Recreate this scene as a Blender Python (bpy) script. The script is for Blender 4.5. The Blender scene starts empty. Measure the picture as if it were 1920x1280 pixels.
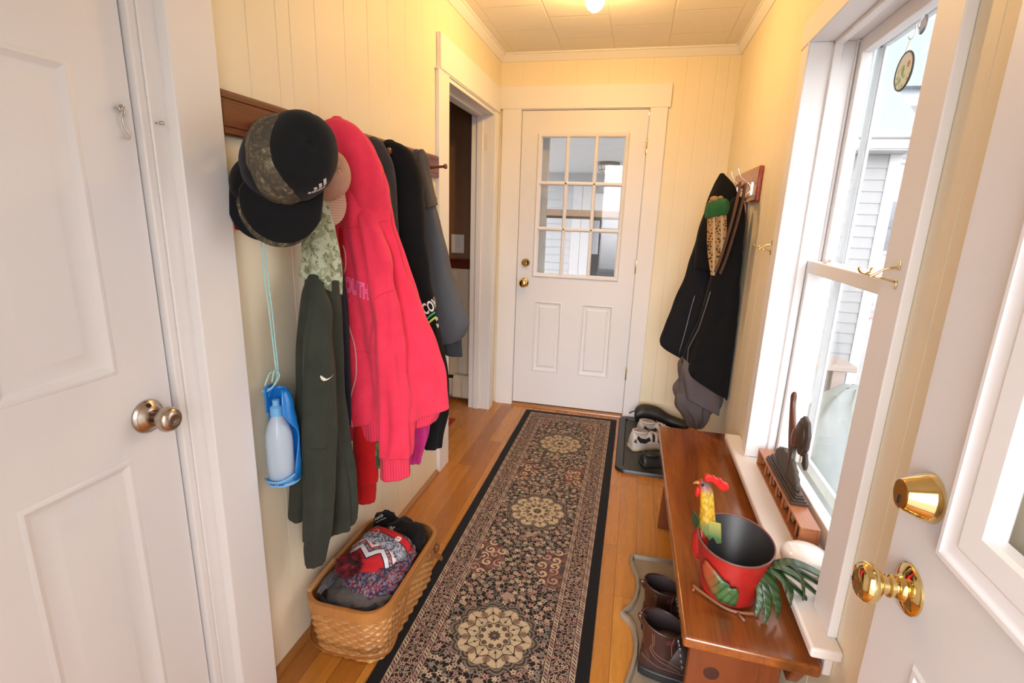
import bpy, bmesh, math, random
from mathutils import Vector, Matrix, noise
from mathutils.bvhtree import BVHTree
random.seed(7)
PI = math.pi
sc = bpy.context.scene
COL = sc.collection

# ------------------------------------------------------------------ objects
def wloc(o):
    v = Vector((0, 0, 0))
    while o is not None:
        v += o.location
        o = o.parent
    return v

def thing(name, label, cat, loc, group=None, kind=None):
    o = bpy.data.objects.new(name, None)
    o.empty_display_size = 0.03
    COL.objects.link(o)
    o.location = loc
    tag(o, label, cat, group, kind)
    return o

def tag(o, label=None, cat=None, group=None, kind=None):
    if label: o['label'] = label
    if cat: o['category'] = cat
    if group: o['group'] = group
    if kind: o['kind'] = kind
    return o

def copy_tree(o, parent=None):
    c = o.copy()
    COL.objects.link(c)
    if parent is not None: c.parent = parent
    for ch in list(o.children): copy_tree(ch, c)
    return c

class MB:
    def __init__(s):
        s.v = []; s.f = []; s.mi = []; s.m = 0
    def add(s, vs, fs, m=None):
        b = len(s.v)
        s.v += [tuple(v) for v in vs]
        s.f += [tuple(i + b for i in f) for f in fs]
        s.mi += [s.m if m is None else m] * len(fs)
        return s
    def box(s, x0, x1, y0, y1, z0, z1, m=None):
        vs = [(x, y, z) for z in (z0, z1) for y in (y0, y1) for x in (x0, x1)]
        return s.add(vs, [(0, 2, 3, 1), (4, 5, 7, 6), (0, 1, 5, 4), (2, 6, 7, 3), (0, 4, 6, 2), (1, 3, 7, 5)], m)
    def prism(s, poly, axis, a, b, m=None):
        """extrude a 2D polygon along axis; poly coordinates are the two other axes in order"""
        n = len(poly)
        def P(p, t):
            return (t, p[0], p[1]) if axis == 'x' else (p[0], t, p[1]) if axis == 'y' else (p[0], p[1], t)
        vs = [P(p, a) for p in poly] + [P(p, b) for p in poly]
        fs = [(i, (i + 1) % n, (i + 1) % n + n, i + n) for i in range(n)] + [tuple(range(n - 1, -1, -1)), tuple(range(n, 2 * n))]
        return s.add(vs, fs, m)
    def loft(s, rings, closed=True, cap0=True, cap1=True, m=None, loop=False):
        n = len(rings[0]); k = len(rings)
        vs = [p for r in rings for p in r]
        fs = []
        for j in range(k if loop else k - 1):
            j2 = (j + 1) % k
            for i in range(n if closed else n - 1):
                i2 = (i + 1) % n
                fs.append((j * n + i, j * n + i2, j2 * n + i2, j2 * n + i))
        if closed and not loop:
            if cap0: fs.append(tuple(range(n - 1, -1, -1)))
            if cap1: fs.append(tuple(range((k - 1) * n, k * n)))
        return s.add(vs, fs, m)
    def lathe(s, prof, org=(0, 0, 0), axis=(0, 0, 1), n=32, m=None, cap0=True, cap1=True):
        a = Vector(axis).normalized()
        u = a.orthogonal().normalized(); w = a.cross(u)
        o = Vector(org)
        rings = [[o + a * h + (u * math.cos(t) + w * math.sin(t)) * max(r, 1e-5) for t in [2 * PI * i / n for i in range(n)]] for r, h in prof]
        return s.loft(rings, True, cap0, cap1, m)
    def tube(s, pts, r, n=10, closed=False, m=None, flat=None, up=None):
        """r: radius or list; flat=(a,b) scales the section along the two frame axes"""
        pts = [Vector(p) for p in pts]; k = len(pts)
        rs = r if isinstance(r, (list, tuple)) else [r] * k
        T = []
        for i in range(k):
            if closed: t = pts[(i + 1) % k] - pts[i - 1]
            else: t = pts[min(i + 1, k - 1)] - pts[max(i - 1, 0)]
            T.append(t.normalized() if t.length > 1e-9 else Vector((0, 0, 1)))
        u = Vector(up) if up is not None else T[0].orthogonal()
        rings = []
        for i in range(k):
            u = (u - T[i] * u.dot(T[i]))
            u = u.normalized() if u.length > 1e-6 else T[i].orthogonal().normalized()
            w = T[i].cross(u)
            fa, fb = flat if flat else (1, 1)
            rings.append([pts[i] + (u * math.cos(2 * PI * j / n) * fa + w * math.sin(2 * PI * j / n) * fb) * rs[i] for j in range(n)])
        return s.loft(rings, True, not closed, not closed, m, loop=closed)
    def ell(s, c, rx, ry, rz, nu=24, nv=14, m=None, rot=None, p=1.0):
        c = Vector(c); R = rot if rot is not None else Matrix.Identity(3)
        rings = []
        for j in range(nv + 1):
            th = PI * j / nv
            rr = max(math.sin(th), 1e-4)
            rings.append([c + R @ Vector((rx * rr * math.cos(2 * PI * i / nu), ry * rr * math.sin(2 * PI * i / nu), rz * math.cos(th))) for i in range(nu)])
        return s.loft(rings, True, True, True, m)
    def panel(s, rect, prof, P, m=None, fill=True):
        """concentric rectangles: rect=(a0,a1,b0,b1), prof=[(inset, depth)], P(a,b,d)->world"""
        a0, a1, b0, b1 = rect
        rings = [[P(a0 + i, b0 + i, d), P(a1 - i, b0 + i, d), P(a1 - i, b1 - i, d), P(a0 + i, b1 - i, d)] for i, d in prof]
        return s.loft(rings, True, False, fill, m)
    def xf(s, M):
        s.v = [tuple(M @ Vector(v)) for v in s.v]
        return s
    def mesh(s, name, off=Vector((0, 0, 0)), smooth=None):
        me = bpy.data.meshes.new(name)
        me.from_pydata([tuple(Vector(v) - off) for v in s.v], [], s.f)
        me.polygons.foreach_set('material_index', s.mi)
        bm = bmesh.new(); bm.from_mesh(me)
        bmesh.ops.recalc_face_normals(bm, faces=bm.faces)
        bm.to_mesh(me); bm.free()
        if smooth is not None:
            me.shade_smooth()
            if smooth < 3: me.set_sharp_from_angle(angle=smooth)
        me.update()
        return me
    def obj(s, name, mats, parent=None, smooth=None, bevel=None, seg=2, subsurf=0, loc=None):
        """vertices are in world coordinates; the object's origin is its parent's origin (or loc)"""
        off = wloc(parent) if parent is not None else Vector(loc or (0, 0, 0))
        if bevel and smooth is None: smooth = 0.6
        me = s.mesh(name, off, smooth)
        for mm in (mats if isinstance(mats, (list, tuple)) else [mats]): me.materials.append(mm)
        o = bpy.data.objects.new(name, me)
        COL.objects.link(o)
        if parent is not None: o.parent = parent
        else: o.location = off
        if bevel:
            b = o.modifiers.new('b', 'BEVEL'); b.width = bevel; b.segments = seg; b.limit_method = 'ANGLE'; b.angle_limit = 0.6
        if subsurf:
            d = o.modifiers.new('s', 'SUBSURF'); d.levels = subsurf; d.render_levels = subsurf
        return o

def struct(o):
    o['kind'] = 'structure'
    return o

def lerp(a, b, t): return a + (b - a) * t
def catmull(P, n):
    """n samples along a Catmull-Rom spline through the tuples P"""
    k = len(P); out = []
    for i in range(n):
        t = i / (n - 1) * (k - 1); j = min(int(t), k - 2); f = t - j
        p0, p1, p2, p3 = P[max(j - 1, 0)], P[j], P[j + 1], P[min(j + 2, k - 1)]
        out.append(tuple(0.5 * (2 * b + (c - a) * f + (2 * a - 5 * b + 4 * c - d) * f * f + (3 * b - a - 3 * c + d) * f ** 3) for a, b, c, d in zip(p0, p1, p2, p3)))
    return out
def rrect(x0, x1, y0, y1, r, n=6):
    out = []
    for cx, cy, a in ((x1 - r, y1 - r, 0), (x0 + r, y1 - r, 90), (x0 + r, y0 + r, 180), (x1 - r, y0 + r, 270)):
        for i in range(n + 1):
            t = math.radians(a + 90 * i / n)
            out.append((cx + r * math.cos(t), cy + r * math.sin(t)))
    return out

def drape(rings, ang, k=0.6, folds=(), p=2.3, xmin=None, xmax=None, nseg=80, dz=0.008, tilt=0.0, open_bottom=True, seed=0, rough=0.0, tilt0=0.0, kmin=0.0):
    """hanging cloth: rings=(z,cx,cy,half width along u); depth = k*width; folds=(lobes, metres, phase, twist, tstart)"""
    u = Vector((math.cos(ang), math.sin(ang), 0)); w = Vector((-u.y, u.x, 0))
    H = abs(rings[0][0] - rings[-1][0])
    n = max(8, int(H / dz))
    S = catmull(rings, n)
    out = []
    for j, (z, cx, cy, ru) in enumerate(S):
        t = j / (n - 1)
        ru = max(ru, 0.004); rw = max(ru * k, kmin * min(1, t * 6 + 0.25))
        ring = []
        for i in range(nseg):
            th = 2 * PI * i / nseg
            c, s_ = math.cos(th), math.sin(th)
            du = ru * math.copysign(abs(c) ** (2 / p), c); dw = rw * math.copysign(abs(s_) ** (2 / p), s_)
            off = 0
            for (nl, amp, ph, tw, t0) in folds:
                env = min(1, max(0, (t - t0) / 0.25))
                off += amp * env * math.sin(nl * th + ph + tw * z)
            if rough: off += rough * noise.noise((du * 14 + seed, dw * 14, z * 9)) * min(1, t * 5)
            L = math.hypot(du, dw) + 1e-6
            du += off * du / L; dw += off * dw / L
            tl = lerp(tilt0, tilt, t) * du
            q = Vector((cx, cy, z + tl)) + u * du + w * dw
            if xmin is not None and q.x < xmin: q.x = xmin + 0.0004 * (i % 3)
            if xmax is not None and q.x > xmax: q.x = xmax - 0.0004 * (i % 3)
            ring.append(q)
        out.append(ring)
    # round the top, turn the bottom edge inwards
    def shrink(r, f, d):
        c = sum(r, Vector()) / len(r)
        return [c + (q - c) * f + Vector((0, 0, d)) for q in r]
    top = [shrink(out[0], 0.35, 0.006), shrink(out[0], 0.75, 0.004)]
    bot = [shrink(out[-1], 0.985, -0.003), shrink(out[-1], 0.94, 0.002), shrink(out[-1], 0.86, 0.03)] if open_bottom else [shrink(out[-1], 0.8, -0.004), shrink(out[-1], 0.4, -0.006)]
    mb = MB()
    mb.loft(top + out + bot)
    return mb

class Surf:
    """projects decals on to built meshes"""
    def __init__(s, *mbs):
        vs = []; fs = []
        for m in mbs:
            b = len(vs); vs += [Vector(v) for v in m.v]; fs += [tuple(i + b for i in f) for f in m.f]
        s.t = BVHTree.FromPolygons(vs, fs)
    def hit(s, p, d, lift=0.0015):
        d = Vector(d).normalized(); p = Vector(p)
        h = s.t.ray_cast(p - d * 0.35, d, 0.9)
        if h[0] is None:
            h = s.t.find_nearest(p)
            return h[0] - d * lift
        return h[0] - d * lift
    def line(s, pts, d, r=0.0015, n=60, lift=0.001, nn=6, flat=None):
        q = [s.hit(p, d, lift) for p in catmull([tuple(p) for p in pts], n)]
        return MB().tube(q, r, nn, flat=flat)
    def poly(s, poly, org, R, U, d, lift=0.0015, div=2):
        """filled 2D polygons (list of loops) laid on the surface"""
        bm = bmesh.new()
        for lp in poly:
            vs = [bm.verts.new((x, y, 0)) for x, y in lp]
            bm.faces.new(vs)
        bmesh.ops.triangulate(bm, faces=bm.faces[:])
        for _ in range(div):
            bmesh.ops.subdivide_edges(bm, edges=bm.edges[:], cuts=1, use_grid_fill=True)
        bmesh.ops.triangulate(bm, faces=bm.faces[:])
        return s._put(bm, org, R, U, d, lift)
    def _put(s, bm, org, R, U, d, lift):
        org, R, U = Vector(org), Vector(R), Vector(U)
        bm.verts.index_update()
        mb = MB()
        mb.add([s.hit(org + R * v.co.x + U * v.co.y, d, lift) for v in bm.verts], [tuple(v.index for v in f.verts) for f in bm.faces])
        bm.free()
        return mb
    def text(s, body, size, org, R, U, d, lift=0.0015, offset=0.0, arch=0.0, sx=1.0, div=1, shear=0.0):
        cu = bpy.data.curves.new('t', 'FONT'); cu.body = body; cu.size = size; cu.offset = offset; cu.resolution_u = 3; cu.shear = shear
        ob = bpy.data.objects.new('t', cu); COL.objects.link(ob)
        bpy.context.view_layer.update()
        me = bpy.data.meshes.new_from_object(ob.evaluated_get(bpy.context.evaluated_depsgraph_get()))
        bpy.data.objects.remove(ob)
        bm = bmesh.new(); bm.from_mesh(me); bpy.data.meshes.remove(me)
        for v in bm.verts:
            v.co.x *= sx
            v.co.y += arch * v.co.x * v.co.x
        for _ in range(div):
            bmesh.ops.subdivide_edges(bm, edges=bm.edges[:], cuts=1)
        bmesh.ops.triangulate(bm, faces=bm.faces[:])
        return s._put(bm, org, R, U, d, lift)

# ------------------------------------------------------------------ materials
class V:
    """a shader socket with arithmetic"""
    def __init__(s, g, so): s.g = g; s.s = so
    def _o(s, op, b=None, c=None): return s.g.math(op, s, b, c)
    def __add__(s, b): return s._o('ADD', b)
    __radd__ = __add__
    def __sub__(s, b): return s._o('SUBTRACT', b)
    def __rsub__(s, b): return s.g.math('SUBTRACT', b, s)
    def __mul__(s, b): return s._o('MULTIPLY', b)
    __rmul__ = __mul__
    def __truediv__(s, b): return s._o('DIVIDE', b)
    def __lt__(s, b): return s._o('LESS_THAN', b)
    def __gt__(s, b): return s._o('GREATER_THAN', b)
    def abs(s): return s._o('ABSOLUTE')
    def sin(s): return s._o('SINE')
    def cos(s): return s._o('COSINE')
    def floor(s): return s._o('FLOOR')
    def fract(s): return s._o('FRACT')
    def min(s, b): return s._o('MINIMUM', b)
    def max(s, b): return s._o('MAXIMUM', b)
    def mod(s, b): return s._o('FLOORED_MODULO', b)
    def pow(s, b): return s._o('POWER', b)
    def sqrt(s): return s._o('SQRT')
    def clamp(s): return s.max(0.0).min(1.0)
    def step(s, a, b):
        n = s.g.n('ShaderNodeMapRange'); n.clamp = True
        s.g.set(n.inputs[0], s); s.g.set(n.inputs[1], a); s.g.set(n.inputs[2], b)
        return V(s.g, n.outputs[0])

class G:
    def __init__(s, mat):
        s.nt = mat.node_tree; s.nt.nodes.clear()
    def n(s, t): return s.nt.nodes.new(t)
    def set(s, inp, val):
        if isinstance(val, V): s.nt.links.new(val.s, inp)
        elif isinstance(val, (tuple, list)):
            v = list(val)
            inp.default_value = v + [1.0] if len(v) == 3 and len(inp.default_value) == 4 else v
        else: inp.default_value = val
    def math(s, op, a, b=None, c=None):
        n = s.n('ShaderNodeMath'); n.operation = op
        for i, x in enumerate((a, b, c)):
            if x is not None: s.set(n.inputs[i], x)
        return V(s, n.outputs[0])
    def coord(s, kind='Object'):
        if not hasattr(s, 'tc'): s.tc = s.n('ShaderNodeTexCoord')
        return V(s, s.tc.outputs[kind])
    def sep(s, v):
        n = s.n('ShaderNodeSeparateXYZ'); s.set(n.inputs[0], v)
        return [V(s, o) for o in n.outputs]
    def comb(s, x, y, z=0.0):
        n = s.n('ShaderNodeCombineXYZ')
        for i, q in enumerate((x, y, z)): s.set(n.inputs[i], q)
        return V(s, n.outputs[0])
    def vm(s, op, a, b):
        n = s.n('ShaderNodeVectorMath'); n.operation = op
        s.set(n.inputs[0], a); s.set(n.inputs[1], b)
        return V(s, n.outputs[0])
    def noise(s, vec, scale=5, detail=3, rough=0.5, dist=0.0, color=False):
        n = s.n('ShaderNodeTexNoise')
        s.set(n.inputs['Vector'], vec); s.set(n.inputs['Scale'], scale); s.set(n.inputs['Detail'], detail)
        s.set(n.inputs['Roughness'], rough); s.set(n.inputs['Distortion'], dist)
        return V(s, n.outputs['Color' if color else 'Fac'])
    def vor(s, vec, scale=5, feature='F1', rand=1.0, dim='3D'):
        n = s.n('ShaderNodeTexVoronoi'); n.feature = feature; n.voronoi_dimensions = dim
        s.set(n.inputs['Vector'], vec); s.set(n.inputs['Scale'], scale); s.set(n.inputs['Randomness'], rand)
        return {o.name: V(s, o) for o in n.outputs}
    def white(s, vec):
        n = s.n('ShaderNodeTexWhiteNoise'); n.noise_dimensions = '3D'
        s.set(n.inputs['Vector'], vec)
        return V(s, n.outputs['Value'])
    def mix(s, f, a, b):
        n = s.n('ShaderNodeMix'); n.data_type = 'RGBA'
        s.set(n.inputs[0], f); s.set(n.inputs[6], a); s.set(n.inputs[7], b)
        return V(s, n.outputs[2])
    def ramp(s, f, stops, interp='LINEAR'):
        n = s.n('ShaderNodeValToRGB'); n.color_ramp.interpolation = interp
        e = n.color_ramp.elements
        while len(e) < len(stops): e.new(0.5)
        for el, (p, c) in zip(e, stops):
            el.position = p; el.color = tuple(c) + (1,)
        s.set(n.inputs[0], f)
        return V(s, n.outputs[0])
    def bump(s, h, strength=0.3, dist=0.002):
        n = s.n('ShaderNodeBump'); s.set(n.inputs['Height'], h); n.inputs['Strength'].default_value = strength; n.inputs['Distance'].default_value = dist
        return V(s, n.outputs[0])

MATS = {}
def mat(name, fn=None, **kw):
    """principled material; fn(g) may return more inputs as a dict"""
    m = bpy.data.materials.new(name); m.use_nodes = True
    g = G(m)
    p = g.n('ShaderNodeBsdfPrincipled'); o = g.n('ShaderNodeOutputMaterial')
    g.nt.links.new(p.outputs[0], o.inputs[0])
    d = dict(kw)
    if fn: d.update(fn(g))
    al = dict(color='Base Color', rough='Roughness', metal='Metallic', normal='Normal', coat='Coat Weight', coat_rough='Coat Roughness', sheen='Sheen Weight', spec='Specular IOR Level',
              emit='Emission Color', emit_s='Emission Strength', trans='Transmission Weight', alpha='Alpha', ior='IOR', sss='Subsurface Weight')
    for k, v in d.items(): g.set(p.inputs[al[k]], v)
    MATS[name] = m
    return m

def paint(name, col, rough=0.45, bump=0.06, var=0.03, scale=60):
    def f(g):
        c = g.coord()
        n = g.noise(c, 2.5, 3)
        b = g.noise(c, scale, 3)
        dark = tuple(x * (1 - var) for x in col)
        return dict(color=g.mix(n.step(0.35, 0.65), dark, col), normal=g.bump(b, bump, 0.0015))
    return mat(name, f, rough=rough)

def cloth(name, col, col2=None, scale=900, rough=0.92, sheen=0.15, bump=0.25, fuzz=1.0):
    col2 = col2 or tuple(x * 0.82 for x in col)
    def f(g):
        c = g.coord()
        n = g.noise(c, scale * 0.35, 4, 0.7)
        w = g.noise(c, 18, 3)
        return dict(color=g.mix((n * 0.6 + w * 0.4).step(0.4, 0.6), col2, col), normal=g.bump(n * 0.5 + w * 0.5, bump, 0.002))
    return mat(name, f, rough=rough, sheen=sheen * 0.4, spec=0.15)

def ribbed(name, col, freq=900, ang=0.5, rough=0.95):
    """knitted rib, lines running down the cloth"""
    def f(g):
        x, y, z = g.sep(g.coord())
        s = ((x * math.cos(ang) + y * math.sin(ang)) * freq).sin() * 0.5 + 0.5
        return dict(color=g.mix(s, tuple(q * 0.72 for q in col), col), normal=g.bump(s, 0.5, 0.002))
    return mat(name, f, rough=rough, sheen=0.05, spec=0.15)

def wood(name, c1, c2, c3, axis='y', scale=1.0, rough=0.35, coat=0.3, knots=0.0, knotcol=(0.02, 0.008, 0.003)):
    def f(g):
        x, y, z = g.sep(g.coord())
        st = {'x': (0.12, 1, 1), 'y': (1, 0.12, 1), 'z': (1, 1, 0.12)}[axis]
        v = g.comb(x * st[0], y * st[1], z * st[2])
        n = g.noise(v, 9 * scale, 5, 0.6, 1.2)
        fine = g.noise(g.comb(x * st[0] ** 1.6, y * st[1] ** 1.6, z * st[2] ** 1.6), 160 * scale, 3, 0.7)
        col = g.mix(n.step(0.3, 0.7), c1, c2)
        col = g.mix((fine.step(0.5, 0.75)) * 0.5, col, c3)
        if knots:
            kd = g.vor(g.comb(x, y * 0.6, z * 0.3), 4.2 * scale, rand=1.0)['Distance']
            kn = (kd + (g.noise(g.coord(), 30, 2) - 0.5) * 0.08)
            col = g.mix((1.0 - kn.step(0.05, 0.2)) * knots, col, knotcol)
        return dict(color=col, normal=g.bump(fine, 0.08, 0.001))
    return mat(name, f, rough=rough, coat=coat, coat_rough=0.25)

def metal(name, col, rough=0.18, var=0.06):
    def f(g):
        n = g.noise(g.coord(), 40, 2)
        return dict(rough=n * var * 2 + (rough - var))
    return mat(name, f, color=col, metal=1.0)

def plain(name, col, rough=0.5, var=0.08, scale=30, **kw):
    def f(g):
        n = g.noise(g.coord(), scale, 3)
        return dict(color=g.mix(n.step(0.3, 0.7), tuple(x * (1 - var) for x in col), col))
    return mat(name, f, rough=rough, **kw)

def glass(name, tint=(1, 1, 1), refl=1.0):
    m = bpy.data.materials.new(name); m.use_nodes = True
    g = G(m)
    t = g.n('ShaderNodeBsdfTransparent'); s_ = g.n('ShaderNodeBsdfGlossy'); x = g.n('ShaderNodeMixShader'); o = g.n('ShaderNodeOutputMaterial')
    ge = g.n('ShaderNodeNewGeometry')
    cs = g.vm('DOT_PRODUCT', V(g, ge.outputs['Incoming']), V(g, ge.outputs['Normal']))
    cs = V(g, cs.s.node.outputs['Value']).abs()
    f = ((1.0 - cs).pow(5.0) * 0.96 + 0.04) * 0.48
    # slight waviness of old panes
    b = g.bump(g.noise(g.coord(), 3, 1), 0.02, 0.01)
    g.set(s_.inputs['Normal'], b)
    g.set(t.inputs[0], tint); g.set(s_.inputs[0], (refl, refl, refl)); s_.inputs['Roughness'].default_value = 0.0
    g.nt.links.new(f.s, x.inputs[0]); g.nt.links.new(t.outputs[0], x.inputs[1]); g.nt.links.new(s_.outputs[0], x.inputs[2]); g.nt.links.new(x.outputs[0], o.inputs[0])
    return m
# ------------------------------------------------------------------ shared materials
W, D, CH = 1.4617, 3.5335, 2.387
M_wall = paint('yellow_paint', (0.82, 0.745, 0.56), 0.5, 0.05, 0.03)
M_trim = paint('white_trim_paint', (0.81, 0.80, 0.795), 0.48, 0.05, 0.03, 25)
M_door = paint('white_door_paint', (0.765, 0.76, 0.77), 0.42, 0.05, 0.02, 90)
M_stool = paint('cream_sill_paint', (0.82, 0.76, 0.72), 0.4, 0.04, 0.03, 25)
M_glass = glass('window_glass')
M_brass = metal('polished_brass', (0.80, 0.61, 0.27), 0.07)
M_nickel = metal('satin_nickel', (0.50, 0.42, 0.35), 0.28)
M_chrome = metal('chrome', (0.72, 0.72, 0.72), 0.12)
M_steel = metal('zinc_plated_steel', (0.55, 0.54, 0.52), 0.3)
M_dark = plain('dark_gap', (0.01, 0.009, 0.008), 0.8)
M_cherry = wood('red_brown_stained_wood', (0.145, 0.024, 0.008), (0.095, 0.015, 0.006), (0.05, 0.010, 0.004), 'y', 2.0, 0.36, 0.2)
M_cherry_z = wood('red_brown_peg_wood', (0.17, 0.035, 0.013), (0.11, 0.022, 0.009), (0.06, 0.012, 0.005), 'x', 2.0, 0.25, 0.5)
M_blackrub = plain('black_rubber', (0.012, 0.012, 0.012), 0.5)

def f_floor(g):
    x, y, z = g.sep(g.coord())
    row = (x / 0.0825).floor()
    r1 = g.white(g.comb(row, 3.0, 1.0))
    ys = y + r1 * 3.7
    L = 0.95
    brd = (ys / L).floor()
    rnd = g.white(g.comb(row, brd, 7.0))
    v = g.comb(x * 1.0 + rnd * 9, ys * 0.10, rnd * 20)
    grain = g.noise(v, 16, 5, 0.6, 1.5)
    fine = g.noise(g.comb(x, y * 0.03, rnd * 5), 190, 3, 0.7)
    col = g.ramp(rnd, [(0.0, (0.36, 0.122, 0.013)), (0.35, (0.50, 0.188, 0.023)), (0.7, (0.61, 0.262, 0.040)), (1.0, (0.43, 0.150, 0.017))])
    col = g.mix((1 - grain.step(0.28, 0.62)) * 0.5, col, (0.26, 0.10, 0.018))
    col = g.mix(fine.step(0.52, 0.8) * 0.35, col, (0.22, 0.08, 0.014))
    kn = g.vor(g.comb(x * 1.0, y * 0.55, 0.0), 1.7)['Distance'] + (g.noise(g.coord(), 25, 2) - 0.5) * 0.10
    col = g.mix((1 - kn.step(0.03, 0.10)) * 0.75, col, (0.10, 0.03, 0.006))
    fx = (x / 0.0825).fract(); fy = (ys / L).fract()
    seam = (((fx - 0.5).abs() > 0.487) + ((fy - 0.5).abs() > 0.4988)).min(1.0)
    col = g.mix(seam * 0.75, col, (0.06, 0.02, 0.005))
    return dict(color=col, rough=fine * 0.12 + 0.22, normal=g.bump(fine * 0.3 - seam * 1.0, 0.10, 0.001))
M_floor = mat('oak_strip_floor', f_floor, coat=0.25, coat_rough=0.2)

def f_ceil(g):
    x, y, z = g.sep(g.coord())
    col_i = ((x - 0.087) / 0.3185).floor()
    par = (col_i * 0.5).fract() * 2
    ty = (y - 2.78) / 0.335 + par * 0.5
    fx = ((x - 0.087) / 0.3185).fract(); fy = ty.fract()
    e = (fx - 0.5).abs().max((fy - 0.5).abs())
    seam = e.step(0.478, 0.497)
    n = g.noise(g.coord(), 120, 3)
    return dict(color=g.mix(seam * 0.22, (0.83, 0.80, 0.72), (0.5, 0.45, 0.36)), normal=g.bump(n * 0.1 - seam, 0.35, 0.004))
M_ceil = mat('cream_ceiling_tiles', f_ceil, rough=0.6)

# ------------------------------------------------------------------ floor, ceiling
struct(MB().box(-2.3, W + 0.12, -0.16, D + 0.02, -0.06, 0.0).obj('floor', M_floor))
struct(MB().box(-2.3, W + 0.14, -0.2, D + 0.14, CH, CH + 0.06).obj('ceiling', M_ceil))

# ------------------------------------------------------------------ boarded walls
def boards_x(mb, xa, xb, cuts, z0, z1, gap=0.0):
    """wall whose boards run along y"""
    for a, b in zip(cuts[:-1], cuts[1:]): mb.box(xa, xb, a + gap, b - gap, z0, z1)
def boards_y(mb, ya, yb, cuts, z0, z1):
    for a, b in zip(cuts[:-1], cuts[1:]): mb.box(a, b, ya, yb, z0, z1)

mb = MB()
boards_x(mb, -0.12, 0, [1.0, 1.178, 1.288, 1.345, 1.462, 1.62, 1.768, 1.92, 2.07, 2.24, 2.40], 0, CH)
boards_x(mb, -0.12, 0, [-0.16, 0.0], 0, CH)
mb.box(-0.12, 0, 0.0, 1.0, 2.06, CH).box(-0.17, -0.12, -0.16, 1.15, 0, CH)  # second box: unseen backing added to stop daylight leaking round door_1
boards_x(mb, -0.12, 0, [2.40, 2.62, 2.80, 3.02, 3.21, 3.40, D], 2.05, CH)
mb.box(-0.12, 0, 3.40, D, 0, 2.05)
struct(mb.obj('wall_left', M_wall, bevel=0.0015, seg=1, smooth=0.3))
mb = MB()
boards_y(mb, D, D + 0.12, [-0.10, 0.15], 2.05, CH)
boards_y(mb, D, D + 0.12, [0.15, 0.34, 0.50, 0.70, 0.86, 0.965], 2.06, CH)
boards_y(mb, D, D + 0.12, [-0.10, 0.150], 0, 2.05)
boards_y(mb, D, D + 0.12, [0.965, 1.16, 1.245, 1.33, 1.40, W + 0.12], 0, CH)
struct(mb.obj('wall_far', M_wall, bevel=0.0012, seg=1, smooth=0.3))
mb = MB()
WZ0, WZ1, WY0, WY1 = 0.475, 1.955, 1.175, 1.995
boards_x(mb, W, W + 0.12, [-0.16, 0.35, 0.60, 0.82, 1.007, WY0], 0, CH)
boards_x(mb, W, W + 0.12, [WY1, 2.18, 2.30, 2.42, 2.60, 2.78, 2.95, 3.12, 3.30, D + 0.12], 0, CH)
boards_x(mb, W, W + 0.12, [WY0, 1.38, 1.60, 1.80, WY1], 0, WZ0)
boards_x(mb, W, W + 0.12, [WY0, 1.38, 1.60, 1.80, WY1], WZ1, CH)
struct(mb.obj('wall_right', M_wall, bevel=0.0015, seg=1, smooth=0.3))
mb = MB()
mb.box(-0.12, 0.46, -0.28, -0.16, 0, CH).box(0.46, 1.40, -0.28, -0.16, 2.07, CH).box(1.40, W + 0.12, -0.28, -0.16, 0, CH)
struct(mb.obj('wall_near', M_wall))

# crown moulding
crown = [(0, 0), (0, -0.047), (0.006, -0.047), (0.010, -0.040), (0.022, -0.022), (0.030, -0.010), (0.038, -0.008), (0.038, 0)]
mb = MB()
mb.prism([(x, CH + z) for x, z in crown], 'y', -0.16, D)
mb.prism([(W - x, CH + z) for x, z in crown], 'y', -0.16, D)
mb.prism([(D - x, CH + z) for x, z in crown], 'x', 0, W)
struct(mb.obj('trim_1', M_trim))
# baseboards and quarter rounds
struct(MB().box(1.08, W, D - 0.014, D, 0, 0.132).obj('baseboard_far', M_wall, bevel=0.003))
mb = MB()
qr = [(0, 0), (0.019, 0)] + [(0.019 * math.cos(t), 0.019 * math.sin(t)) for t in (0.4, 0.8, 1.2)] + [(0, 0.019)]
mb.prism(qr, 'y', 1.05, 2.375)
struct(mb.obj('baseboard_left', wood('stained_shoe_moulding', (0.36, 0.16, 0.04), (0.28, 0.11, 0.026), (0.2, 0.07, 0.015))))

# ------------------------------------------------------------------ door_1: closed six panel door by the camera
PX = lambda X: (lambda a, b, d: (X + d, a, b))
d1 = struct(bpy.data.objects.new('door_1', None)); COL.objects.link(d1); d1.location = (-0.02, 0.86, 0)
X1 = -0.018
mb = MB()
rects = []
cols = [(0.135, 0.345), (0.548, 0.756)]
rows = [(0.255, 0.868), (1.050, 1.615), (1.735, 1.925)]
ys = [0.02, 0.135, 0.345, 0.548, 0.756, 0.862]; zs = [0.01, 0.255, 0.868, 1.050, 1.615, 1.735, 1.925, 2.045]
for i in range(5):
    for j in range(7):
        if i in (1, 3) and j in (1, 3, 5): rects.append((ys[i], ys[i + 1], zs[j], zs[j + 1]))
        else: mb.add([(X1, ys[i], zs[j]), (X1, ys[i + 1], zs[j]), (X1, ys[i + 1], zs[j + 1]), (X1, ys[i], zs[j + 1])], [(0, 1, 2, 3)])
mb.box(X1 - 0.035, X1 - 0.012, 0.02, 0.862, 0.01, 2.045)
mb.add([(X1, 0.862, 0.01), (X1 - 0.035, 0.862, 0.01), (X1 - 0.035, 0.862, 2.045), (X1, 0.862, 2.045)], [(0, 1, 2, 3)])
mb.obj('slab', M_door, d1)
for r in rects:
    MB().panel(r, [(0, 0), (0.004, 0.0015), (0.009, 0.0015), (0.018, -0.0035), (0.022, -0.005), (0.042, -0.0055), (0.054, -0.002), (0.058, -0.0018)], PX(X1)).obj('panel', M_door, d1, smooth=0.5)
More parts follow.
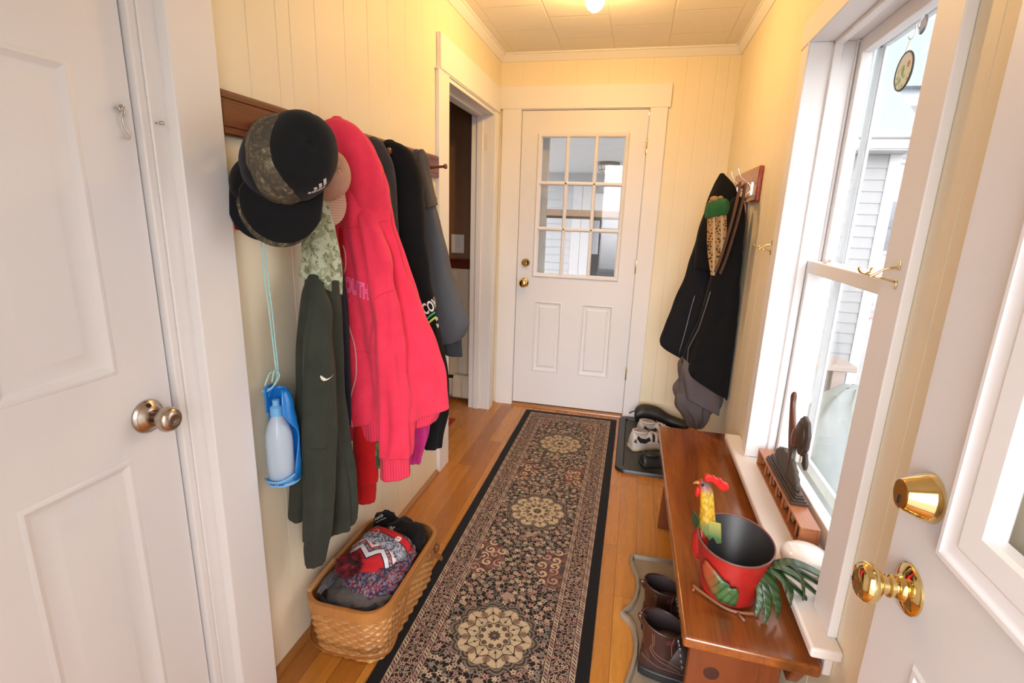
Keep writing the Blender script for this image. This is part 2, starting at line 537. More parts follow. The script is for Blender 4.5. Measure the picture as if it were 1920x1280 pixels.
kn = MB().lathe([(0.036, 0), (0.036, 0.004), (0.033, 0.008), (0.031, 0.0095), (0.030, 0.0095), (0.022, 0.016), (0.017, 0.019), (0.0155, 0.019), (0.0155, 0.013)], (X1, 0.802, 0.944), (1, 0, 0), 40)
kn = kn.obj('door_knob', M_nickel, d1, smooth=0.6)
MB().lathe([(0.0105, 0.012), (0.0105, 0.030), (0.013, 0.034), (0.022, 0.041), (0.0265, 0.050), (0.027, 0.055), (0.0245, 0.064), (0.019, 0.069), (0.013, 0.071), (0.0095, 0.0705), (0.0085, 0.068), (0.0078, 0.068), (0.007, 0.0700), (0.002, 0.0695)], (X1, 0.802, 0.944), (1, 0, 0), 40).obj('knob', M_nickel, kn, smooth=0.9)
MB().lathe([(0.0045, 0.012), (0.0045, 0.0155), (0.001, 0.0155)], (X1, 0.798, 0.966), (1, 0, 0.35), 12).obj('pinhole', M_dark, kn)
# casing and jamb
mb = MB()
mb.box(-0.12, -0.004, 0.868, 0.945, 0, 2.05)              # jamb
mb.box(-0.004, 0.002, 0.884, 0.93, 0, 2.05)               # inner flat
mb.box(-0.12, 0.002, 0.02, 0.945, 2.05, 2.08)
mb.box(0.0, 0.027, 0.922, 1.046, 0, 2.06)                 # casing
mb.box(0.0, 0.030, -0.10, 1.06, 2.06, 2.19)
struct(mb.obj('trim_2', M_trim, bevel=0.003))
# hook and eye
he = thing('hook_and_eye_latch', 'small zinc hook hanging on the closed panelled door beside its casing', 'latch', (X1, 0.835, 1.55))
mb = MB()
e = [(X1 + 0.010 + 0.0055 * math.cos(t), 0.830 + 0.0025 * math.sin(t), 1.553 + 0.0055 * math.sin(t)) for t in [2 * PI * i / 16 for i in range(16)]]
mb.tube(e, 0.0013, 8, True); mb.tube([(X1 - 0.002, 0.8295, 1.5525), (X1 + 0.006, 0.8295, 1.5525)], 0.0016, 8)
mb.obj('screw_eye', M_steel, he, smooth=3.2)
hk = [(0.002, 0.834, 1.549), (0.003, 0.829, 1.546), (0.005, 0.8285, 1.552), (0.005, 0.834, 1.5575), (0.004, 0.839, 1.553), (0.003, 0.838, 1.543), (0.002, 0.8345, 1.536), (0.002, 0.8335, 1.527), (0.002, 0.836, 1.518), (0.003, 0.842, 1.508), (0.003, 0.8435, 1.503), (0.004, 0.840, 1.4995), (0.006, 0.833, 1.500), (0.008, 0.824, 1.5005)]
MB().tube(catmull([(X1 + 0.006 + a, b, c) for a, b, c in hk], 70), [0.0017] * 60 + [0.0017 - 0.00012 * i for i in range(10)], 8).obj('hook', M_steel, he, smooth=3.2)
ey = MB().tube([(0.002, 0.893, 1.5365), (0.010, 0.895, 1.5368)], 0.0016, 8)
ey.tube([(0.014 + 0.0055 * math.cos(t), 0.896 + 0.001 * math.cos(t), 1.5368 + 0.0028 * math.sin(t)) for t in [2 * PI * i / 16 for i in range(16)]], 0.0013, 8, True)
tag(ey.obj('screw_eye_catch', M_steel, None, smooth=3.2, loc=(0.01, 0.894, 1.537)), 'small zinc screw eye in the white jamb facing the hanging door hook', 'screw eye')

# ------------------------------------------------------------------ doorway to the next room
mb = MB()
DY0, DY1 = 2.515, 3.352
mb.box(0, 0.02, 2.382, DY0, 0, 2.012)
mb.box(0, 0.02, DY1, 3.445, 0, 2.012)
mb.box(0, 0.024, 2.395, 3.442, 2.018, 2.168)
mb.box(0, 0.020, 2.375, 3.452, 2.012, 2.018)
mb.box(-0.14, 0.0, DY0 - 0.02, DY0, 0, 2.012).box(-0.14, 0.0, DY1, DY1 + 0.02, 0, 2.012).box(-0.14, 0.012, DY0 - 0.02, DY1 + 0.02, 1.992, 2.012)
mb.box(-0.10, -0.062, DY1 - 0.011, DY1, 0, 1.992).box(-0.10, -0.062, DY0, DY0 + 0.011, 0, 1.992).box(-0.10, -0.062, DY0, DY1, 1.981, 1.992)
mb.box(-0.16, -0.14, DY0 - 0.13, DY0 - 0.006, 0, 2.15).box(-0.16, -0.14, DY0 - 0.13, D, 2.012, 2.15)
struct(mb.obj('trim_3', M_trim, bevel=0.002))
mb = MB()
mb.box(-0.052, -0.030, DY1 - 0.0025, DY1 + 0.001, 1.775, 1.875)
for q in (1.79, 1.815, 1.845, 1.86): mb.lathe([(0.003, 0), (0.003, 0.0008)], (-0.041, DY1 - 0.0025, q), (0, -1, 0), 8)
tag(mb.obj('old_hinge_mortise', paint('painted_over_hinge', (0.80, 0.74, 0.62)), None, loc=(-0.04, DY1, 1.82)), 'painted over hinge mortise high on the open doorway jamb', 'hinge')
# next room
M_brown = paint('brown_wall_paint', (0.235, 0.125, 0.066), 0.55, 0.05, 0.05)
M_wains = paint('cream_beadboard_paint', (0.80, 0.70, 0.55), 0.45, 0.04, 0.03)
YN = D + 0.005
mb = MB().box(-2.3, -0.12, YN, YN + 0.1, 1.05, CH).box(-2.4, -2.3, -0.2, YN + 0.1, 0, CH).box(-2.3, -0.12, 1.05, 1.15, 0, CH)
mb.box(-0.14, -0.12, 1.15, DY0 - 0.02, 0, CH).box(-0.14, -0.12, DY0 - 0.02, D, 2.15, CH)
struct(mb.obj('wall_next_room', M_brown))
mb = MB()
mb.box(-2.3, -0.14, YN + 0.002, YN + 0.1, 0, 1.05)
x = -2.3
while x < -0.15:
    mb.box(x + 0.002, min(x + 0.07, -0.14), YN - 0.006, YN + 0.002, 0.0, 1.0); x += 0.072
struct(mb.obj('trim_4', M_wains, bevel=0.002, seg=1))
mb = MB().prism([(YN + 0.001, 0.99), (YN - 0.018, 0.99), (YN - 0.022, 1.0), (YN - 0.022, 1.042), (YN - 0.034, 1.05), (YN - 0.034, 1.062), (YN + 0.001, 1.062)], 'x', -2.3, -0.14)
struct(mb.obj('trim_5', M_cherry))
sw = thing('light_switch', 'cream light switch plate on the brown wall beyond the doorway', 'light switch', (-0.297, YN, 1.167))
MB().box(-0.342, -0.246, YN - 0.007, YN + 0.002, 1.100, 1.232).obj('plate', M_trim, sw, bevel=0.003)
MB().box(-0.312, -0.276, YN - 0.0095, YN - 0.005, 1.134, 1.198).obj('rocker', M_door, sw, bevel=0.002)
bh = thing('baseboard_heater', 'cream metal baseboard heater low on the wall of the next room', 'heater', (-0.6, 3.45, 0))
M_heater = paint('cream_heater_enamel', (0.78, 0.70, 0.56), 0.4)
mb = MB().prism([(YN - 0.008, 0.02), (YN - 0.075, 0.02), (YN - 0.085, 0.03), (YN - 0.085, 0.16), (YN - 0.06, 0.195), (YN - 0.008, 0.195)], 'x', -0.30, -0.155)
mb.obj('end_cap', M_heater, bh, bevel=0.004)
MB().prism([(YN - 0.008, 0.02), (YN - 0.07, 0.045), (YN - 0.07, 0.155), (YN - 0.05, 0.185), (YN - 0.008, 0.185)], 'x', -1.6, -0.30).obj('cover', M_heater, bh)
MB().box(-1.6, -0.301, YN - 0.062, YN - 0.05, 0.158, 0.19).obj('damper_slot', M_dark, bh)
MB().box(-0.229, -0.227, YN - 0.0856, YN - 0.083, 0.03, 0.16).obj('seam', M_dark, bh)
def f_redrug(g):
    x, y, z = g.sep(g.coord())
    e = (0.35 - x.abs()).min(0.5 - y.abs())
    n = g.vor(g.coord(), 45)['Distance']
    c = g.mix((n < 0.35), (0.12, 0.02, 0.012), (0.45, 0.32, 0.17))
    c = g.mix((e < 0.075), c, (0.5, 0.36, 0.2))
    return dict(color=g.mix((e < 0.035), c, (0.30, 0.02, 0.015)))
r = MB().box(-0.86, -0.15, 2.1, 3.1, 0.0005, 0.009).obj('red_rug', mat('red_oriental_rug', f_redrug, rough=0.95), None, loc=(-0.49, 2.6, 0))
tag(r, 'small red bordered rug on the floor of the next room', 'rug')

# ------------------------------------------------------------------ door_2: far door with nine panes
PY = lambda Y: (lambda a, b, d: (a, Y - d, b))
YD = D - 0.002
d2 = struct(bpy.data.objects.new('door_2', None)); COL.objects.link(d2); d2.location = (0.155, YD, 0)
xs = [0.1535, 0.285, 0.486, 0.617, 0.830, 0.9625]
mb = MB()
mb.box(0.1535, 0.9625, YD, YD + 0.044, 0.022, 0.272).box(0.1535, 0.285, YD, YD + 0.044, 0.272, 0.795).box(0.486, 0.622, YD, YD + 0.044, 0.272, 0.795).box(0.842, 0.9625, YD, YD + 0.044, 0.272, 0.795)
mb.box(0.1535, 0.9625, YD, YD + 0.044, 0.795, 0.99).box(0.1535, 0.29, YD, YD + 0.044, 0.99, 1.885).box(0.832, 0.9625, YD, YD + 0.044, 0.99, 1.885).box(0.1535, 0.9625, YD, YD + 0.044, 1.885, 2.047)
mb.box(0.285, 0.486, YD + 0.014, YD + 0.03, 0.272, 0.795).box(0.622, 0.842, YD + 0.014, YD + 0.03, 0.272, 0.795)
mb.obj('slab', M_door, d2)
for r in ((0.285, 0.486, 0.272, 0.795), (0.622, 0.842, 0.272, 0.795)):
    MB().panel(r, [(0, 0), (0.004, 0.002), (0.010, 0.002), (0.018, -0.008), (0.022, -0.009), (0.034, -0.009), (0.046, -0.002), (0.05, -0.002)], PY(YD)).obj('panel', M_door, d2, smooth=0.5)
mb = MB()
gx0, gx1, gz0, gz1 = 0.293, 0.832, 0.994, 1.884
mb.panel((0.262, 0.858, 0.962, 1.912), [(0, 0), (0.003, 0.008), (0.010, 0.013), (0.022, 0.010), (0.030, 0.002), (0.031, -0.006)], PY(YD), fill=False)
lf = mb.obj('lite_frame', M_door, d2, smooth=0.5)
mb = MB()
bars = [(0.465, 'v'), (0.652, 'v'), (1.296, 'h'), (1.594, 'h')]
for p, k in bars:
    pr = [(-0.013, -0.004), (-0.010, 0.006), (-0.005, 0.011), (0.005, 0.011), (0.010, 0.006), (0.013, -0.004)]
    if k == 'v': mb.prism([(p + a, YD - b) for a, b in pr], 'z', gz0 - 0.005, gz1 + 0.005)
    else: mb.prism([(YD - b, p + a) for a, b in pr], 'x', gx0 - 0.005, gx1 + 0.005)
mb.obj('muntins', M_door, lf, smooth=0.5)
MB().box(gx0 - 0.02, gx1 + 0.02, YD + 0.010, YD + 0.013, gz0 - 0.02, gz1 + 0.02).obj('pane', M_glass, d2)
def round_knob(parent, o, ax, s=1.0, m=None):
    k = MB().lathe([(a * s, b * s) for a, b in [(0.034, 0), (0.034, 0.003), (0.031, 0.007), (0.020, 0.012), (0.014, 0.014)]], o, ax, 40).obj('door_knob', m or M_brass, parent, smooth=0.7)
    MB().lathe([(a * s, b * s) for a, b in [(0.012, 0.012), (0.012, 0.022), (0.016, 0.024), (0.016, 0.028), (0.0125, 0.030), (0.0125, 0.034), (0.019, 0.037), (0.024, 0.042), (0.0285, 0.046), (0.0295, 0.050), (0.0285, 0.055), (0.022, 0.0605), (0.012, 0.0630), (0.002, 0.0635)]], o, ax, 40).obj('knob', m or M_brass, k, smooth=0.9)
    return k
dbf = MB().lathe([(0.030, 0), (0.030, 0.010), (0.025, 0.016), (0.010, 0.017), (0.002, 0.017)], (0.2135, YD, 1.059), (0, -1, 0), 36).obj('deadbolt', M_brass, d2, smooth=0.7)
MB().box(0.206, 0.222, YD - 0.028, YD - 0.014, 1.050, 1.0565).obj('thumb_turn', M_brass, dbf, bevel=0.002)
round_knob(d2, (0.207, YD, 0.918), (0, -1, 0))
for z in (1.822, 1.071, 0.322):
    MB().lathe([(0.006, -0.046), (0.0065, -0.044), (0.0065, 0.044), (0.006, 0.046), (0.004, 0.050)], (0.9665, YD - 0.006, z), (0, 0, 1), 14).obj('hinge', M_brass, d2, smooth=0.7)
MB().box(0.146, 0.1515, YD - 0.002, YD + 0.01, 0.885, 0.945).obj('strike_plate', M_brass, d2)
mb = MB()
YC = D - 0.020
mb.box(0.021, 0.1475, YC, D, 0, 2.055).box(0.9695, 1.073, YC, D, 0, 2.055).box(0.0, 1.087, YC - 0.003, D, 2.055, 2.192)
mb.box(0.1475, 0.1505, D - 0.016, D + 0.11, 0, 2.052).box(0.9655, 0.9695, D - 0.010, D + 0.11, 0, 2.052).box(0.1475, 0.9695, D - 0.012, D + 0.11, 2.050, 2.056)
struct(mb.obj('trim_6', M_trim, bevel=0.002))
th = MB().prism([(D - 0.03, 0.0), (D - 0.028, 0.008), (D - 0.012, 0.016), (D + 0.11, 0.016), (D + 0.11, 0)], 'x', 0.1505, 0.9655)
struct(th.obj('trim_7', wood('oak_threshold', (0.42, 0.18, 0.045), (0.33, 0.13, 0.03), (0.2, 0.07, 0.02), 'x', 2, 0.3, 0.4)))
struct(MB().box(0.1535, 0.9625, YD + 0.004, YD + 0.02, 0.0165, 0.0225).obj('trim_8', M_blackrub))

# ------------------------------------------------------------------ door_3: open entrance door folded back to the right wall
X3 = 1.382
P3 = lambda a, b, d: (X3 - d, a, b)
d3 = struct(bpy.data.objects.new('door_3', None)); COL.objects.link(d3); d3.location = (X3, 0.0, 0)
y0, y1 = -0.10, 0.818
ly0, ly1, lz0, lz1 = 0.035, 0.700, 0.967, 1.92
mb = MB()
mb.box(X3, X3 + 0.044, y0, y1, 0.012, 0.245).box(X3, X3 + 0.044, y0, 0.04, 0.245, 0.795).box(X3, X3 + 0.044, 0.310, 0.425, 0.245, 0.795).box(X3, X3 + 0.044, 0.7, y1, 0.245, 0.795)
mb.box(X3, X3 + 0.044, y0, y1, 0.795, lz0 + 0.03).box(X3, X3 + 0.044, y0, ly0 + 0.03, lz0 + 0.03, lz1 - 0.03).box(X3, X3 + 0.044, ly1 - 0.03, y1, lz0 + 0.03, lz1 - 0.03).box(X3, X3 + 0.044, y0, y1, lz1 - 0.03, 2.04)
mb.box(X3 + 0.014, X3 + 0.03, 0.04, 0.310, 0.245, 0.795).box(X3 + 0.014, X3 + 0.03, 0.425, 0.7, 0.245, 0.795)
mb.obj('slab', M_door, d3)
for r in ((0.04, 0.310, 0.245, 0.795), (0.425, 0.70, 0.245, 0.795)):
    MB().panel(r, [(0, 0), (0.005, 0.003), (0.012, 0.003), (0.020, -0.008), (0.024, -0.009), (0.040, -0.009), (0.055, -0.002), (0.06, -0.002)], P3).obj('panel', M_door, d3, smooth=0.5)
lf = MB().panel((ly0, ly1, lz0, lz1), [(0, 0), (0.002, 0.010), (0.008, 0.0145), (0.014, 0.0145), (0.018, 0.012), (0.026, 0.0105), (0.036, 0.0095), (0.040, 0.012), (0.070, 0.010), (0.074, 0.004), (0.074, -0.012)], P3, fill=False).obj('lite_frame', paint('white_lite_frame', (0.85, 0.85, 0.86), 0.3, 0.02), d3, smooth=0.4)
MB().box(X3 + 0.012, X3 + 0.016, ly0 + 0.07, ly1 - 0.07, lz0 + 0.07, lz1 - 0.07).obj('pane', M_glass, d3)
# deadbolt: tapered cylinder guard with key face
o = (X3, 0.752, 1.022)
db = MB().lathe([(0.0345, 0), (0.0345, 0.004), (0.0325, 0.010), (0.0215, 0.036), (0.0205, 0.0375), (0.019, 0.0365), (0.002, 0.0365)], o, (-1, 0, 0), 48).obj('deadbolt', M_brass, d3, smooth=0.6)
mb = MB().lathe([(0.0185, 0.0365), (0.0185, 0.038), (0.002, 0.038)], o, (-1, 0, 0), 36)
mb.obj('key_cylinder', metal('dull_brass', (0.62, 0.36, 0.09), 0.3), db, smooth=0.6)
MB().box(X3 - 0.0392, X3 - 0.0375, 0.7495, 0.7545, 1.008, 1.021).obj('keyhole', M_dark, db, bevel=0.001)
o = (X3, 0.748, 0.878)
k3 = MB().lathe([(0.0365, 0), (0.0365, 0.003), (0.034, 0.006), (0.019, 0.011), (0.0165, 0.017), (0.015, 0.018)], o, (-1, 0, 0), 48).obj('door_knob', M_brass, d3, smooth=0.6)
MB().lathe([(0.0115, 0.015), (0.0115, 0.022), (0.0165, 0.024), (0.0165, 0.028), (0.0125, 0.030), (0.0125, 0.037), (0.017, 0.039), (0.0205, 0.042), (0.0255, 0.045), (0.0285, 0.050), (0.0290, 0.055), (0.0275, 0.061), (0.022, 0.0665), (0.012, 0.0690), (0.002, 0.0695)], o, (-1, 0, 0), 48).obj('knob', M_brass, k3, smooth=1.0)
MB().box(X3 + 0.010, X3 + 0.034, y1 - 0.001, y1 + 0.0012, 0.85, 0.905).obj('latch_plate', M_brass, d3)
# ------------------------------------------------------------------ window_1
w1 = struct(bpy.data.objects.new('window_1', None)); COL.objects.link(w1); w1.location = (W, 1.585, 0.5)
IY0, IY1 = 1.178, 1.992
mb = MB()
mb.box(W - 0.020, W, 1.080, IY0, 0.5, 1.952).box(W - 0.020, W, IY1, 2.075, 0.5, 1.952).box(W - 0.023, W, 1.068, 2.088, 1.952, 2.036)
mb.box(W - 0.025, W - 0.02, 1.985, 1.997, 0.5, 1.952).box(W - 0.028, W - 0.02, 1.165, 1.185, 1.945, 1.957)
mb.obj('casing', M_trim, w1, bevel=0.0025)
mb = MB()
for a, b in ((IY1, IY1 + 0.018), (IY0 - 0.018, IY0)): mb.box(W - 0.004, W + 0.17, a, b, 0.5, 1.952)
mb.box(W - 0.004, W + 0.17, IY0, IY1, 1.952, 1.97)
mb.obj('jamb', M_trim, w1, bevel=0.0015)
mb = MB()
mb.box(1.512, 1.538, IY1 - 0.013, IY1, 0.5, 1.952).box(1.512, 1.538, IY0, IY0 + 0.013, 0.5, 1.952).box(1.512, 1.538, IY0, IY1, 1.939, 1.952)
mb.box(1.576, 1.582, IY1 - 0.010, IY1, 0.5, 1.952).box(1.576, 1.582, IY0, IY0 + 0.010, 0.5, 1.952)
mb.obj('stop', M_trim, w1, bevel=0.0025)
stool = [(1.398, 1.036), (W, 1.036), (W, IY0 - 0.001), (1.56, IY0 - 0.001), (1.56, IY1 + 0.001), (W, IY1 + 0.001), (W, 2.20), (1.398, 2.20)]
MB().prism(stool, 'z', 0.475, 0.50).obj('stool', M_stool, w1, bevel=0.006, seg=3)
MB().box(W - 0.018, W, 1.072, 2.11, 0.405, 0.475).obj('apron', M_stool, w1, bevel=0.003)
def sash(name, x0, x1, z0, z1, bot, top, st=0.042, yy=(IY0 + 0.004, IY1 - 0.004)):
    a, b = yy
    mb = MB()
    mb.box(x0, x1, a, a + st, z0, z1).box(x0, x1, b - st, b, z0, z1).box(x0, x1, a + st, b - st, z0, z0 + bot).box(x0, x1, a + st, b - st, z1 - top, z1)
    s_ = mb.obj(name, M_trim, w1, bevel=0.003)
    xm = (x0 + x1) / 2
    MB().box(xm - 0.0015, xm + 0.0015, a + st - 0.008, b - st + 0.008, z0 + bot - 0.008, z1 - top + 0.008).obj('pane', M_glass, s_)
    return s_
ls = sash('lower_sash', 1.540, 1.574, 0.503, 1.262, 0.060, 0.040, st=0.030)
us = sash('upper_sash', 1.584, 1.616, 1.222, 1.952, 0.040, 0.045, st=0.034)
mb = MB().box(1.552, 1.576, 1.83, 1.87, 1.262, 1.268)
mb.lathe([(0.013, 0), (0.013, 0.006), (0.010, 0.010), (0.002, 0.010)], (1.562, 1.85, 1.268), (0, 0, 1), 20)
mb.box(1.558, 1.566, 1.815, 1.85, 1.270, 1.277)
mb.obj('sash_lock', M_trim, ls, bevel=0.001)
M_storm = plain('bluish_white_aluminium', (0.66, 0.74, 0.78), 0.4)
mb = MB()
sx0, sx1 = 1.640, 1.655
a, b = IY0 + 0.012, IY1 - 0.012
mb.box(sx0, sx1, a - 0.02, a + 0.026, 0.5, 1.96).box(sx0, sx1, b - 0.026, b + 0.02, 0.5, 1.96).box(sx0, sx1, a, b, 0.5, 0.54).box(sx0, sx1, a, b, 1.92, 1.96).box(sx0, sx1, a, b, 1.225, 1.25)
for q in (b - 0.036, a + 0.028): mb.box(sx0 + 0.003, sx1 - 0.003, q, q + 0.008, 0.5, 1.95)
mb.obj('storm_frame', M_storm, w1, bevel=0.002)
# curtain rod brackets
def bracket(name, base, label, s=1.0):
    t = thing(name, label, 'curtain bracket', base)
    bx, by, bz = base
    for dz in (0.018, -0.018):
        MB().box(bx - 0.0025, bx, by - 0.004, by + 0.004, bz + dz - 0.009, bz + dz + 0.009).obj('mounting_plate', M_brass, t, bevel=0.0015)
    e = (bx - 0.052, by + 0.012, bz - 0.002)
    MB().tube(catmull([(bx, by, bz + 0.014), (bx - 0.02, by + 0.004, bz + 0.010), (bx - 0.035, by + 0.008, bz - 0.002), (bx - 0.044, by + 0.010, bz - 0.008)], 12), 0.0022, 8).obj('upper_arm', M_brass, t, smooth=3.2)
    MB().tube([(bx, by, bz - 0.014), e], 0.0018, 8).obj('lower_arm', M_brass, t, smooth=3.2)
    MB().tube([(e[0] - 0.011 * math.cos(u) , e[1], e[2] + 0.011 - 0.011 * math.sin(u)) for u in [PI * i / 14 * 1.1 - 0.15 for i in range(15)]], 0.0022, 8, flat=(2.2, 0.8), up=(0, 1, 0)).obj('cup', M_brass, t, smooth=3.2)
    return t
bracket('curtain_rod_bracket', (W - 0.020, 1.112, 1.296), 'brass curtain rod bracket screwed to the window casing next to the open white door')
bracket('curtain_rod_bracket', (W, 2.165, 1.292), 'brass curtain rod bracket on the yellow wall between the dark coats and the window')

# suction hook and sun catcher
sh = thing('suction_hook', 'clear plastic suction cup with wire hook stuck high on the window pane', 'suction hook', (1.597, 1.608, 1.872))
M_clear = mat('clear_vinyl', None, color=(0.9, 0.92, 0.95), rough=0.05, trans=0.85, ior=1.2)
MB().lathe([(0.022, 0.0), (0.021, 0.002), (0.012, 0.006), (0.006, 0.009), (0.006, 0.013), (0.002, 0.013)], (1.5975, 1.608, 1.872), (-1, 0, 0), 28).obj('cup', M_clear, sh, smooth=0.9)
MB().tube(catmull([(1.586, 1.608, 1.880), (1.582, 1.608, 1.874), (1.583, 1.608, 1.86), (1.582, 1.608, 1.846), (1.577, 1.610, 1.840), (1.573, 1.612, 1.845), (1.573, 1.612, 1.85)], 30), 0.0012, 8).obj('hook', M_steel, sh, smooth=3.2)
sn = thing('sun_catcher', 'round glass sun catcher with pressed flowers hanging in the window', 'sun catcher', (1.577, 1.612, 1.768))
def f_sun(g):
    x, y, z = g.sep(g.coord())
    r = g.coord()
    vo = g.vor(r, 85, rand=1.0)
    blob = (vo['Distance'] < 0.42)
    low = (0.012 - z + (y * 0.3)).step(0.0, 0.03)
    cr, cg, cb = g.sep(vo['Color'])
    pick = g.ramp(cr, [(0, (0.16, 0.42, 0.05)), (0.3, (0.10, 0.30, 0.28)), (0.5, (0.62, 0.48, 0.10)), (0.75, (0.35, 0.50, 0.12)), (1.0, (0.7, 0.25, 0.06))], 'CONSTANT')
    leaf = (((y - 0.004) * 1.6).pow(2.0) + (z - 0.003).pow(2.0)).sqrt() < 0.013
    red = ((y + 0.022).pow(2.0) + (z - 0.012).pow(2.0)).sqrt() < 0.008
    c = g.mix(blob * low, (0.86, 0.88, 0.74), pick)
    c = g.mix(leaf, c, (0.22, 0.50, 0.06)); c = g.mix(red, c, (0.75, 0.22, 0.08))
    return dict(color=c)
M_sun = mat('pressed_flower_glass', f_sun, rough=0.15, trans=0.55)
MB().lathe([(0.0001, -0.0012), (0.0435, -0.0012), (0.0435, 0.0012), (0.0001, 0.0012)], (1.577, 1.612, 1.768), (1, 0, 0), 48).obj('disc', M_sun, sn)
MB().tube([(1.577, 1.612 + 0.0445 * math.cos(t), 1.768 + 0.0445 * math.sin(t)) for t in [2 * PI * i / 48 for i in range(48)]], 0.0026, 8, True, flat=(1.0, 1.0)).obj('rim', plain('dark_lead_came', (0.05, 0.05, 0.045), 0.4), sn, smooth=3.2)
mb = MB()
for s_ in (-1, 1): mb.tube([(1.577, 1.612 + s_ * 0.018, 1.809), (1.577, 1.612, 1.841)], 0.0006, 6)
mb.obj('chain', M_steel, sn)

# ------------------------------------------------------------------ outside: neighbouring garage, yard, breezeway
GZ = -0.45
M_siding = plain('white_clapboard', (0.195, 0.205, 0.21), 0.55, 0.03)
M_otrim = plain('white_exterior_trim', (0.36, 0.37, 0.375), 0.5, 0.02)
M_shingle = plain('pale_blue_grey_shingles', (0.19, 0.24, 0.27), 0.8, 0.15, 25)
def f_yard(g):
    n = g.noise(g.coord(), 3, 5, 0.7)
    return dict(color=g.ramp(n, [(0.3, (0.30, 0.31, 0.31)), (0.6, (0.40, 0.40, 0.39)), (0.8, (0.34, 0.30, 0.26))]))
struct(MB().box(-14, 20, -12, 26, GZ - 0.1, GZ).obj('ground', mat('pale_gravel_yard', f_yard, rough=0.9)))
def laps(mb, x0, x1, y, z0, z1, step=0.115, sgn=-1):
    z = z0
    while z < z1 - 0.01:
        t = min(z + step + 0.012, z1)
        mb.prism([(y + sgn * 0.022, z), (y + sgn * 0.022, z + 0.006), (y + sgn * 0.008, t), (y, t), (y, z)], 'x', x0, x1)
        z += step
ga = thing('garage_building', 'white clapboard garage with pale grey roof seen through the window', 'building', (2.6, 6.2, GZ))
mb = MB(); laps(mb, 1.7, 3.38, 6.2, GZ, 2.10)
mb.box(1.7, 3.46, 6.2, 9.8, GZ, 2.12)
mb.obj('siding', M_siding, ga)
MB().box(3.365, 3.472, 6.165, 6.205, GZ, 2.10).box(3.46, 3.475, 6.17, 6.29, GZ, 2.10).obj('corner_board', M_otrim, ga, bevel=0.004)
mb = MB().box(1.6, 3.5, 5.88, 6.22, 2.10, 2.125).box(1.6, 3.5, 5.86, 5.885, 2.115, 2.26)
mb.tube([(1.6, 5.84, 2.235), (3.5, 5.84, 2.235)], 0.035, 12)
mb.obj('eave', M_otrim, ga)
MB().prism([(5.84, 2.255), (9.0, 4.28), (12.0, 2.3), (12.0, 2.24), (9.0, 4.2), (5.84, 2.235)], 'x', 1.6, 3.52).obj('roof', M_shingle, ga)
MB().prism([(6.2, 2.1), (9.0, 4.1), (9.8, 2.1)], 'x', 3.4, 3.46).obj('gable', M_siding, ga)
hs = thing('neighbour_house', 'bluish grey house standing beyond the garage corner', 'house', (8, 13, GZ))
mb = MB(); laps(mb, 5.2, 11, 13, GZ, 4.2, 0.13); mb.box(5.2, 11, 13, 18, GZ, 4.2)
mb.obj('siding', plain('blue_grey_siding', (0.36, 0.40, 0.46), 0.6), hs)
for x0, z0 in ((6.1, 0.8), (7.7, 0.8), (6.1, 2.7)):
    wn = MB().box(x0, x0 + 0.95, 12.93, 13.0, z0, z0 + 1.2).obj('window', M_otrim, hs)
    MB().box(x0 + 0.08, x0 + 0.87, 12.92, 12.95, z0 + 0.08, z0 + 1.12).obj('pane', plain('dark_window_glass', (0.09, 0.10, 0.12), 0.1), wn)
MB().prism([(12.7, 4.15), (15.5, 6.2), (18.3, 4.15)], 'x', 5.0, 11.2).obj('roof', M_shingle, hs)
MB().box(6.6, 9.2, 11.6, 13.0, GZ, -0.05).box(6.9, 8.9, 11.2, 11.7, GZ, -0.25).obj('front_steps', plain('red_brick_steps', (0.30, 0.14, 0.11), 0.8, 0.3, 40), hs)
# shrubs along the house
for i, (x, y, h) in enumerate(((4.9, 11.0, 0.7), (5.6, 9.4, 0.5))):
    rr = random.Random(i)
    mb = MB()
    for k in range(260):
        c = Vector((rr.gauss(0, 0.22), rr.gauss(0, 0.2), abs(rr.gauss(0.3, 0.22)) * h / 0.6))
        a, b = Vector((rr.gauss(0, 1), rr.gauss(0, 1), rr.gauss(0, 1))).normalized() * 0.05, Vector((rr.gauss(0, 1), rr.gauss(0, 1), rr.gauss(0, 1))).normalized() * 0.03
        p = Vector((x, y, GZ)) + c
        mb.add([p - a, p + b, p + a, p - b], [(0, 1, 2, 3)])
    o = thing('red_shrub', ['low shrub with reddish leaves beyond the corner of the garage', 'smaller reddish shrub in the yard nearer the garage'][i], 'shrub', (x, y, GZ))
    mb.obj('foliage', plain('reddish_leaves%d' % i, (0.42, 0.16, 0.15), 0.8, 0.4, 30), o)
    MB().tube([(x, y, GZ - 0.02), (x, y, GZ + 0.3)], 0.02, 8).obj('stem', plain('shrub_stem%d' % i, (0.12, 0.08, 0.06)), o)
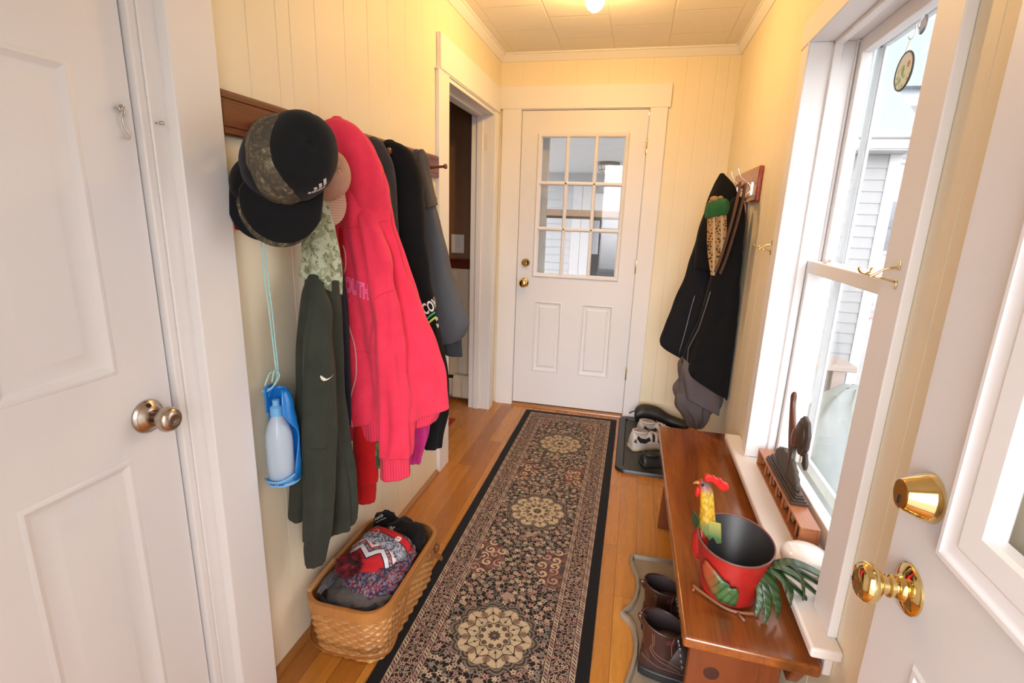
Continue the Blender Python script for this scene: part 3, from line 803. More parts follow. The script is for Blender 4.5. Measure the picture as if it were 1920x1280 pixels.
# bare trees
def tree(x, y, h, seed, label):
    rr = random.Random(seed)
    t = thing('bare_tree', label, 'tree', (x, y, GZ), 'bare winter trees')
    m = plain('grey_bark%d' % seed, (0.30, 0.28, 0.28), 0.9)
    tr = MB(); br = MB()
    pts = [Vector((x, y, GZ - 0.02))]
    for i in range(1, 9): pts.append(pts[-1] + Vector((rr.gauss(0, 0.12), rr.gauss(0, 0.12), h / 8)))
    tr.tube(pts, [0.16 * (1 - i / 9) + 0.02 for i in range(9)], 8)
    def branch(p, d, L, r, n):
        q = [p]
        for i in range(4):
            d = (d + Vector((rr.gauss(0, 0.25), rr.gauss(0, 0.25), rr.gauss(0.05, 0.15)))).normalized()
            q.append(q[-1] + d * L / 4)
        br.tube(q, [r * (1 - 0.2 * i) for i in range(5)], 5)
        if n > 0:
            for i in (1, 2, 3, 4):
                for s_ in range(2 if n > 1 else 1):
                    branch(q[i], (d + Vector((rr.gauss(0, 0.8), rr.gauss(0, 0.8), rr.gauss(0.2, 0.4)))).normalized(), L * 0.55, r * 0.55, n - 1)
    for i in range(3, 9):
        for k in range(2):
            a = rr.uniform(0, 2 * PI)
            branch(pts[i], Vector((math.cos(a), math.sin(a), 0.6)).normalized(), h * 0.28, 0.05, 2)
    tr.obj('trunk', m, t, smooth=1.0); br.obj('branches', m, t)
tree(5.6, 22.5, 13.0, 1, 'bare winter tree rising behind the garage roof')
tree(13.5, 22.5, 12.0, 2, 'bare winter tree behind the bluish grey house')
# things in the side yard
tb = thing('garden_table', 'weathered wooden table outside by the corner of the window', 'table', (2.0, 2.95, GZ))
M_gwood = wood('weathered_grey_wood', (0.30, 0.25, 0.22), (0.24, 0.20, 0.18), (0.16, 0.13, 0.12), 'x', 2, 0.8, 0.0)
MB().box(1.80, 2.14, 2.91, 3.14, 0.635, 0.665).obj('table_top', M_gwood, tb, bevel=0.004)
for q in ((1.84, 2.95), (2.06, 2.95), (1.84, 3.10), (2.06, 3.10)): MB().box(q[0] - 0.03, q[0] + 0.03, q[1] - 0.03, q[1] + 0.03, GZ, 0.635).obj('leg', M_gwood, tb, bevel=0.004)
def f_tarp(g):
    n = g.noise(g.coord(), 5, 3)
    return dict(color=g.mix(n.step(0.35, 0.65), (0.19, 0.22, 0.23), (0.25, 0.28, 0.285)), normal=g.bump(n, 0.5, 0.02))
tp = thing('covered_grill', 'grey cover draped over a garden grill close outside the window', 'grill cover', (2.0, 2.55, GZ))
rings = []
for z, x0, x1, y0_, y1_ in ((0.66, 1.97, 2.03, 2.52, 2.6), (0.60, 1.90, 2.05, 2.46, 2.65), (0.46, 1.80, 2.13, 2.36, 2.72), (0.28, 1.76, 2.20, 2.28, 2.78), (0.0, 1.72, 2.26, 2.22, 2.84), (GZ + 0.02, 1.70, 2.30, 2.18, 2.88)):
    rr = rrect(x0, x1, y0_, y1_, min(x1 - x0, y1_ - y0_) * 0.45, 8)
    rings.append([(x + 0.012 * math.sin(9 * z + i * 0.9), y + 0.012 * math.sin(7 * z + i * 0.7), z) for i, (x, y) in enumerate(rr)])
MB().loft(rings).obj('cover', mat('grey_tarp', f_tarp, rough=0.6), tp, smooth=1.0)

# breezeway beyond the far door
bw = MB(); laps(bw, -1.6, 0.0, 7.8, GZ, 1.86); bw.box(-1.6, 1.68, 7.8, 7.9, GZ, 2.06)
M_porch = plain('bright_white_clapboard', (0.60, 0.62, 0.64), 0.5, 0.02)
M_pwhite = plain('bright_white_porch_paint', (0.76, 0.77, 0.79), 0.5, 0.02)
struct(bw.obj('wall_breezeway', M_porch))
mb = MB()
y_ = 4.11
while y_ < 7.8:
    mb.box(-0.9, 1.15, y_ + 0.004, y_ + 0.116, 1.995, 2.012); y_ += 0.12
mb.box(-0.9, 1.15, 4.1, 7.8, 2.012, 2.06)
struct(mb.obj('ceiling_breezeway', M_pwhite))
struct(MB().box(-1.6, 1.6, 7.70, 7.80, 1.86, 1.995).obj('trim_9', plain('shaded_frieze', (0.50, 0.52, 0.54), 0.6)))  # greyer colour stands in for shade under the breezeway ceiling
struct(MB().box(0.0, 0.135, 7.735, 7.80, GZ, 1.86).box(0.138, 0.30, 7.735, 7.80, GZ, 1.86).box(0.30, 1.0, 7.735, 7.80, 1.36, 1.72).box(0.69, 1.0, 7.735, 7.8, GZ, 1.36).obj('trim_10', M_pwhite, bevel=0.004))
dk = struct(MB().box(0.30, 0.69, 7.785, 7.795, GZ, 1.36).obj('window_2', plain('dark_doorway_glass', (0.05, 0.055, 0.065), 0.12)))
cu = MB()
rg = []
for i in range(40):
    t = i / 39
    rg.append((0.31 + 0.10 * t, 7.775 + 0.006 * math.sin(t * 30)))
cu.add([(x, y, z) for z in (0.85, 1.34) for x, y in rg], [(i, i + 1, i + 41, i + 40) for i in range(39)])
struct(cu.obj('trim_11', plain('pale_curtain_cloth', (0.55, 0.57, 0.62), 0.9)))
MB()
pc = thing('porch_ceiling_light', 'lantern shaped ceiling light in the breezeway behind the far door', 'ceiling light', (0.57, 6.2, 1.995))
M_lant = plain('bronze_lantern_metal', (0.16, 0.14, 0.12), 0.4)
MB().lathe([(0.118, 0.0), (0.128, -0.012), (0.118, -0.036), (0.112, -0.036)], (0.57, 6.2, 1.995), (0, 0, 1), 8).obj('base', M_lant, pc)
MB().lathe([(0.110, -0.036), (0.102, -0.085), (0.055, -0.122), (0.04, -0.124)], (0.57, 6.2, 1.995), (0, 0, 1), 8).obj('shade', mat('frosted_lantern_glass', None, color=(0.72, 0.72, 0.66), rough=0.4), pc)
mb = MB()
ax = Vector((0, 0, 1)); u = ax.orthogonal().normalized(); w_ = ax.cross(u)
for i in range(8):
    d = u * math.cos(2 * PI * i / 8) + w_ * math.sin(2 * PI * i / 8); o = Vector((0.57, 6.2, 1.995))
    mb.tube([o + d * 0.111 - ax * 0.036, o + d * 0.103 - ax * 0.085, o + d * 0.056 - ax * 0.122], 0.004, 6)
mb.tube([Vector((0.57, 6.2, 1.910)) + (u * math.cos(2 * PI * i / 8) + w_ * math.sin(2 * PI * i / 8)) * 0.103 for i in range(8)], 0.004, 6, True)
mb.obj('cage', M_lant, pc)
sd = thing('storm_door', 'aluminium storm door with tan crossbar just outside the far paned door', 'storm door', (0.55, 3.70, 0))
M_al = plain('grey_aluminium', (0.42, 0.43, 0.42), 0.4)
MB().box(0.16, 0.318, 3.685, 3.71, 0.02, 2.04).box(0.86, 0.97, 3.685, 3.71, 0.02, 2.04).box(0.318, 0.86, 3.685, 3.71, 1.93, 2.04).box(0.318, 0.86, 3.685, 3.71, 0.02, 0.30).obj('frame', M_al, sd, bevel=0.003)
MB().box(0.318, 0.86, 3.685, 3.70, 1.385, 1.43).obj('crossbar', plain('tan_crossbar', (0.48, 0.42, 0.37), 0.5), sd, bevel=0.002)
MB().box(0.318, 0.86, 3.688, 3.70, 1.368, 1.385).obj('track', plain('dark_track', (0.10, 0.09, 0.08), 0.5), sd)
MB().box(0.318, 0.86, 3.695, 3.697, 0.30, 1.368).box(0.318, 0.86, 3.695, 3.697, 1.43, 1.93).obj('pane', M_glass, sd)
struct(MB().box(-0.14, 1.58, D + 0.12, 3.72, -0.05, 0.016).box(-0.3, 1.7, 3.72, 4.9, GZ, -0.02).box(-0.3, 1.7, -1.6, -0.28, GZ, -0.02).obj('floor_step', plain('grey_step', (0.42, 0.42, 0.41), 0.8)))

# ------------------------------------------------------------------ ceiling lamp
lt = thing('ceiling_light', 'bare glowing bulb in a porcelain ceiling holder', 'ceiling light', (0.69, 2.50, CH))
LO = (0.69, 2.50, CH)
MB().lathe([(0.060, 0), (0.060, -0.006), (0.052, -0.016), (0.032, -0.026), (0.024, -0.036), (0.022, -0.048), (0.016, -0.048)], LO, (0, 0, 1), 36).obj('lamp_holder', mat('porcelain', None, color=(0.82, 0.78, 0.70), rough=0.25), lt, smooth=0.8)
M_bulb = mat('lit_bulb', None, color=(1, 0.9, 0.7), emit=(1.0, 0.575, 0.185), emit_s=1.0)
bulb = MB().lathe([(0.014, -0.046), (0.018, -0.056), (0.033, -0.072), (0.041, -0.090), (0.039, -0.110), (0.028, -0.128), (0.014, -0.138), (0.001, -0.141)], LO, (0, 0, 1), 20).obj('bulb', M_bulb, lt, smooth=1.2)

# ------------------------------------------------------------------ camera
cam = bpy.data.cameras.new('camera'); co = bpy.data.objects.new('camera', cam); COL.objects.link(co)
yaw, pit, rol = 0.2287, 0.2440, -0.0339
Rz = Matrix.Rotation(yaw, 3, 'Z'); Rx = Matrix.Rotation(-pit, 3, 'X'); Ry = Matrix.Rotation(rol, 3, 'Y')
M3 = Rz @ Rx @ Ry
rt, fw, up = M3 @ Vector((1, 0, 0)), M3 @ Vector((0, 1, 0)), M3 @ Vector((0, 0, 1))
co.matrix_world = Matrix(((rt.x, up.x, -fw.x, 0.955), (rt.y, up.y, -fw.y, 0.0), (rt.z, up.z, -fw.z, 1.3828), (0, 0, 0, 1)))
cam.sensor_width = 36.0; cam.lens = 955.16 / 1920 * 36.0; cam.clip_start = 0.02
sc.camera = co

# ------------------------------------------------------------------ light: hazy daylight, brighter on the sun's side (behind the camera)
LAMP, SKY_B, SKY_F, GLOW = 350.0, 3.7, 3.2, 16.0
M_bulb.node_tree.nodes['Principled BSDF'].inputs['Emission Strength'].default_value = LAMP
wd = bpy.data.worlds.new('hazy_sky'); sc.world = wd; wd.use_nodes = True
class WG(G):
    def __init__(s, w): s.nt = w.node_tree; s.nt.nodes.clear()
g = WG(wd)
x, y, z = g.sep(g.coord('Generated'))
t = (y * -1.0 + 0.0).step(-0.35, 0.85)
lo = (z).step(-0.10, 0.06)
gl = (y * -0.985 + z * 0.17).step(0.78, 1.0)
st = (t * (SKY_B - SKY_F) + SKY_F + gl * gl * GLOW) * (lo * 0.75 + 0.25)
bg = g.n('ShaderNodeBackground'); ow = g.n('ShaderNodeOutputWorld')
g.set(bg.inputs[0], (0.98, 0.965, 0.99)); g.set(bg.inputs[1], st)
g.nt.links.new(bg.outputs[0], ow.inputs[0])
def portal(name, loc, rot, sx, sy):
    l = bpy.data.lights.new(name, 'AREA'); l.shape = 'RECTANGLE'; l.size = sx; l.size_y = sy; l.cycles.is_portal = True
    o = bpy.data.objects.new(name, l); COL.objects.link(o); o.location = loc; o.rotation_euler = rot
portal('portal_entrance', (0.93, -0.29, 1.03), (PI / 2, 0, 0), 0.92, 2.05)
portal('portal_window', (1.66, 1.585, 1.22), (PI / 2, 0, PI / 2), 0.8, 1.45)
portal('portal_far_door', (0.56, 3.72, 1.4), (-PI / 2, 0, 0), 0.6, 1.1)

vs = sc.view_settings
vs.view_transform = 'Standard'; vs.look = 'None'; vs.gamma = 1.0; vs.use_curve_mapping = False; vs.exposure = 0.0
cy = sc.cycles
cy.use_denoising = True
try: cy.denoiser = 'OPENIMAGEDENOISE'
except Exception: pass
cy.max_bounces = 7; cy.diffuse_bounces = 5; cy.glossy_bounces = 4; cy.transmission_bounces = 6; cy.transparent_max_bounces = 12
cy.sample_clamp_indirect = 6.0; cy.caustics_reflective = False; cy.caustics_refractive = False
cy.use_adaptive_sampling = True; cy.adaptive_threshold = 0.02
# ------------------------------------------------------------------ peg rail on the boarded wall
pr_ = thing('peg_rail', 'long red brown wooden peg rail holding caps and hoodies on the boarded wall', 'peg rail', (0, 1.715, 1.585))
prof = [(0, 1.539), (0.016, 1.539), (0.019, 1.543), (0.019, 1.552), (0.0165, 1.554), (0.0165, 1.557), (0.019, 1.559), (0.019, 1.612), (0.0165, 1.614), (0.0165, 1.618), (0.019, 1.620), (0.019, 1.630), (0.013, 1.637), (0, 1.637)]
MB().prism(prof, 'y', 1.056, 2.378).obj('board', M_cherry, pr_)
for y in (1.165, 1.435, 1.705, 1.975, 2.245):
    MB().lathe([(0.013, 0.018), (0.013, 0.022), (0.0095, 0.027), (0.0075, 0.045), (0.006, 0.085), (0.006, 0.092), (0.0085, 0.096), (0.0115, 0.101), (0.0115, 0.106), (0.009, 0.109), (0.002, 0.110)], (0, y, 1.573), (1, 0, 0.07), 20).obj('peg', M_cherry_z, pr_, smooth=0.8)

# ------------------------------------------------------------------ hanging clothes, wall side
VW = Vector((-0.50, 0.866, 0))
XW = 0.008
UP = Vector((0, 0, 1))

# olive jacket with camouflage hood
M_olive = cloth('olive_grey_fleece', (0.040, 0.045, 0.034), (0.030, 0.034, 0.026))
M_olive_rib = ribbed('olive_rib_knit', (0.040, 0.045, 0.034))
def f_camo(g):
    x, y, z = g.sep(g.coord())
    q = g.comb((x * 260).floor() / 260, (y * 260).floor() / 260, (z * 260).floor() / 260)
    a = g.noise(q, 38, 3, 0.6); b = g.noise(g.vm('ADD', q, (3.0, 1.0, 2.0)), 55, 3, 0.6)
    c = g.mix(a.step(0.50, 0.52), (0.42, 0.46, 0.33), (0.27, 0.30, 0.18))
    c = g.mix(b.step(0.56, 0.58), c, (0.16, 0.17, 0.10))
    s = ((x * 0.84 + y * 0.54) - 0.775 + (g.noise(q, 60, 2) - 0.5) * 0.02).abs() < 0.011
    return dict(color=g.mix(s, c, (0.42, 0.24, 0.09)), normal=g.bump(a, 0.3, 0.002))
M_camo = mat('digital_camouflage', f_camo, rough=0.9)
t = thing('hooded_jacket', 'dark olive zip jacket with pale camouflage hood hanging beside the blue bottle', 'jacket', (0.02, 1.30, 1.55))
body = drape([(1.185, 0.098, 1.283, 0.048), (1.10, 0.094, 1.278, 0.055), (0.908, 0.085, 1.271, 0.060), (0.738, 0.083, 1.270, 0.066), (0.555, 0.106, 1.285, 0.056), (0.392, 0.112, 1.289, 0.044)], 0.565, 0.95, [(5, 0.006, 0.4, 3, 0.2), (9, 0.003, 1.0, -4, 0.4)], xmin=XW, seed=1, rough=0.006, tilt=0.35)
body.obj('body', M_olive, t, smooth=3.2)
s1 = drape([(1.20, 0.098, 1.240, 0.014), (1.150, 0.098, 1.220, 0.024), (1.055, 0.091, 1.214, 0.030), (0.873, 0.080, 1.205, 0.034), (0.682, 0.064, 1.194, 0.035), (0.505, 0.044, 1.180, 0.028), (0.480, 0.042, 1.179, 0.026)], 0.6, 1.1, [(4, 0.003, 0, 5, 0.2)], xmin=XW, seed=2, rough=0.004)
s1.obj('sleeve', M_olive, t, smooth=3.2)
s2 = drape([(1.19, 0.118, 1.225, 0.012), (1.15, 0.136, 1.205, 0.022), (1.11, 0.147, 1.190, 0.030), (1.032, 0.140, 1.181, 0.038), (0.90, 0.136, 1.178, 0.042), (0.75, 0.129, 1.173, 0.045), (0.620, 0.124, 1.170, 0.045), (0.50, 0.118, 1.166, 0.043), (0.435, 0.113, 1.163, 0.039)], 0.579, 0.9, [(3, 0.003, 1, 9, 0.3), (5, 0.003, 0, -6, 0.1)], xmin=XW, seed=3, rough=0.004)
s2.obj('sleeve', M_olive, t, smooth=3.2)
drape([(0.440, 0.113, 1.163, 0.036), (0.40, 0.107, 1.159, 0.034), (0.352, 0.103, 1.156, 0.028)], 0.579, 0.85, [(8, 0.0015, 1, 4, 0.0)], seed=4, tilt=0.1).obj('cuff', M_olive_rib, t, smooth=3.2)
hood = drape([(1.56, 0.060, 1.270, 0.020), (1.48, 0.082, 1.279, 0.032), (1.40, 0.092, 1.283, 0.037), (1.310, 0.096, 1.285, 0.040), (1.252, 0.096, 1.284, 0.045), (1.172, 0.095, 1.283, 0.050)], 0.571, 0.9, [(4, 0.004, 0.5, 6, 0.2), (7, 0.003, 2, -9, 0.3)], xmin=XW, seed=5, rough=0.008, tilt=-0.5)
hood.obj('hood', M_camo, t, smooth=3.2)
sw = Surf(s2)
swoosh = [(-0.013, 0.004), (-0.011, -0.002), (-0.006, -0.006), (0.001, -0.005), (0.018, 0.003), (0.001, -0.0015), (-0.006, -0.0015), (-0.0095, 0.001), (-0.012, 0.008)]
R_ = Vector((0.84, 0.54, 0))
sw.poly([[(x * 1.15, y * 1.15) for x, y in swoosh]], (0.177, 1.154, 0.938), R_, UP, VW, 0.0012, 2).obj('swoosh_emblem', plain('cream_embroidery', (0.72, 0.69, 0.58), 0.8), t)
sw.line([(0.115, 1.15, 0.74), (0.14, 1.18, 0.735), (0.18, 1.2, 0.74)], VW, 0.0008, 20).obj('seam', M_olive_rib, t)

# red sleeve, navy strip, magenta shirt, green hem: garments seen in part behind the pink one
M_red = cloth('red_fleece', (0.52, 0.012, 0.014), (0.44, 0.009, 0.012))
t = thing('red_sweatshirt', 'bright red sweatshirt sleeve hanging behind the pink hoodie above the basket', 'sweatshirt', (0.05, 1.42, 1.5))
drape([(1.60, 0.026, 1.46, 0.014), (1.30, 0.060, 1.47, 0.02), (1.0, 0.075, 1.49, 0.030), (0.80, 0.088, 1.487, 0.040), (0.683, 0.092, 1.485, 0.042), (0.487, 0.092, 1.484, 0.040), (0.445, 0.091, 1.483, 0.038)], 0.526, 0.8, [(4, 0.003, 0, 6, 0.2)], xmin=XW, seed=6, rough=0.004).obj('sleeve', M_red, t, smooth=3.2)
drape([(0.452, 0.091, 1.483, 0.036), (0.41, 0.091, 1.483, 0.036), (0.368, 0.090, 1.482, 0.033)], 0.526, 0.8, [(9, 0.001, 0, 0, 0)], seed=7).obj('cuff', ribbed('red_rib', (0.50, 0.012, 0.014)), t, smooth=3.2)
t = thing('navy_shirt', 'dark navy garment showing as a strip between olive jacket and pink hoodie', 'shirt', (0.05, 1.36, 1.5))
drape([(1.40, 0.05, 1.385, 0.012), (1.214, 0.074, 1.392, 0.018), (1.051, 0.078, 1.394, 0.024), (0.80, 0.080, 1.395, 0.020), (0.70, 0.080, 1.395, 0.016)], 0.549, 1.3, [(4, 0.003, 0, 6, 0.2)], xmin=XW, seed=8).obj('body', cloth('navy_cotton', (0.018, 0.022, 0.034)), t, smooth=3.2)
t = thing('magenta_shirt', 'magenta knit top peeking out below the hem of the pink hoodie', 'shirt', (0.05, 1.64, 1.3))
drape([(1.60, 0.026, 1.60, 0.014), (1.3, 0.07, 1.60, 0.03), (0.9, 0.16, 1.62, 0.045), (0.663, 0.212, 1.645, 0.056), (0.599, 0.218, 1.648, 0.050), (0.513, 0.214, 1.646, 0.028), (0.455, 0.208, 1.643, 0.016)], 0.456, 0.8, [(3, 0.006, 0, 20, 0.2), (7, 0.004, 2, 12, 0.2)], xmin=XW, seed=9, rough=0.01).obj('body', cloth('magenta_knit', (0.55, 0.035, 0.21), (0.42, 0.02, 0.15)), t, smooth=3.2)
t = thing('green_shirt', 'scrap of green patterned cloth hanging between red sleeve and pink cuff', 'shirt', (0.05, 1.47, 1.2))
def f_gp(g):
    n = g.noise(g.coord(), 45, 2)
    return dict(color=g.mix(n.step(0.48, 0.52), (0.035, 0.06, 0.02), (0.10, 0.16, 0.05)))
drape([(1.60, 0.026, 1.53, 0.014), (1.1, 0.05, 1.55, 0.02), (0.80, 0.075, 1.54, 0.024), (0.67, 0.105, 1.50, 0.026), (0.575, 0.118, 1.492, 0.026), (0.50, 0.118, 1.492, 0.024)], 0.5, 0.7, [(4, 0.003, 0, 8, 0.2)], xmin=XW, seed=10).obj('body', mat('green_camouflage_cloth', f_gp, rough=0.9), t, smooth=3.2)

# pink hoodie
M_pink = cloth('coral_pink_sweatshirt', (0.82, 0.046, 0.098), (0.72, 0.036, 0.080), bump=0.18, sheen=0.3)
M_pink_rib = ribbed('pink_rib_knit', (0.86, 0.052, 0.11), 700, 0.45)
t = thing('pink_hoodie', 'bright coral pink zip hoodie with lettering on its chest on the peg rail', 'hoodie', (0.02, 1.45, 1.6))
body = drape([(1.618, 0.082, 1.436, 0.040), (1.590, 0.094, 1.446, 0.060), (1.55, 0.104, 1.458, 0.072), (1.50, 0.112, 1.470, 0.082), (1.45, 0.115, 1.482, 0.086), (1.397, 0.113, 1.494, 0.086), (1.333, 0.110, 1.506, 0.089), (1.267, 0.113, 1.516, 0.097), (1.165, 0.126, 1.527, 0.112), (1.060, 0.146, 1.538, 0.134), (0.948, 0.164, 1.547, 0.147), (0.843, 0.184, 1.557, 0.152), (0.744, 0.184, 1.557, 0.165), (0.690, 0.182, 1.556, 0.166)], 0.469, 0.62, [(5, 0.013, 0.8, 3, 0.25), (11, 0.005, 0.3, -3, 0.3), (3, 0.006, 2, 2, 0.5)], xmin=XW, seed=11, rough=0.012, tilt=0.10)
body.obj('body', M_pink, t, smooth=3.2)
hem = drape([(0.705, 0.182, 1.556, 0.160), (0.675, 0.180, 1.555, 0.158), (0.635, 0.176, 1.553, 0.148)], 0.469, 0.52, [(5, 0.010, 2.6, 3, 0.0), (11, 0.004, 0.3, -3, 0.0)], xmin=XW, seed=12, tilt0=0.10, tilt=0.22)
hem.obj('waistband', M_pink_rib, t, smooth=3.2)
slv = drape([(1.43, 0.118, 1.478, 0.012), (1.385, 0.135, 1.470, 0.022), (1.345, 0.150, 1.462, 0.030), (1.245, 0.180, 1.452, 0.040), (1.113, 0.197, 1.450, 0.046), (0.979, 0.206, 1.453, 0.048), (0.866, 0.215, 1.458, 0.052), (0.730, 0.222, 1.461, 0.058), (0.620, 0.222, 1.461, 0.055), (0.580, 0.221, 1.461, 0.053)], 0.453, 0.75, [(4, 0.004, 0.5, 9, 0.1), (7, 0.003, 2, -11, 0.3)], seed=13, rough=0.011)
slv.obj('sleeve', M_pink, t, smooth=3.2)
drape([(0.585, 0.221, 1.461, 0.050), (0.54, 0.220, 1.460, 0.049), (0.498, 0.220, 1.460, 0.050)], 0.453, 0.7, [(7, 0.002, 0.5, 9, 0.0), (23, 0.0012, 0, 0, 0.6)], seed=14, tilt=0.12).obj('cuff', M_pink_rib, t, smooth=3.2)
drape([(1.38, 0.165, 1.54, 0.02), (1.25, 0.185, 1.55, 0.035), (1.10, 0.215, 1.57, 0.045), (0.95, 0.245, 1.585, 0.050), (0.82, 0.270, 1.60, 0.050), (0.745, 0.275, 1.60, 0.040)], 0.45, 0.8, [(3, 0.004, 0, 6, 0.1)], seed=15, rough=0.006).obj('sleeve', M_pink, t, smooth=3.2)
hood = drape([(1.638, 0.076, 1.432, 0.016), (1.622, 0.086, 1.432, 0.044), (1.585, 0.098, 1.438, 0.066), (1.52, 0.112, 1.452, 0.080), (1.457, 0.118, 1.466, 0.078), (1.40, 0.116, 1.478, 0.060), (1.36, 0.114, 1.49, 0.04)], 0.514, 0.78, [(3, 0.006, 0.2, 7, 0.0), (7, 0.004, 1.2, -5, 0.2)], xmin=XW, seed=16, rough=0.012)
hood.obj('hood', M_pink, t, smooth=3.2)
ph = Surf(body, hem, hood)
zp = [(0.063, 1.437, 1.285), (0.074, 1.443, 1.256), (0.074, 1.444, 1.206), (0.064, 1.438, 1.173), (0.060, 1.436, 1.131), (0.068, 1.440, 1.071), (0.077, 1.445, 1.009), (0.090, 1.452, 0.946), (0.090, 1.452, 0.855), (0.076, 1.444, 0.791), (0.066, 1.440, 0.750), (0.068, 1.440, 0.716), (0.074, 1.444, 0.667), (0.080, 1.447, 0.640)]
ph.line(zp, VW, 0.0022, 90, 0.001, 6).obj('zipper', plain('pale_pink_zipper', (0.80, 0.45, 0.44), 0.5), t, smooth=3.2)
R_ = Vector((0.86, 0.46, -0.36)).normalized(); Ul = Vector((0.05, 0.0, 1))
lo = (0.056, 1.439, 1.136)
ph.text('SOUTH', 0.062, lo, R_, Ul, VW, 0.0012, 0.0034, 0.5, 0.44, 1, 0).obj('lettering', plain('pale_pink_stitching', (0.93, 0.23, 0.42), 0.8), t)
ph.text('SOUTH', 0.062, lo, R_, Ul, VW, 0.0020, 0.0006, 0.5, 0.44, 1, 0).obj('lettering', plain('magenta_applique', (0.84, 0.075, 0.27), 0.8), t)
ph.text('EST.', 0.018, (0.062, 1.442, 1.098), R_, Ul, VW, 0.0012, 0.0, 0.0, 0.8, 0).obj('lettering', plain('pale_pink_print', (0.90, 0.17, 0.25), 0.8), t)
M_pseam = plain('pink_seam_thread', (0.62, 0.025, 0.06), 0.9)
ph.line([(0.071, 1.436, 1.325), (0.11, 1.45, 1.33), (0.16, 1.47, 1.345), (0.20, 1.49, 1.35)], VW, 0.0009, 40).obj('seam', M_pseam, t)
ph.line([(0.075, 1.446, 0.93), (0.10, 1.46, 0.935), (0.145, 1.48, 0.93)], VW, 0.0009, 30).obj('pocket_seam', M_pseam, t)
s2_ = Surf(slv)
s2_.line([(0.15, 1.47, 1.115), (0.18, 1.48, 1.135), (0.23, 1.50, 1.15)], VW, 0.0009, 30).obj('seam', M_pseam, t)

# charcoal garment between pink and black
t = thing('charcoal_sweatshirt', 'charcoal sweatshirt squeezed between the pink hoodie and the black hoodie', 'sweatshirt', (0.02, 1.67, 1.6))
drape([(1.614, 0.068, 1.660, 0.015), (1.60, 0.076, 1.662, 0.026), (1.548, 0.089, 1.672, 0.034), (1.470, 0.098, 1.677, 0.036), (1.372, 0.103, 1.68, 0.034), (1.2, 0.106, 1.68, 0.034), (0.9, 0.108, 1.68, 0.034)], 0.447, 1.4, [(4, 0.004, 0.2, 6, 0.1)], xmin=XW, seed=17, rough=0.005).obj('body', cloth('charcoal_fleece', (0.050, 0.048, 0.050), (0.036, 0.035, 0.037)), t, smooth=3.2)
# black hoodie with lettering
M_blk = cloth('black_sweatshirt', (0.0085, 0.0080, 0.0085), (0.006, 0.006, 0.0065), sheen=0.1)
t = thing('black_hoodie', 'black hoodie with white COV lettering and green stripes on the peg rail', 'hoodie', (0.02, 1.78, 1.6))
bk = drape([(1.618, 0.082, 1.752, 0.018), (1.606, 0.090, 1.760, 0.040), (1.576, 0.107, 1.770, 0.055), (1.512, 0.120, 1.780, 0.064), (1.404, 0.126, 1.785, 0.068), (1.254, 0.133, 1.788, 0.068), (1.096, 0.149, 1.795, 0.070), (0.934, 0.170, 1.804, 0.073), (0.80, 0.194, 1.815, 0.068), (0.680, 0.205, 1.820, 0.064), (0.590, 0.209, 1.822, 0.056), (0.480, 0.203, 1.819, 0.042), (0.441, 0.202, 1.819, 0.038)], 0.416, 0.8, [(4, 0.004, 0.6, 3, 0.2), (7, 0.003, 0, -5, 0.4)], xmin=XW, seed=18, rough=0.006)
bk.obj('body', M_blk, t, smooth=3.2)
bs = Surf(bk); VB = Vector((-0.39, 0.92, 0))
R_ = Vector((0.80, 0.35, 0.42)).normalized(); U_ = Vector((-0.35, -0.15, 0.9)).normalized()
M_wprint = plain('white_print', (0.80, 0.79, 0.76), 0.7)
bs.text('COVE', 0.058, (0.197, 1.778, 1.005), R_, U_, VB, 0.0012, 0.0016, 0.0, 0.50, 1).obj('lettering', M_wprint, t)
def arc(w, h, th):
    top = [(w * i / 8, h * math.sin(PI * (0.05 + 0.5 * i / 8)) + th / 2) for i in range(9)]
    return top + [(x, y - th) for x, y in reversed(top)]
bs.poly([arc(0.046, 0.014, 0.008)], (0.199, 1.780, 0.980), R_, U_, VB, 0.0012, 2).obj('stripe', plain('green_print', (0.03, 0.38, 0.16), 0.7), t)
bs.poly([arc(0.046, 0.014, 0.008)], (0.203, 1.781, 0.962), R_, U_, VB, 0.0012, 2).obj('stripe', plain('lime_print', (0.48, 0.72, 0.10), 0.7), t)
bs.text('la', 0.026, (0.236, 1.796, 0.978), R_, U_, VB, 0.0012, 0.0006, 0, 0.6, 1).obj('lettering', M_wprint, t)
bs.text('k', 0.026, (0.241, 1.798, 0.950), R_, U_, VB, 0.0012, 0.0006, 0, 0.8, 1).obj('lettering', M_wprint, t)
# grey hoodie nearest the doorway
def f_heather(base, dark):
    def f(g):
        n = g.noise(g.coord(), 420, 4, 0.8); w = g.noise(g.coord(), 14, 2)
        return dict(color=g.mix(n.step(0.35, 0.65), dark, base), normal=g.bump(n * 0.5 + w * 0.5, 0.3, 0.002))
    return f
M_heather = mat('heather_grey_fleece', f_heather((0.104, 0.108, 0.120), (0.060, 0.063, 0.072)), rough=0.95)
t = thing('grey_hoodie', 'heather grey hooded sweatshirt on the peg rail beside the doorway casing', 'hoodie', (0.02, 2.0, 1.6))
drape([(1.615, 0.080, 1.985, 0.012), (1.59, 0.088, 1.99, 0.022), (1.529, 0.095, 1.996, 0.026), (1.409, 0.112, 2.008, 0.034), (1.301, 0.130, 2.020, 0.047), (1.130, 0.153, 2.031, 0.062), (0.999, 0.176, 2.040, 0.077), (0.913, 0.194, 2.047, 0.085), (0.860, 0.189, 2.045, 0.074), (0.834, 0.185, 2.043, 0.060)], 0.378, 0.8, [(3, 0.006, 0.3, 4, 0.2), (6, 0.003, 1, -4, 0.3)], xmin=XW, seed=19, rough=0.006, tilt=0.25).obj('body', M_heather, t, smooth=3.2)
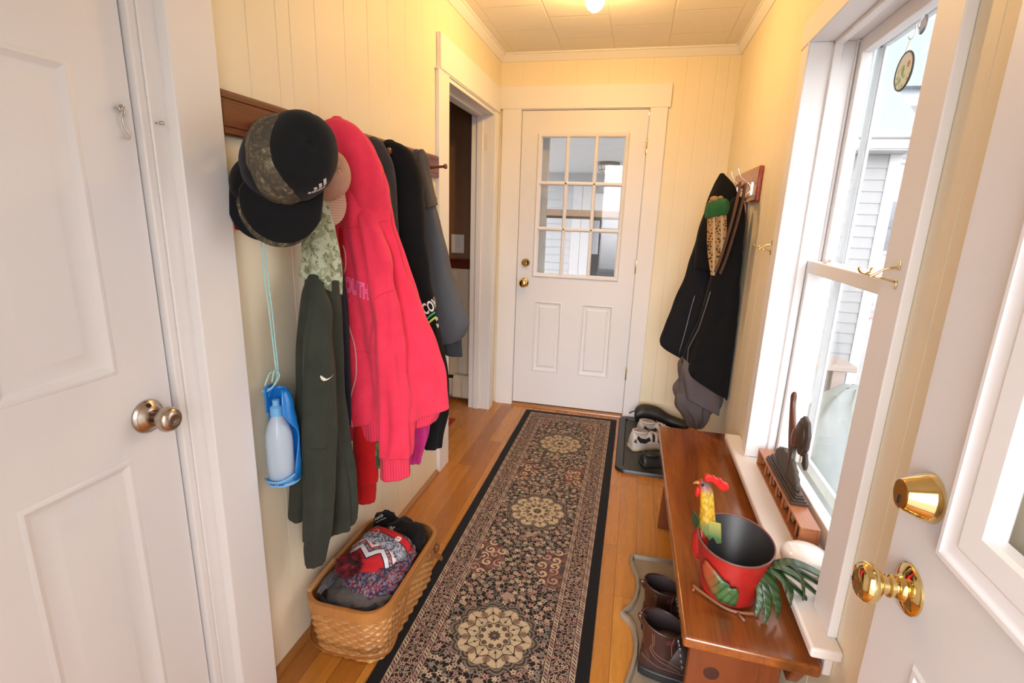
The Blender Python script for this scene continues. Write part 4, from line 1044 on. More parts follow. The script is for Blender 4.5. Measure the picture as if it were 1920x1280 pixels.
drape([(0.935, 0.187, 2.045, 0.050), (0.85, 0.197, 2.049, 0.046), (0.809, 0.203, 2.051, 0.043), (0.775, 0.208, 2.053, 0.041)], 0.378, 0.6, [(4, 0.004, 0, 3, 0)], seed=20, rough=0.006, tilt=-0.15).obj('sleeve', cloth('dark_inside_fleece', (0.045, 0.050, 0.060)), t, smooth=3.2)  # the hoodie's darker inside below its hem, built as a separate piece
drape([(1.613, 0.108, 1.968, 0.012), (1.58, 0.112, 1.972, 0.020), (1.52, 0.118, 1.976, 0.022), (1.45, 0.128, 1.981, 0.025), (1.402, 0.137, 1.985, 0.028)], 0.374, 1.0, [(3, 0.003, 0, 9, 0)], xmin=XW, seed=21, rough=0.006, tilt=0.4).obj('hood', mat('brownish_grey_fleece', f_heather((0.12, 0.098, 0.085), (0.075, 0.06, 0.052)), rough=0.95), t, smooth=3.2)

# ------------------------------------------------------------------ baseball caps on the first peg
def make_cap(name, label, c, a, f, mats, s=1.0, group='caps on the first peg', hole=True, bend=2.4):
    a = Vector(a).normalized(); f = Vector(f); f = (f - a * f.dot(a)).normalized(); r = f.cross(a)
    c = Vector(c)
    P = lambda x, y, z: c + (r * x + f * y + a * z) * s
    t = thing(name, label, 'cap', c, group)
    crown, bill, strap = mats
    n = 96; k = 22
    RX, RY, HZ = 0.079, 0.094, 0.116
    vs = []; fs = []
    for j in range(k + 1):
        ph = j / k
        zz = math.sin(ph * PI / 2) ** 0.92 * HZ
        g_ = math.cos(ph * PI / 2) ** 0.62 if ph < 1 else 0
        for i in range(n):
            th = 2 * PI * i / n
            seam = min(abs(((th - PI / 2) / (PI / 3)) % 1), 1 - abs(((th - PI / 2) / (PI / 3)) % 1)) * PI / 3
            q = g_ * (1 - 0.014 * math.exp(-(seam / 0.045) ** 2) * (1 if ph > 0.02 else 0))
            fr = 1 + 0.03 * max(0, math.sin(th)) * math.sin(ph * PI)
            lump = 1 + 0.025 * noise.noise((math.cos(th) * 1.6 + c.x * 30, math.sin(th) * 1.6, ph * 2.2))
            vs.append(P(RX * math.cos(th) * q * fr * lump, RY * math.sin(th) * q * fr * lump, zz * (1 + 0.05 * math.sin(th)) ))
    for j in range(k):
        for i in range(n):
            i2 = (i + 1) % n
            th = 2 * PI * (i + 0.5) / n
            d = abs(th - 1.5 * PI)
            if hole and j < 7 and d < 0.42 * math.sqrt(max(0, 1 - (j / 7) ** 2)): continue
            fs.append((j * n + i, j * n + i2, (j + 1) * n + i2, (j + 1) * n + i))
    o = MB().add(vs, fs).obj('crown', crown, t, smooth=3.2)
    so = o.modifiers.new('t', 'SOLIDIFY'); so.thickness = 0.0022; so.offset = -1
    MB().lathe([(0.0075 * s, -0.002), (0.0075 * s, 0.002), (0.004 * s, 0.0045), (0.0005, 0.005)], P(0, 0.003, HZ), a, 16).obj('button', crown, t, smooth=0.9)
    # bill
    ns, nt = 32, 14
    vs = []; fs = []
    for j in range(nt + 1):
        tt = j / nt
        for i in range(ns + 1):
            u = -1 + 2 * i / ns
            th = PI / 2 + u * 1.10
            bx, by = RX * math.cos(th), RY * math.sin(th)
            th2 = PI / 2 + u * 1.28
            ox, oy = 0.089 * math.cos(th2), 0.045 + 0.142 * max(0.0, math.sin(th2)) ** 0.75
            x, y = lerp(bx, ox, tt), lerp(by, max(oy, by), tt)
            z = -bend * x * x * (0.45 + 0.55 * tt) - 0.010 * tt + bend * 0.0 
            vs.append(P(x, y, z))
    for j in range(nt):
        for i in range(ns):
            q = j * (ns + 1) + i
            fs.append((q, q + 1, q + ns + 2, q + ns + 1))
    o = MB().add(vs, fs).obj('bill', bill, t, smooth=3.2)
    so = o.modifiers.new('t', 'SOLIDIFY'); so.thickness = 0.004; so.offset = 0
    MB().tube([P(RX * math.cos(w_) * 1.0, RY * math.sin(w_) * 1.0, 0.006) for w_ in [1.5 * PI - 0.5 + i * 1.0 / 14 for i in range(15)]], 0.0085 * s, 8, flat=(0.16, 1.0), up=r).obj('strap', strap, t, smooth=3.2)
    return t, P
def f_realtree(g):
    v = g.coord(); n = g.noise(v, 45, 5, 0.75, 1.5); m = g.noise(v, 16, 3, 0.6, 2.0)
    c = g.ramp(n, [(0.30, (0.020, 0.016, 0.010)), (0.45, (0.07, 0.055, 0.032)), (0.56, (0.14, 0.115, 0.07)), (0.68, (0.36, 0.33, 0.25))])
    return dict(color=g.mix(m.step(0.45, 0.6), c, (0.05, 0.042, 0.027)))
M_real = mat('woodland_bark_camouflage', f_realtree, rough=0.85)
M_capblk = cloth('black_cap_cotton', (0.0085, 0.0088, 0.0095), (0.006, 0.006, 0.007))
M_capnavy = cloth('navy_black_cap_cotton', (0.010, 0.011, 0.016), (0.007, 0.008, 0.012))
M_capgrey = plain('dark_grey_strap', (0.05, 0.05, 0.05), 0.7)
M_capred = cloth('red_cap_cotton', (0.50, 0.010, 0.018))
M_captan = cloth('tan_pink_cap_cotton', (0.50, 0.29, 0.21), (0.44, 0.25, 0.18))
U2 = Vector((0.824, 0.566, 0)); AW = Vector((-0.566, 0.824, 0))
c0 = Vector((0.180, 1.085, 1.492))
A0 = Vector((0.72, -0.66, 0.14)); F0 = Vector((-0.30, -0.20, -1))
tk, P0 = make_cap('baseball_cap', 'black baseball cap with white three bar logo, frontmost of the caps', c0, A0, F0, (M_capblk, M_capblk, M_capgrey), 1.06)
make_cap('baseball_cap', 'woodland camouflage baseball cap tucked behind the black logo cap', c0 - U2 * 0.030 + AW * 0.018 + Vector((0, 0, -0.006)), (0.62, -0.76, 0.02), (-0.10, -0.08, -1), (M_real, M_real, M_capgrey), 1.06)
make_cap('baseball_cap', 'plain navy black baseball cap between the camouflage cap and the wall', c0 - U2 * 0.040 + AW * 0.036 + Vector((0, 0, -0.010)), (0.56, -0.80, 0.06), (-0.30, -0.20, -1), (M_capnavy, M_capnavy, M_capgrey), 1.0)
make_cap('baseball_cap', 'black and red baseball cap hanging flat against the door casing', Vector((0.050, 1.110, 1.440)), (0.50, -0.80, 0.05), (-0.62, -0.39, -1), (M_capblk, M_capred, M_capgrey), 0.70)
make_cap('baseball_cap', 'tan pink cap showing its striped bill between black cap and pink hoodie', Vector((0.118, 1.290, 1.470)), (0.75, -0.50, 0.1), (0.02, 0.0, -1), (M_captan, mat('stitched_tan_bill', lambda g: (lambda v: dict(color=g.mix(((g.sep(v)[2] * 900).sin()).step(-0.2, 0.6), (0.40, 0.24, 0.18), (0.56, 0.36, 0.27))))(g.coord()), rough=0.9), M_capgrey), 0.72)
# three bars and lettering on the black cap
def surf_of(o):
    m = MB(); w_ = wloc(o)
    m.add([Vector(v.co) + w_ for v in o.data.vertices], [tuple(p.vertices) for p in o.data.polygons])
    return Surf(m)
cs_ = surf_of([o for o in tk.children if o.name.startswith('crown')][0])
ca = A0.normalized(); cf = (F0 - ca * F0.dot(ca)).normalized(); cr = cf.cross(ca)
fr = P0(-0.044, 0.058, 0.072)
ld = (-(cf * 0.72 - cr * 0.45) - ca * 0.55).normalized()
LU = (ca - ld * ca.dot(ld)).normalized(); LR = ld.cross(LU).normalized()
M_wst = plain('white_stitching', (0.66, 0.64, 0.66), 0.8)
for i in range(3):
    x0 = -0.012 + i * 0.0115; h = 0.008 + 0.0075 * i
    cs_.poly([[(x0, 0.003), (x0 + 0.0075, 0.003), (x0 + 0.0075 - 0.003, 0.003 + h), (x0 - 0.003, 0.003 + h)]], fr, LR, LU, ld, 0.0014, 2).obj('logo_bar', M_wst, tk)
cs_.text('adidas', 0.0175, fr - LR * 0.026 - LU * 0.0095, LR, LU, ld, 0.0014, 0.0004, 0, 1.0, 1).obj('lettering', M_wst, tk)

# ------------------------------------------------------------------ pet water bottle on a cord
t = thing('pet_water_bottle', 'blue pet water bottle with folding trough hanging by a cord', 'water bottle', (0.062, 1.105, 0.655))
M_blue = mat('translucent_blue_plastic', None, color=(0.012, 0.20, 0.62), rough=0.25, sss=0.0, coat=0.3)
M_blue2 = mat('light_blue_plastic', None, color=(0.16, 0.45, 0.80), rough=0.3)
def f_bottle(g):
    x, y, z = g.sep(g.coord())
    return dict(color=(0.62, 0.74, 0.86), normal=g.bump((z * 700).sin() * (z < 0.06), 0.15, 0.001))
M_bot = mat('frosted_bottle', f_bottle, rough=0.22, alpha=0.62)
BC = (0.060, 1.098)
prof = [(0.0, 0.652), (0.030, 0.652), (0.0345, 0.657), (0.0350, 0.70), (0.0345, 0.77), (0.033, 0.79), (0.027, 0.812), (0.018, 0.832), (0.0135, 0.843), (0.0135, 0.848)]
MB().lathe([(r, z) for r, z in prof], (BC[0], BC[1], 0), (0, 0, 1), 40).obj('bottle', M_bot, t, smooth=0.8)
MB().lathe([(0.0165, 0.842), (0.0165, 0.865), (0.012, 0.868), (0.0095, 0.870), (0.0095, 0.885), (0.004, 0.886)], (BC[0], BC[1], 0), (0, 0, 1), 28).obj('cap', M_blue2, t, smooth=0.6)
# trough: a half shell behind and beside the bottle
ang0 = math.atan2(0.5, 0.86)
rings = []
for z, r, a0, a1 in ((0.655, 0.043, -0.9, 2.6), (0.70, 0.044, -0.75, 2.6), (0.745, 0.044, -0.45, 2.6), (0.775, 0.044, -0.2, 2.6), (0.80, 0.043, -0.4, 2.6), (0.83, 0.040, -1.0, 2.6), (0.85, 0.036, -1.3, 2.7), (0.885, 0.033, -1.3, 2.8), (0.905, 0.026, -1.2, 2.8), (0.915, 0.018, -1.2, 2.8)):
    ring = [(BC[0] + 0.004 + r * math.cos(ang0 + lerp(a0, a1, i / 28)), BC[1] + 0.010 + r * math.sin(ang0 + lerp(a0, a1, i / 28)), z) for i in range(29)]
    rings.append(ring)
o = MB().loft(rings, closed=False).obj('trough', M_blue, t, smooth=3.2)
so = o.modifiers.new('t', 'SOLIDIFY'); so.thickness = 0.003
MB().prism([(1.092, 0.845), (1.125, 0.835), (1.138, 0.86), (1.136, 0.905), (1.126, 0.918), (1.100, 0.920), (1.090, 0.912)], 'x', 0.030, 0.035).obj('hanger_plate', M_blue, t, bevel=0.002)
MB().tube([(BC[0] + 0.040 * math.cos(q), BC[1] + 0.040 * math.sin(q), 0.660 + 0.012 * max(0, math.cos(q - ang0))) for q in [ang0 - 2.9 + 3.3 * i / 40 for i in range(41)]], 0.0088, 10, flat=(0.30, 1.0), up=(0, 0, 1) if False else None).obj('strap_band', M_blue2, t, smooth=3.2)
MB().lathe([(0.043, 0.648), (0.043, 0.656), (0.001, 0.656)], (BC[0] + 0.002, BC[1] + 0.004, 0), (0, 0, 1), 40).obj('base', M_blue2, t, smooth=0.6)
bsf = Surf(MB().lathe([(0.0435, 0.64), (0.0435, 0.68)], (BC[0], BC[1], 0), (0, 0, 1), 48, cap0=False, cap1=False))
bsf.text('small \u2195 drink', 0.0085, (0.052, 1.06, 0.656), (0.84, 0.54, -0.05), (0, 0, 1), (-0.54, 0.84, 0), 0.001, 0.0003, 0, 0.75, 0).obj('lettering', plain('navy_print', (0.01, 0.03, 0.18), 0.6), t)
t2 = thing('bottle_cord', 'pale turquoise cord tied to the blue pet bottle', 'cord', (0.06, 1.11, 0.95))
M_cord = plain('turquoise_cord', (0.38, 0.68, 0.68), 0.9, 0.15, 300)
k = (0.060, 1.110, 0.958)
mb = MB()
mb.tube(catmull([(0.085, 1.155, 1.575), (0.07, 1.12, 1.45), (0.060, 1.094, 1.299), (0.060, 1.102, 1.1), k], 40), 0.0019, 8)
mb.tube(catmull([(0.090, 1.160, 1.575), (0.075, 1.13, 1.45), (0.062, 1.106, 1.295), (0.062, 1.110, 1.1), (0.063, 1.113, 0.96)], 40), 0.0019, 8)
mb.tube(catmull([k, (0.058, 1.112, 0.94), (0.045, 1.106, 0.915), (0.028, 1.100, 0.908), (0.022, 1.098, 0.906), (0.030, 1.098, 0.902), (0.050, 1.108, 0.92), (0.064, 1.114, 0.945), (0.062, 1.112, 0.96)], 60), 0.0019, 8)
mb.tube(catmull([k, (0.062, 1.095, 0.964), (0.062, 1.080, 0.962), (0.062, 1.068, 0.948), (0.060, 1.062, 0.935)], 24), 0.0019, 8)
mb.tube(catmull([k, (0.066, 1.098, 0.968), (0.068, 1.088, 0.962), (0.066, 1.082, 0.94)], 24), 0.0019, 8)
mb.ell(k, 0.0045, 0.0045, 0.006, 12, 8)
mb.obj('cord', M_cord, t2, smooth=3.2)

# ------------------------------------------------------------------ coat rack by the far corner
t = thing('coat_rack', 'short red wooden board with silver wire hooks near the far corner', 'coat rack', (W, 2.78, 1.55))
MB().box(W - 0.020, W, 2.490, 3.07, 1.474, 1.624).obj('board', mat('red_varnished_board', None, color=(0.27, 0.036, 0.014), rough=0.25, coat=0.4), t, bevel=0.006, seg=3)
def hook(y, z, name='hook'):
    mb = MB()
    mb.tube(catmull([(W - 0.020, y, z - 0.035), (W - 0.026, y, z - 0.01), (W - 0.040, y + 0.002, z + 0.005), (W - 0.065, y + 0.004, z + 0.022), (W - 0.082, y + 0.005, z + 0.05), (W - 0.084, y + 0.005, z + 0.068)], 24), 0.0024, 8)
    mb.tube(catmull([(W - 0.022, y, z - 0.03), (W - 0.036, y, z - 0.048), (W - 0.055, y, z - 0.052), (W - 0.062, y, z - 0.035)], 14), 0.0024, 8)
    mb.ell((W - 0.084, y + 0.005, z + 0.069), 0.004, 0.004, 0.004, 10, 8).ell((W - 0.062, y, z - 0.034), 0.004, 0.004, 0.004, 10, 8)
    mb.box(W - 0.0235, W - 0.0195, y - 0.005, y + 0.005, z - 0.05, z + 0.005)
    return mb.obj(name, M_chrome, t, smooth=0.8)
for y in (2.60, 2.78, 2.96): hook(y, 1.555)
XR = W - 0.008
M_coat = cloth('black_jersey', (0.0075, 0.0075, 0.0085), (0.0055, 0.0055, 0.006), sheen=0.08)
M_coat2 = cloth('black_navy_jersey', (0.010, 0.011, 0.014), (0.008, 0.008, 0.010), sheen=0.08)
V1 = Vector((0.09, 0.996, 0))
t = thing('black_jacket', 'navy black hooded zip jacket hanging against the far wall corner', 'jacket', (W - 0.05, 2.78, 1.55))
b1 = drape([(1.42, 1.355, 2.768, 0.085), (1.318, 1.348, 2.768, 0.099), (1.116, 1.345, 2.768, 0.124), (0.953, 1.335, 2.769, 0.152), (0.80, 1.322, 2.770, 0.176), (0.70, 1.314, 2.771, 0.190), (0.655, 1.314, 2.771, 0.188)], -0.095, 0.5, [(5, 0.006, 0.6, 3, 0.2), (9, 0.003, 0, -3, 0.3)], xmax=XR, seed=31, rough=0.006, tilt=-0.42)
b1.obj('body', M_coat2, t, smooth=3.2)
h1 = drape([(1.600, 1.322, 2.696, 0.012), (1.575, 1.330, 2.696, 0.030), (1.544, 1.338, 2.695, 0.048), (1.498, 1.342, 2.695, 0.066), (1.396, 1.344, 2.694, 0.085), (1.297, 1.340, 2.695, 0.093), (1.150, 1.337, 2.695, 0.089)], -0.127, 0.6, [(4, 0.004, 0.3, 6, 0.1)], xmax=XR, seed=32, rough=0.008, tilt=-0.1)
h1.obj('hood', M_coat, t, smooth=3.2)
sb = Surf(b1, h1)
sb.line([(1.264, 2.674, 1.015), (1.253, 2.675, 0.949), (1.237, 2.677, 0.823), (1.215, 2.679, 0.687)], V1, 0.0022, 9, 0.003).obj('zipper', metal('zipper_teeth', (0.25, 0.24, 0.24), 0.35), t, smooth=3.2)
t = thing('black_hoodie', 'black hoodie with grey hem hanging nearest the window on the wooden rack', 'hoodie', (W - 0.05, 2.6, 1.5))
b2 = drape([(1.49, 1.388, 2.592, 0.022), (1.44, 1.384, 2.592, 0.040), (1.303, 1.381, 2.592, 0.058), (1.094, 1.380, 2.592, 0.070), (0.919, 1.374, 2.592, 0.089), (0.75, 1.364, 2.594, 0.114), (0.640, 1.359, 2.595, 0.126), (0.60, 1.362, 2.595, 0.122)], -0.139, 0.7, [(4, 0.005, 0.6, 3, 0.2), (7, 0.003, 0, -4, 0.3)], xmax=XR, seed=33, rough=0.006, tilt=-0.55)
b2.obj('body', M_coat, t, smooth=3.2)
M_sgrey = mat('soft_grey_jersey', f_heather((0.115, 0.095, 0.095), (0.085, 0.070, 0.072)), rough=0.95)
b3 = drape([(0.66, 1.345, 2.60, 0.115), (0.60, 1.335, 2.605, 0.112), (0.545, 1.335, 2.61, 0.106), (0.49, 1.34, 2.61, 0.095)], -0.139, 0.62, [(5, 0.010, 0.6, 9, 0.0), (8, 0.006, 0, -14, 0.0)], xmax=XR, seed=34, rough=0.012, tilt0=-0.5, tilt=-0.45)
b3.obj('lining', M_sgrey, t, smooth=3.2)
sb = Surf(b2)
sb.line([(1.301, 2.547, 1.061), (1.279, 2.550, 0.946), (1.255, 2.553, 0.811), (1.235, 2.556, 0.66)], V1, 0.0025, 5, 0.006).obj('piping', plain('grey_piping', (0.11, 0.10, 0.10), 0.7), t, smooth=3.2)
t = thing('grey_sweatshirt', 'crumpled mauve grey sweatshirt hanging lowest under the dark coats', 'sweatshirt', (W - 0.1, 2.66, 1.0))
drape([(0.75, 1.34, 2.68, 0.06), (0.589, 1.318, 2.670, 0.085), (0.525, 1.315, 2.665, 0.098), (0.438, 1.322, 2.660, 0.090), (0.383, 1.342, 2.656, 0.062), (0.335, 1.346, 2.652, 0.034)], -0.129, 0.7, [(3, 0.010, 0.2, 16, 0.0), (6, 0.008, 0, -22, 0.0), (11, 0.004, 0, 18, 0.2)], xmax=XR, seed=35, rough=0.018, open_bottom=True).obj('body', M_sgrey, t, smooth=3.2)
# scarf and straps
def f_leo(g):
    x, y, z = g.sep(g.coord())
    v = g.vor(g.comb(x, y * 0.3, z), 95)['Distance']
    st = ((x * 1.0 + z * 0.12) * 190).sin()
    c = g.mix((v < 0.40), (0.40, 0.22, 0.07), (0.035, 0.02, 0.012))
    c = g.mix((st > 0.62), c, (0.50, 0.35, 0.19))
    return dict(color=c)
t = thing('patterned_scarf', 'leopard patterned scarf with green border hanging over the dark coats', 'scarf', (1.30, 2.5, 1.45))
drape([(1.475, 1.292, 2.505, 0.034), (1.45, 1.290, 2.500, 0.044), (1.395, 1.296, 2.497, 0.044), (1.301, 1.306, 2.496, 0.040), (1.230, 1.307, 2.496, 0.027), (1.165, 1.309, 2.495, 0.013), (1.145, 1.309, 2.495, 0.008)], -0.125, 0.5, [(4, 0.003, 0.3, 12, 0)], seed=36, rough=0.004).obj('cloth', mat('leopard_print', f_leo, rough=0.9), t, smooth=3.2)
drape([(1.478, 1.300, 2.492, 0.030), (1.462, 1.290, 2.490, 0.048), (1.435, 1.290, 2.488, 0.052), (1.408, 1.291, 2.488, 0.048)], -0.125, 0.62, [(5, 0.004, 0.3, 30, 0)], seed=37, rough=0.012, tilt=0.25).obj('border', cloth('green_knit', (0.028, 0.115, 0.035), (0.02, 0.085, 0.025)), t, smooth=3.2)
mb = MB().ell((1.275, 2.49, 1.478), 0.020, 0.018, 0.014, 16, 10).ell((1.30, 2.492, 1.482), 0.013, 0.012, 0.012, 14, 8)
mb.obj('pompom', cloth('tan_wool', (0.40, 0.22, 0.10)), t, smooth=3.2)
t = thing('brown_strap', 'pair of brown cloth straps looped from the wire hook over the black coat', 'strap', (1.38, 2.5, 1.53))
M_strap = cloth('brown_webbing', (0.115, 0.058, 0.036), (0.09, 0.045, 0.028))
for off, wd in (((0, 0, 0), 0.012), ((0.020, -0.006, -0.006), 0.012)):
    pts = [(1.376, 2.575, 1.545), (1.374, 2.510, 1.545), (1.368, 2.470, 1.50), (1.358, 2.455, 1.42), (1.345, 2.455, 1.326), (1.330, 2.462, 1.231), (1.314, 2.470, 1.160)]
    MB().tube(catmull([tuple(Vector(p) + Vector(off)) for p in pts], 40), wd, 10, flat=(0.3, 1.0), up=(0.1, -1, 0)).obj('strap', M_strap, t, smooth=3.2)
MB().tube(catmull([(1.43, 2.72, 1.50), (1.447, 2.69, 1.468), (1.449, 2.66, 1.36), (1.450, 2.645, 1.25)], 20), 0.010, 8, flat=(0.3, 1.0), up=(1, 0, 0)).obj('strap', M_strap, t, smooth=3.2)
t = thing('black_umbrella', 'thin black umbrella end hanging below the grey sweatshirt', 'umbrella', (1.36, 2.72, 0.5))
MB().tube([(1.40, 2.74, 0.60), (1.352, 2.70, 0.36), (1.345, 2.695, 0.31)], [0.018, 0.012, 0.008], 10).obj('canopy', M_coat, t, smooth=3.2)
MB().tube(catmull([(1.33, 2.69, 0.40), (1.312, 2.69, 0.385), (1.300, 2.69, 0.345), (1.297, 2.69, 0.30)], 12), 0.002, 6).obj('cord', plain('brown_cord', (0.10, 0.06, 0.03)), t, smooth=3.2)
# ------------------------------------------------------------------ runner rug
def f_rug(g):
    u, v, z = g.sep(g.coord())
    P = 0.7725
    C2 = g.comb(u, v, 0.0)
    e = (0.325 - u.abs()).min(1.235 - v.abs())
    dark = (0.017, 0.0105, 0.010)
    # small field flowers
    def flowers(scale, rnd, r0, r1, npet, seed):
        vo = g.vor(g.vm('ADD', C2, (seed, seed * 0.7, 0.0)), scale, rand=rnd, dim='2D')
        px, py, _ = g.sep(vo['Position'])
        ang = g.math('ARCTAN2', v + seed * 0.7 - py, u + seed - px)
        d = vo['Distance']
        pet = d < ((ang * float(npet) + px * 91.0).sin() * r1 + r0)
        return pet, d, g.sep(vo['Color'])
    pet, d, (cr, cg, cb) = flowers(40.0, 0.85, 0.36, 0.10, 5, 0.37)
    fcol = g.ramp(cr, [(0.0, (0.44, 0.33, 0.24)), (0.30, (0.46, 0.26, 0.20)), (0.48, (0.25, 0.225, 0.18)), (0.66, (0.56, 0.43, 0.30)), (0.86, (0.34, 0.20, 0.17))], 'CONSTANT')
    fcol = g.mix((d < 0.11) * (cg > 0.3), fcol, (0.07, 0.04, 0.035))
    warp = g.noise(C2, 26.0, 2, 0.5, 0.0, True)
    wv = g.vm('ADD', C2, g.vm('MULTIPLY', warp, (0.035, 0.035, 0.0)))
    ed = g.vor(wv, 52.0, 'DISTANCE_TO_EDGE', 1.0, '2D')['Distance']
    vine = (ed < 0.085)
    vcol = g.mix(g.noise(C2, 9.0, 1).step(0.42, 0.58), (0.27, 0.20, 0.15), (0.20, 0.175, 0.14))
    col = g.mix(vine * 0.95, dark, vcol)
    col = g.mix(pet, col, fcol)
    # medallions
    vm_ = (v - (-0.818) + P / 2).mod(P) - P / 2
    r = (u * u + vm_ * vm_).sqrt(); a = g.math('ARCTAN2', vm_, u)
    c10 = (a * 10.0).cos(); c5 = (a * 5.0).cos().abs()
    R = c5 * 0.020 + 0.108
    halo = (r < R + 0.026) * (r > R - 0.004)
    arcs = ((r * 420.0 - (a * 10.0).cos().abs() * 5.0).sin() > 0.2)
    col = g.mix(halo, col, g.mix(arcs, (0.06, 0.045, 0.037), (0.22, 0.175, 0.135)))
    med = r < R
    beige = g.mix(g.noise(C2, 30.0, 2).step(0.4, 0.6), (0.60, 0.47, 0.30), (0.50, 0.41, 0.26))
    m = beige
    # petal outlines and hearts
    rad = ((a * 10.0).sin().abs() * r < 0.0026 * 10.0 * 0.35) * (r > 0.054)
    ring = (r - (0.083 + 0.006 * 1.0) - c10 * 0.007).abs() < 0.0022
    ring2 = (r - 0.056 + c10 * 0.006).abs() < 0.0022
    q = 2 * PI / 10
    aw = (a + q / 2).mod(q) - q / 2
    aw2 = a.mod(q) - q / 2
    fl = (((r - 0.045) * (r - 0.045) + (aw2 * r) * (aw2 * r)).sqrt()) < 0.0095
    heart = (((r - 0.101) * (r - 0.101) + (aw * r) * (aw * r)).sqrt()) < 0.0048
    heart2 = (((r - 0.070) * (r - 0.070) + (aw * r) * (aw * r)).sqrt()) < 0.0042
    tan = (((r - 0.098) * (r - 0.098) + (aw2 * r) * (aw2 * r)).sqrt()) < 0.013
    m = g.mix(tan, m, (0.27, 0.175, 0.11))
    m = g.mix(((rad + ring + ring2 + heart + heart2) > 0.5), m, (0.05, 0.03, 0.025))
    m = g.mix(fl, m, (0.115, 0.075, 0.06))
    m = g.mix((r < c10 * 0.003 + 0.0195), m, (0.085, 0.055, 0.045)); m = g.mix((r < 0.006), m, (0.22, 0.16, 0.12))
    col = g.mix(med, col, m)
    # scroll work between the medallions, growing in from the sides
    vs_ = (v - (-0.818)).mod(P) - P / 2
    us = u.abs() - 0.19
    r2 = (us * us + vs_ * vs_).sqrt(); a2 = g.math('ARCTAN2', vs_, us)
    R2 = (a2 * 8.0).cos().abs() * 0.022 + 0.108
    sc_ = (r2 < R2)
    wob = g.noise(C2, 34.0, 2, 0.5)
    vo3 = g.vor(g.vm('ADD', C2, (2.3, 1.1, 0.0)), 21.0, rand=0.75, dim='2D')
    qx, qy, _ = g.sep(vo3['Position'])
    a3 = g.math('ARCTAN2', v + 1.1 - qy, u + 2.3 - qx)
    d3 = vo3['Distance']; k1, k2, k3 = g.sep(vo3['Color'])
    spiral = ((a3 + d3 * 15.0 + k1 * 6.28).sin() > -0.1)
    tone = g.mix((k2 > 0.5), (0.60, 0.44, 0.28), (0.46, 0.27, 0.20))
    scc = g.mix((d3 < 0.47 + 0.0), g.mix(wob.step(0.45, 0.55), (0.10, 0.045, 0.04), (0.20, 0.11, 0.09)), g.mix(spiral, (0.13, 0.055, 0.05), tone))
    scc = g.mix((r2 < (a2 * 8.0).cos() * 0.004 + 0.030), scc, (0.075, 0.06, 0.06))
    col = g.mix(sc_, col, scc)
    # single palmettes between
    pv = ((v - (-0.818)).mod(P) - P / 2).abs() - (P / 2 - 0.19)
    pal = ((u * u * 1.2 + pv * pv).sqrt()) < (g.math('ARCTAN2', pv, u) * 3.0).cos() * 0.004 + 0.020
    col = g.mix(pal, col, (0.40, 0.28, 0.20))
    # border bands
    pet2, d2_, (br, bg_, bb) = flowers(50.0, 0.55, 0.30, 0.10, 5, 1.83)
    bcol = g.ramp(br, [(0.0, (0.46, 0.33, 0.25)), (0.35, (0.40, 0.22, 0.19)), (0.6, (0.25, 0.22, 0.18)), (0.8, (0.54, 0.40, 0.30))], 'CONSTANT')
    bcol = g.mix((d2_ < 0.12), bcol, (0.05, 0.03, 0.028))
    ed2 = g.vor(wv, 72.0, 'DISTANCE_TO_EDGE', 1.0, '2D')['Distance']
    bor = g.mix((ed2 < 0.10) * 0.9, (0.026, 0.013, 0.012), (0.43, 0.30, 0.225))
    bor = g.mix(pet2, bor, bcol)
    col = g.mix((e < 0.128), col, bor)
    s = u + v
    dots = (((s * 2 * PI / 0.0135).sin() > 0.25) + 0.0)
    blk = ((s * 2 * PI / 0.062).sin() > 0.2)
    gcol = g.mix(blk, (0.52, 0.41, 0.29), (0.38, 0.23, 0.19))
    for c_, w_ in ((0.0515, 0.0105), (0.1330, 0.0095)):
        q_ = (e - c_).abs()
        col = g.mix((q_ < w_), col, g.mix(dots * (q_ < w_ * 0.55), gcol, (0.055, 0.032, 0.03)))
        col = g.mix(((q_ - w_).abs() < 0.0012), col, (0.05, 0.03, 0.028))
    edge_n = e + (g.noise(C2, 60.0, 2) - 0.5) * 0.003
    col = g.mix((edge_n < 0.041), col, (0.0075, 0.0075, 0.0085))
    pile = g.noise(C2, 900.0, 2, 0.6)
    col = g.mix(pile * 0.25, col, (0.02, 0.014, 0.012))
    return dict(color=col, normal=g.bump(pile, 0.5, 0.002))
M_rug = mat('persian_runner_weave', f_rug, rough=0.95, sheen=0.08, spec=0.1)
mb = MB()
nx, ny = 24, 100
vs = []
for j in range(ny + 1):
    for i in range(nx + 1):
        x = -0.325 + 0.65 * i / nx; y = -1.235 + 2.47 * j / ny
        wv = 0.002 * noise.noise((x * 3, y * 2.2, 0.3))
        edge = min(i, nx - i, j, ny - j)
        vs.append((0.607 + x + 0.003 * noise.noise((y * 2.0, 5, x)), 2.20 + y, 0.0075 + wv if edge else 0.0055))
mb.add(vs, [(j * (nx + 1) + i, j * (nx + 1) + i + 1, (j + 1) * (nx + 1) + i + 1, (j + 1) * (nx + 1) + i) for j in range(ny) for i in range(nx)])
b = len(mb.v)
per = [i for i in range(nx + 1)] + [j * (nx + 1) + nx for j in range(1, ny + 1)] + [ny * (nx + 1) + i for i in range(nx - 1, -1, -1)] + [j * (nx + 1) for j in range(ny - 1, 0, -1)]
mb.v += [(mb.v[i][0], mb.v[i][1], 0.0004) for i in per]
n = len(per)
for q in range(n):
    mb.f.append((per[q], per[(q + 1) % n], b + (q + 1) % n, b + q)); mb.mi.append(0)
tag(mb.obj('runner_rug', M_rug, None, smooth=0.9, loc=(0.607, 2.20, 0)), 'dark persian runner rug with beige medallions and black edge on the floor', 'rug')

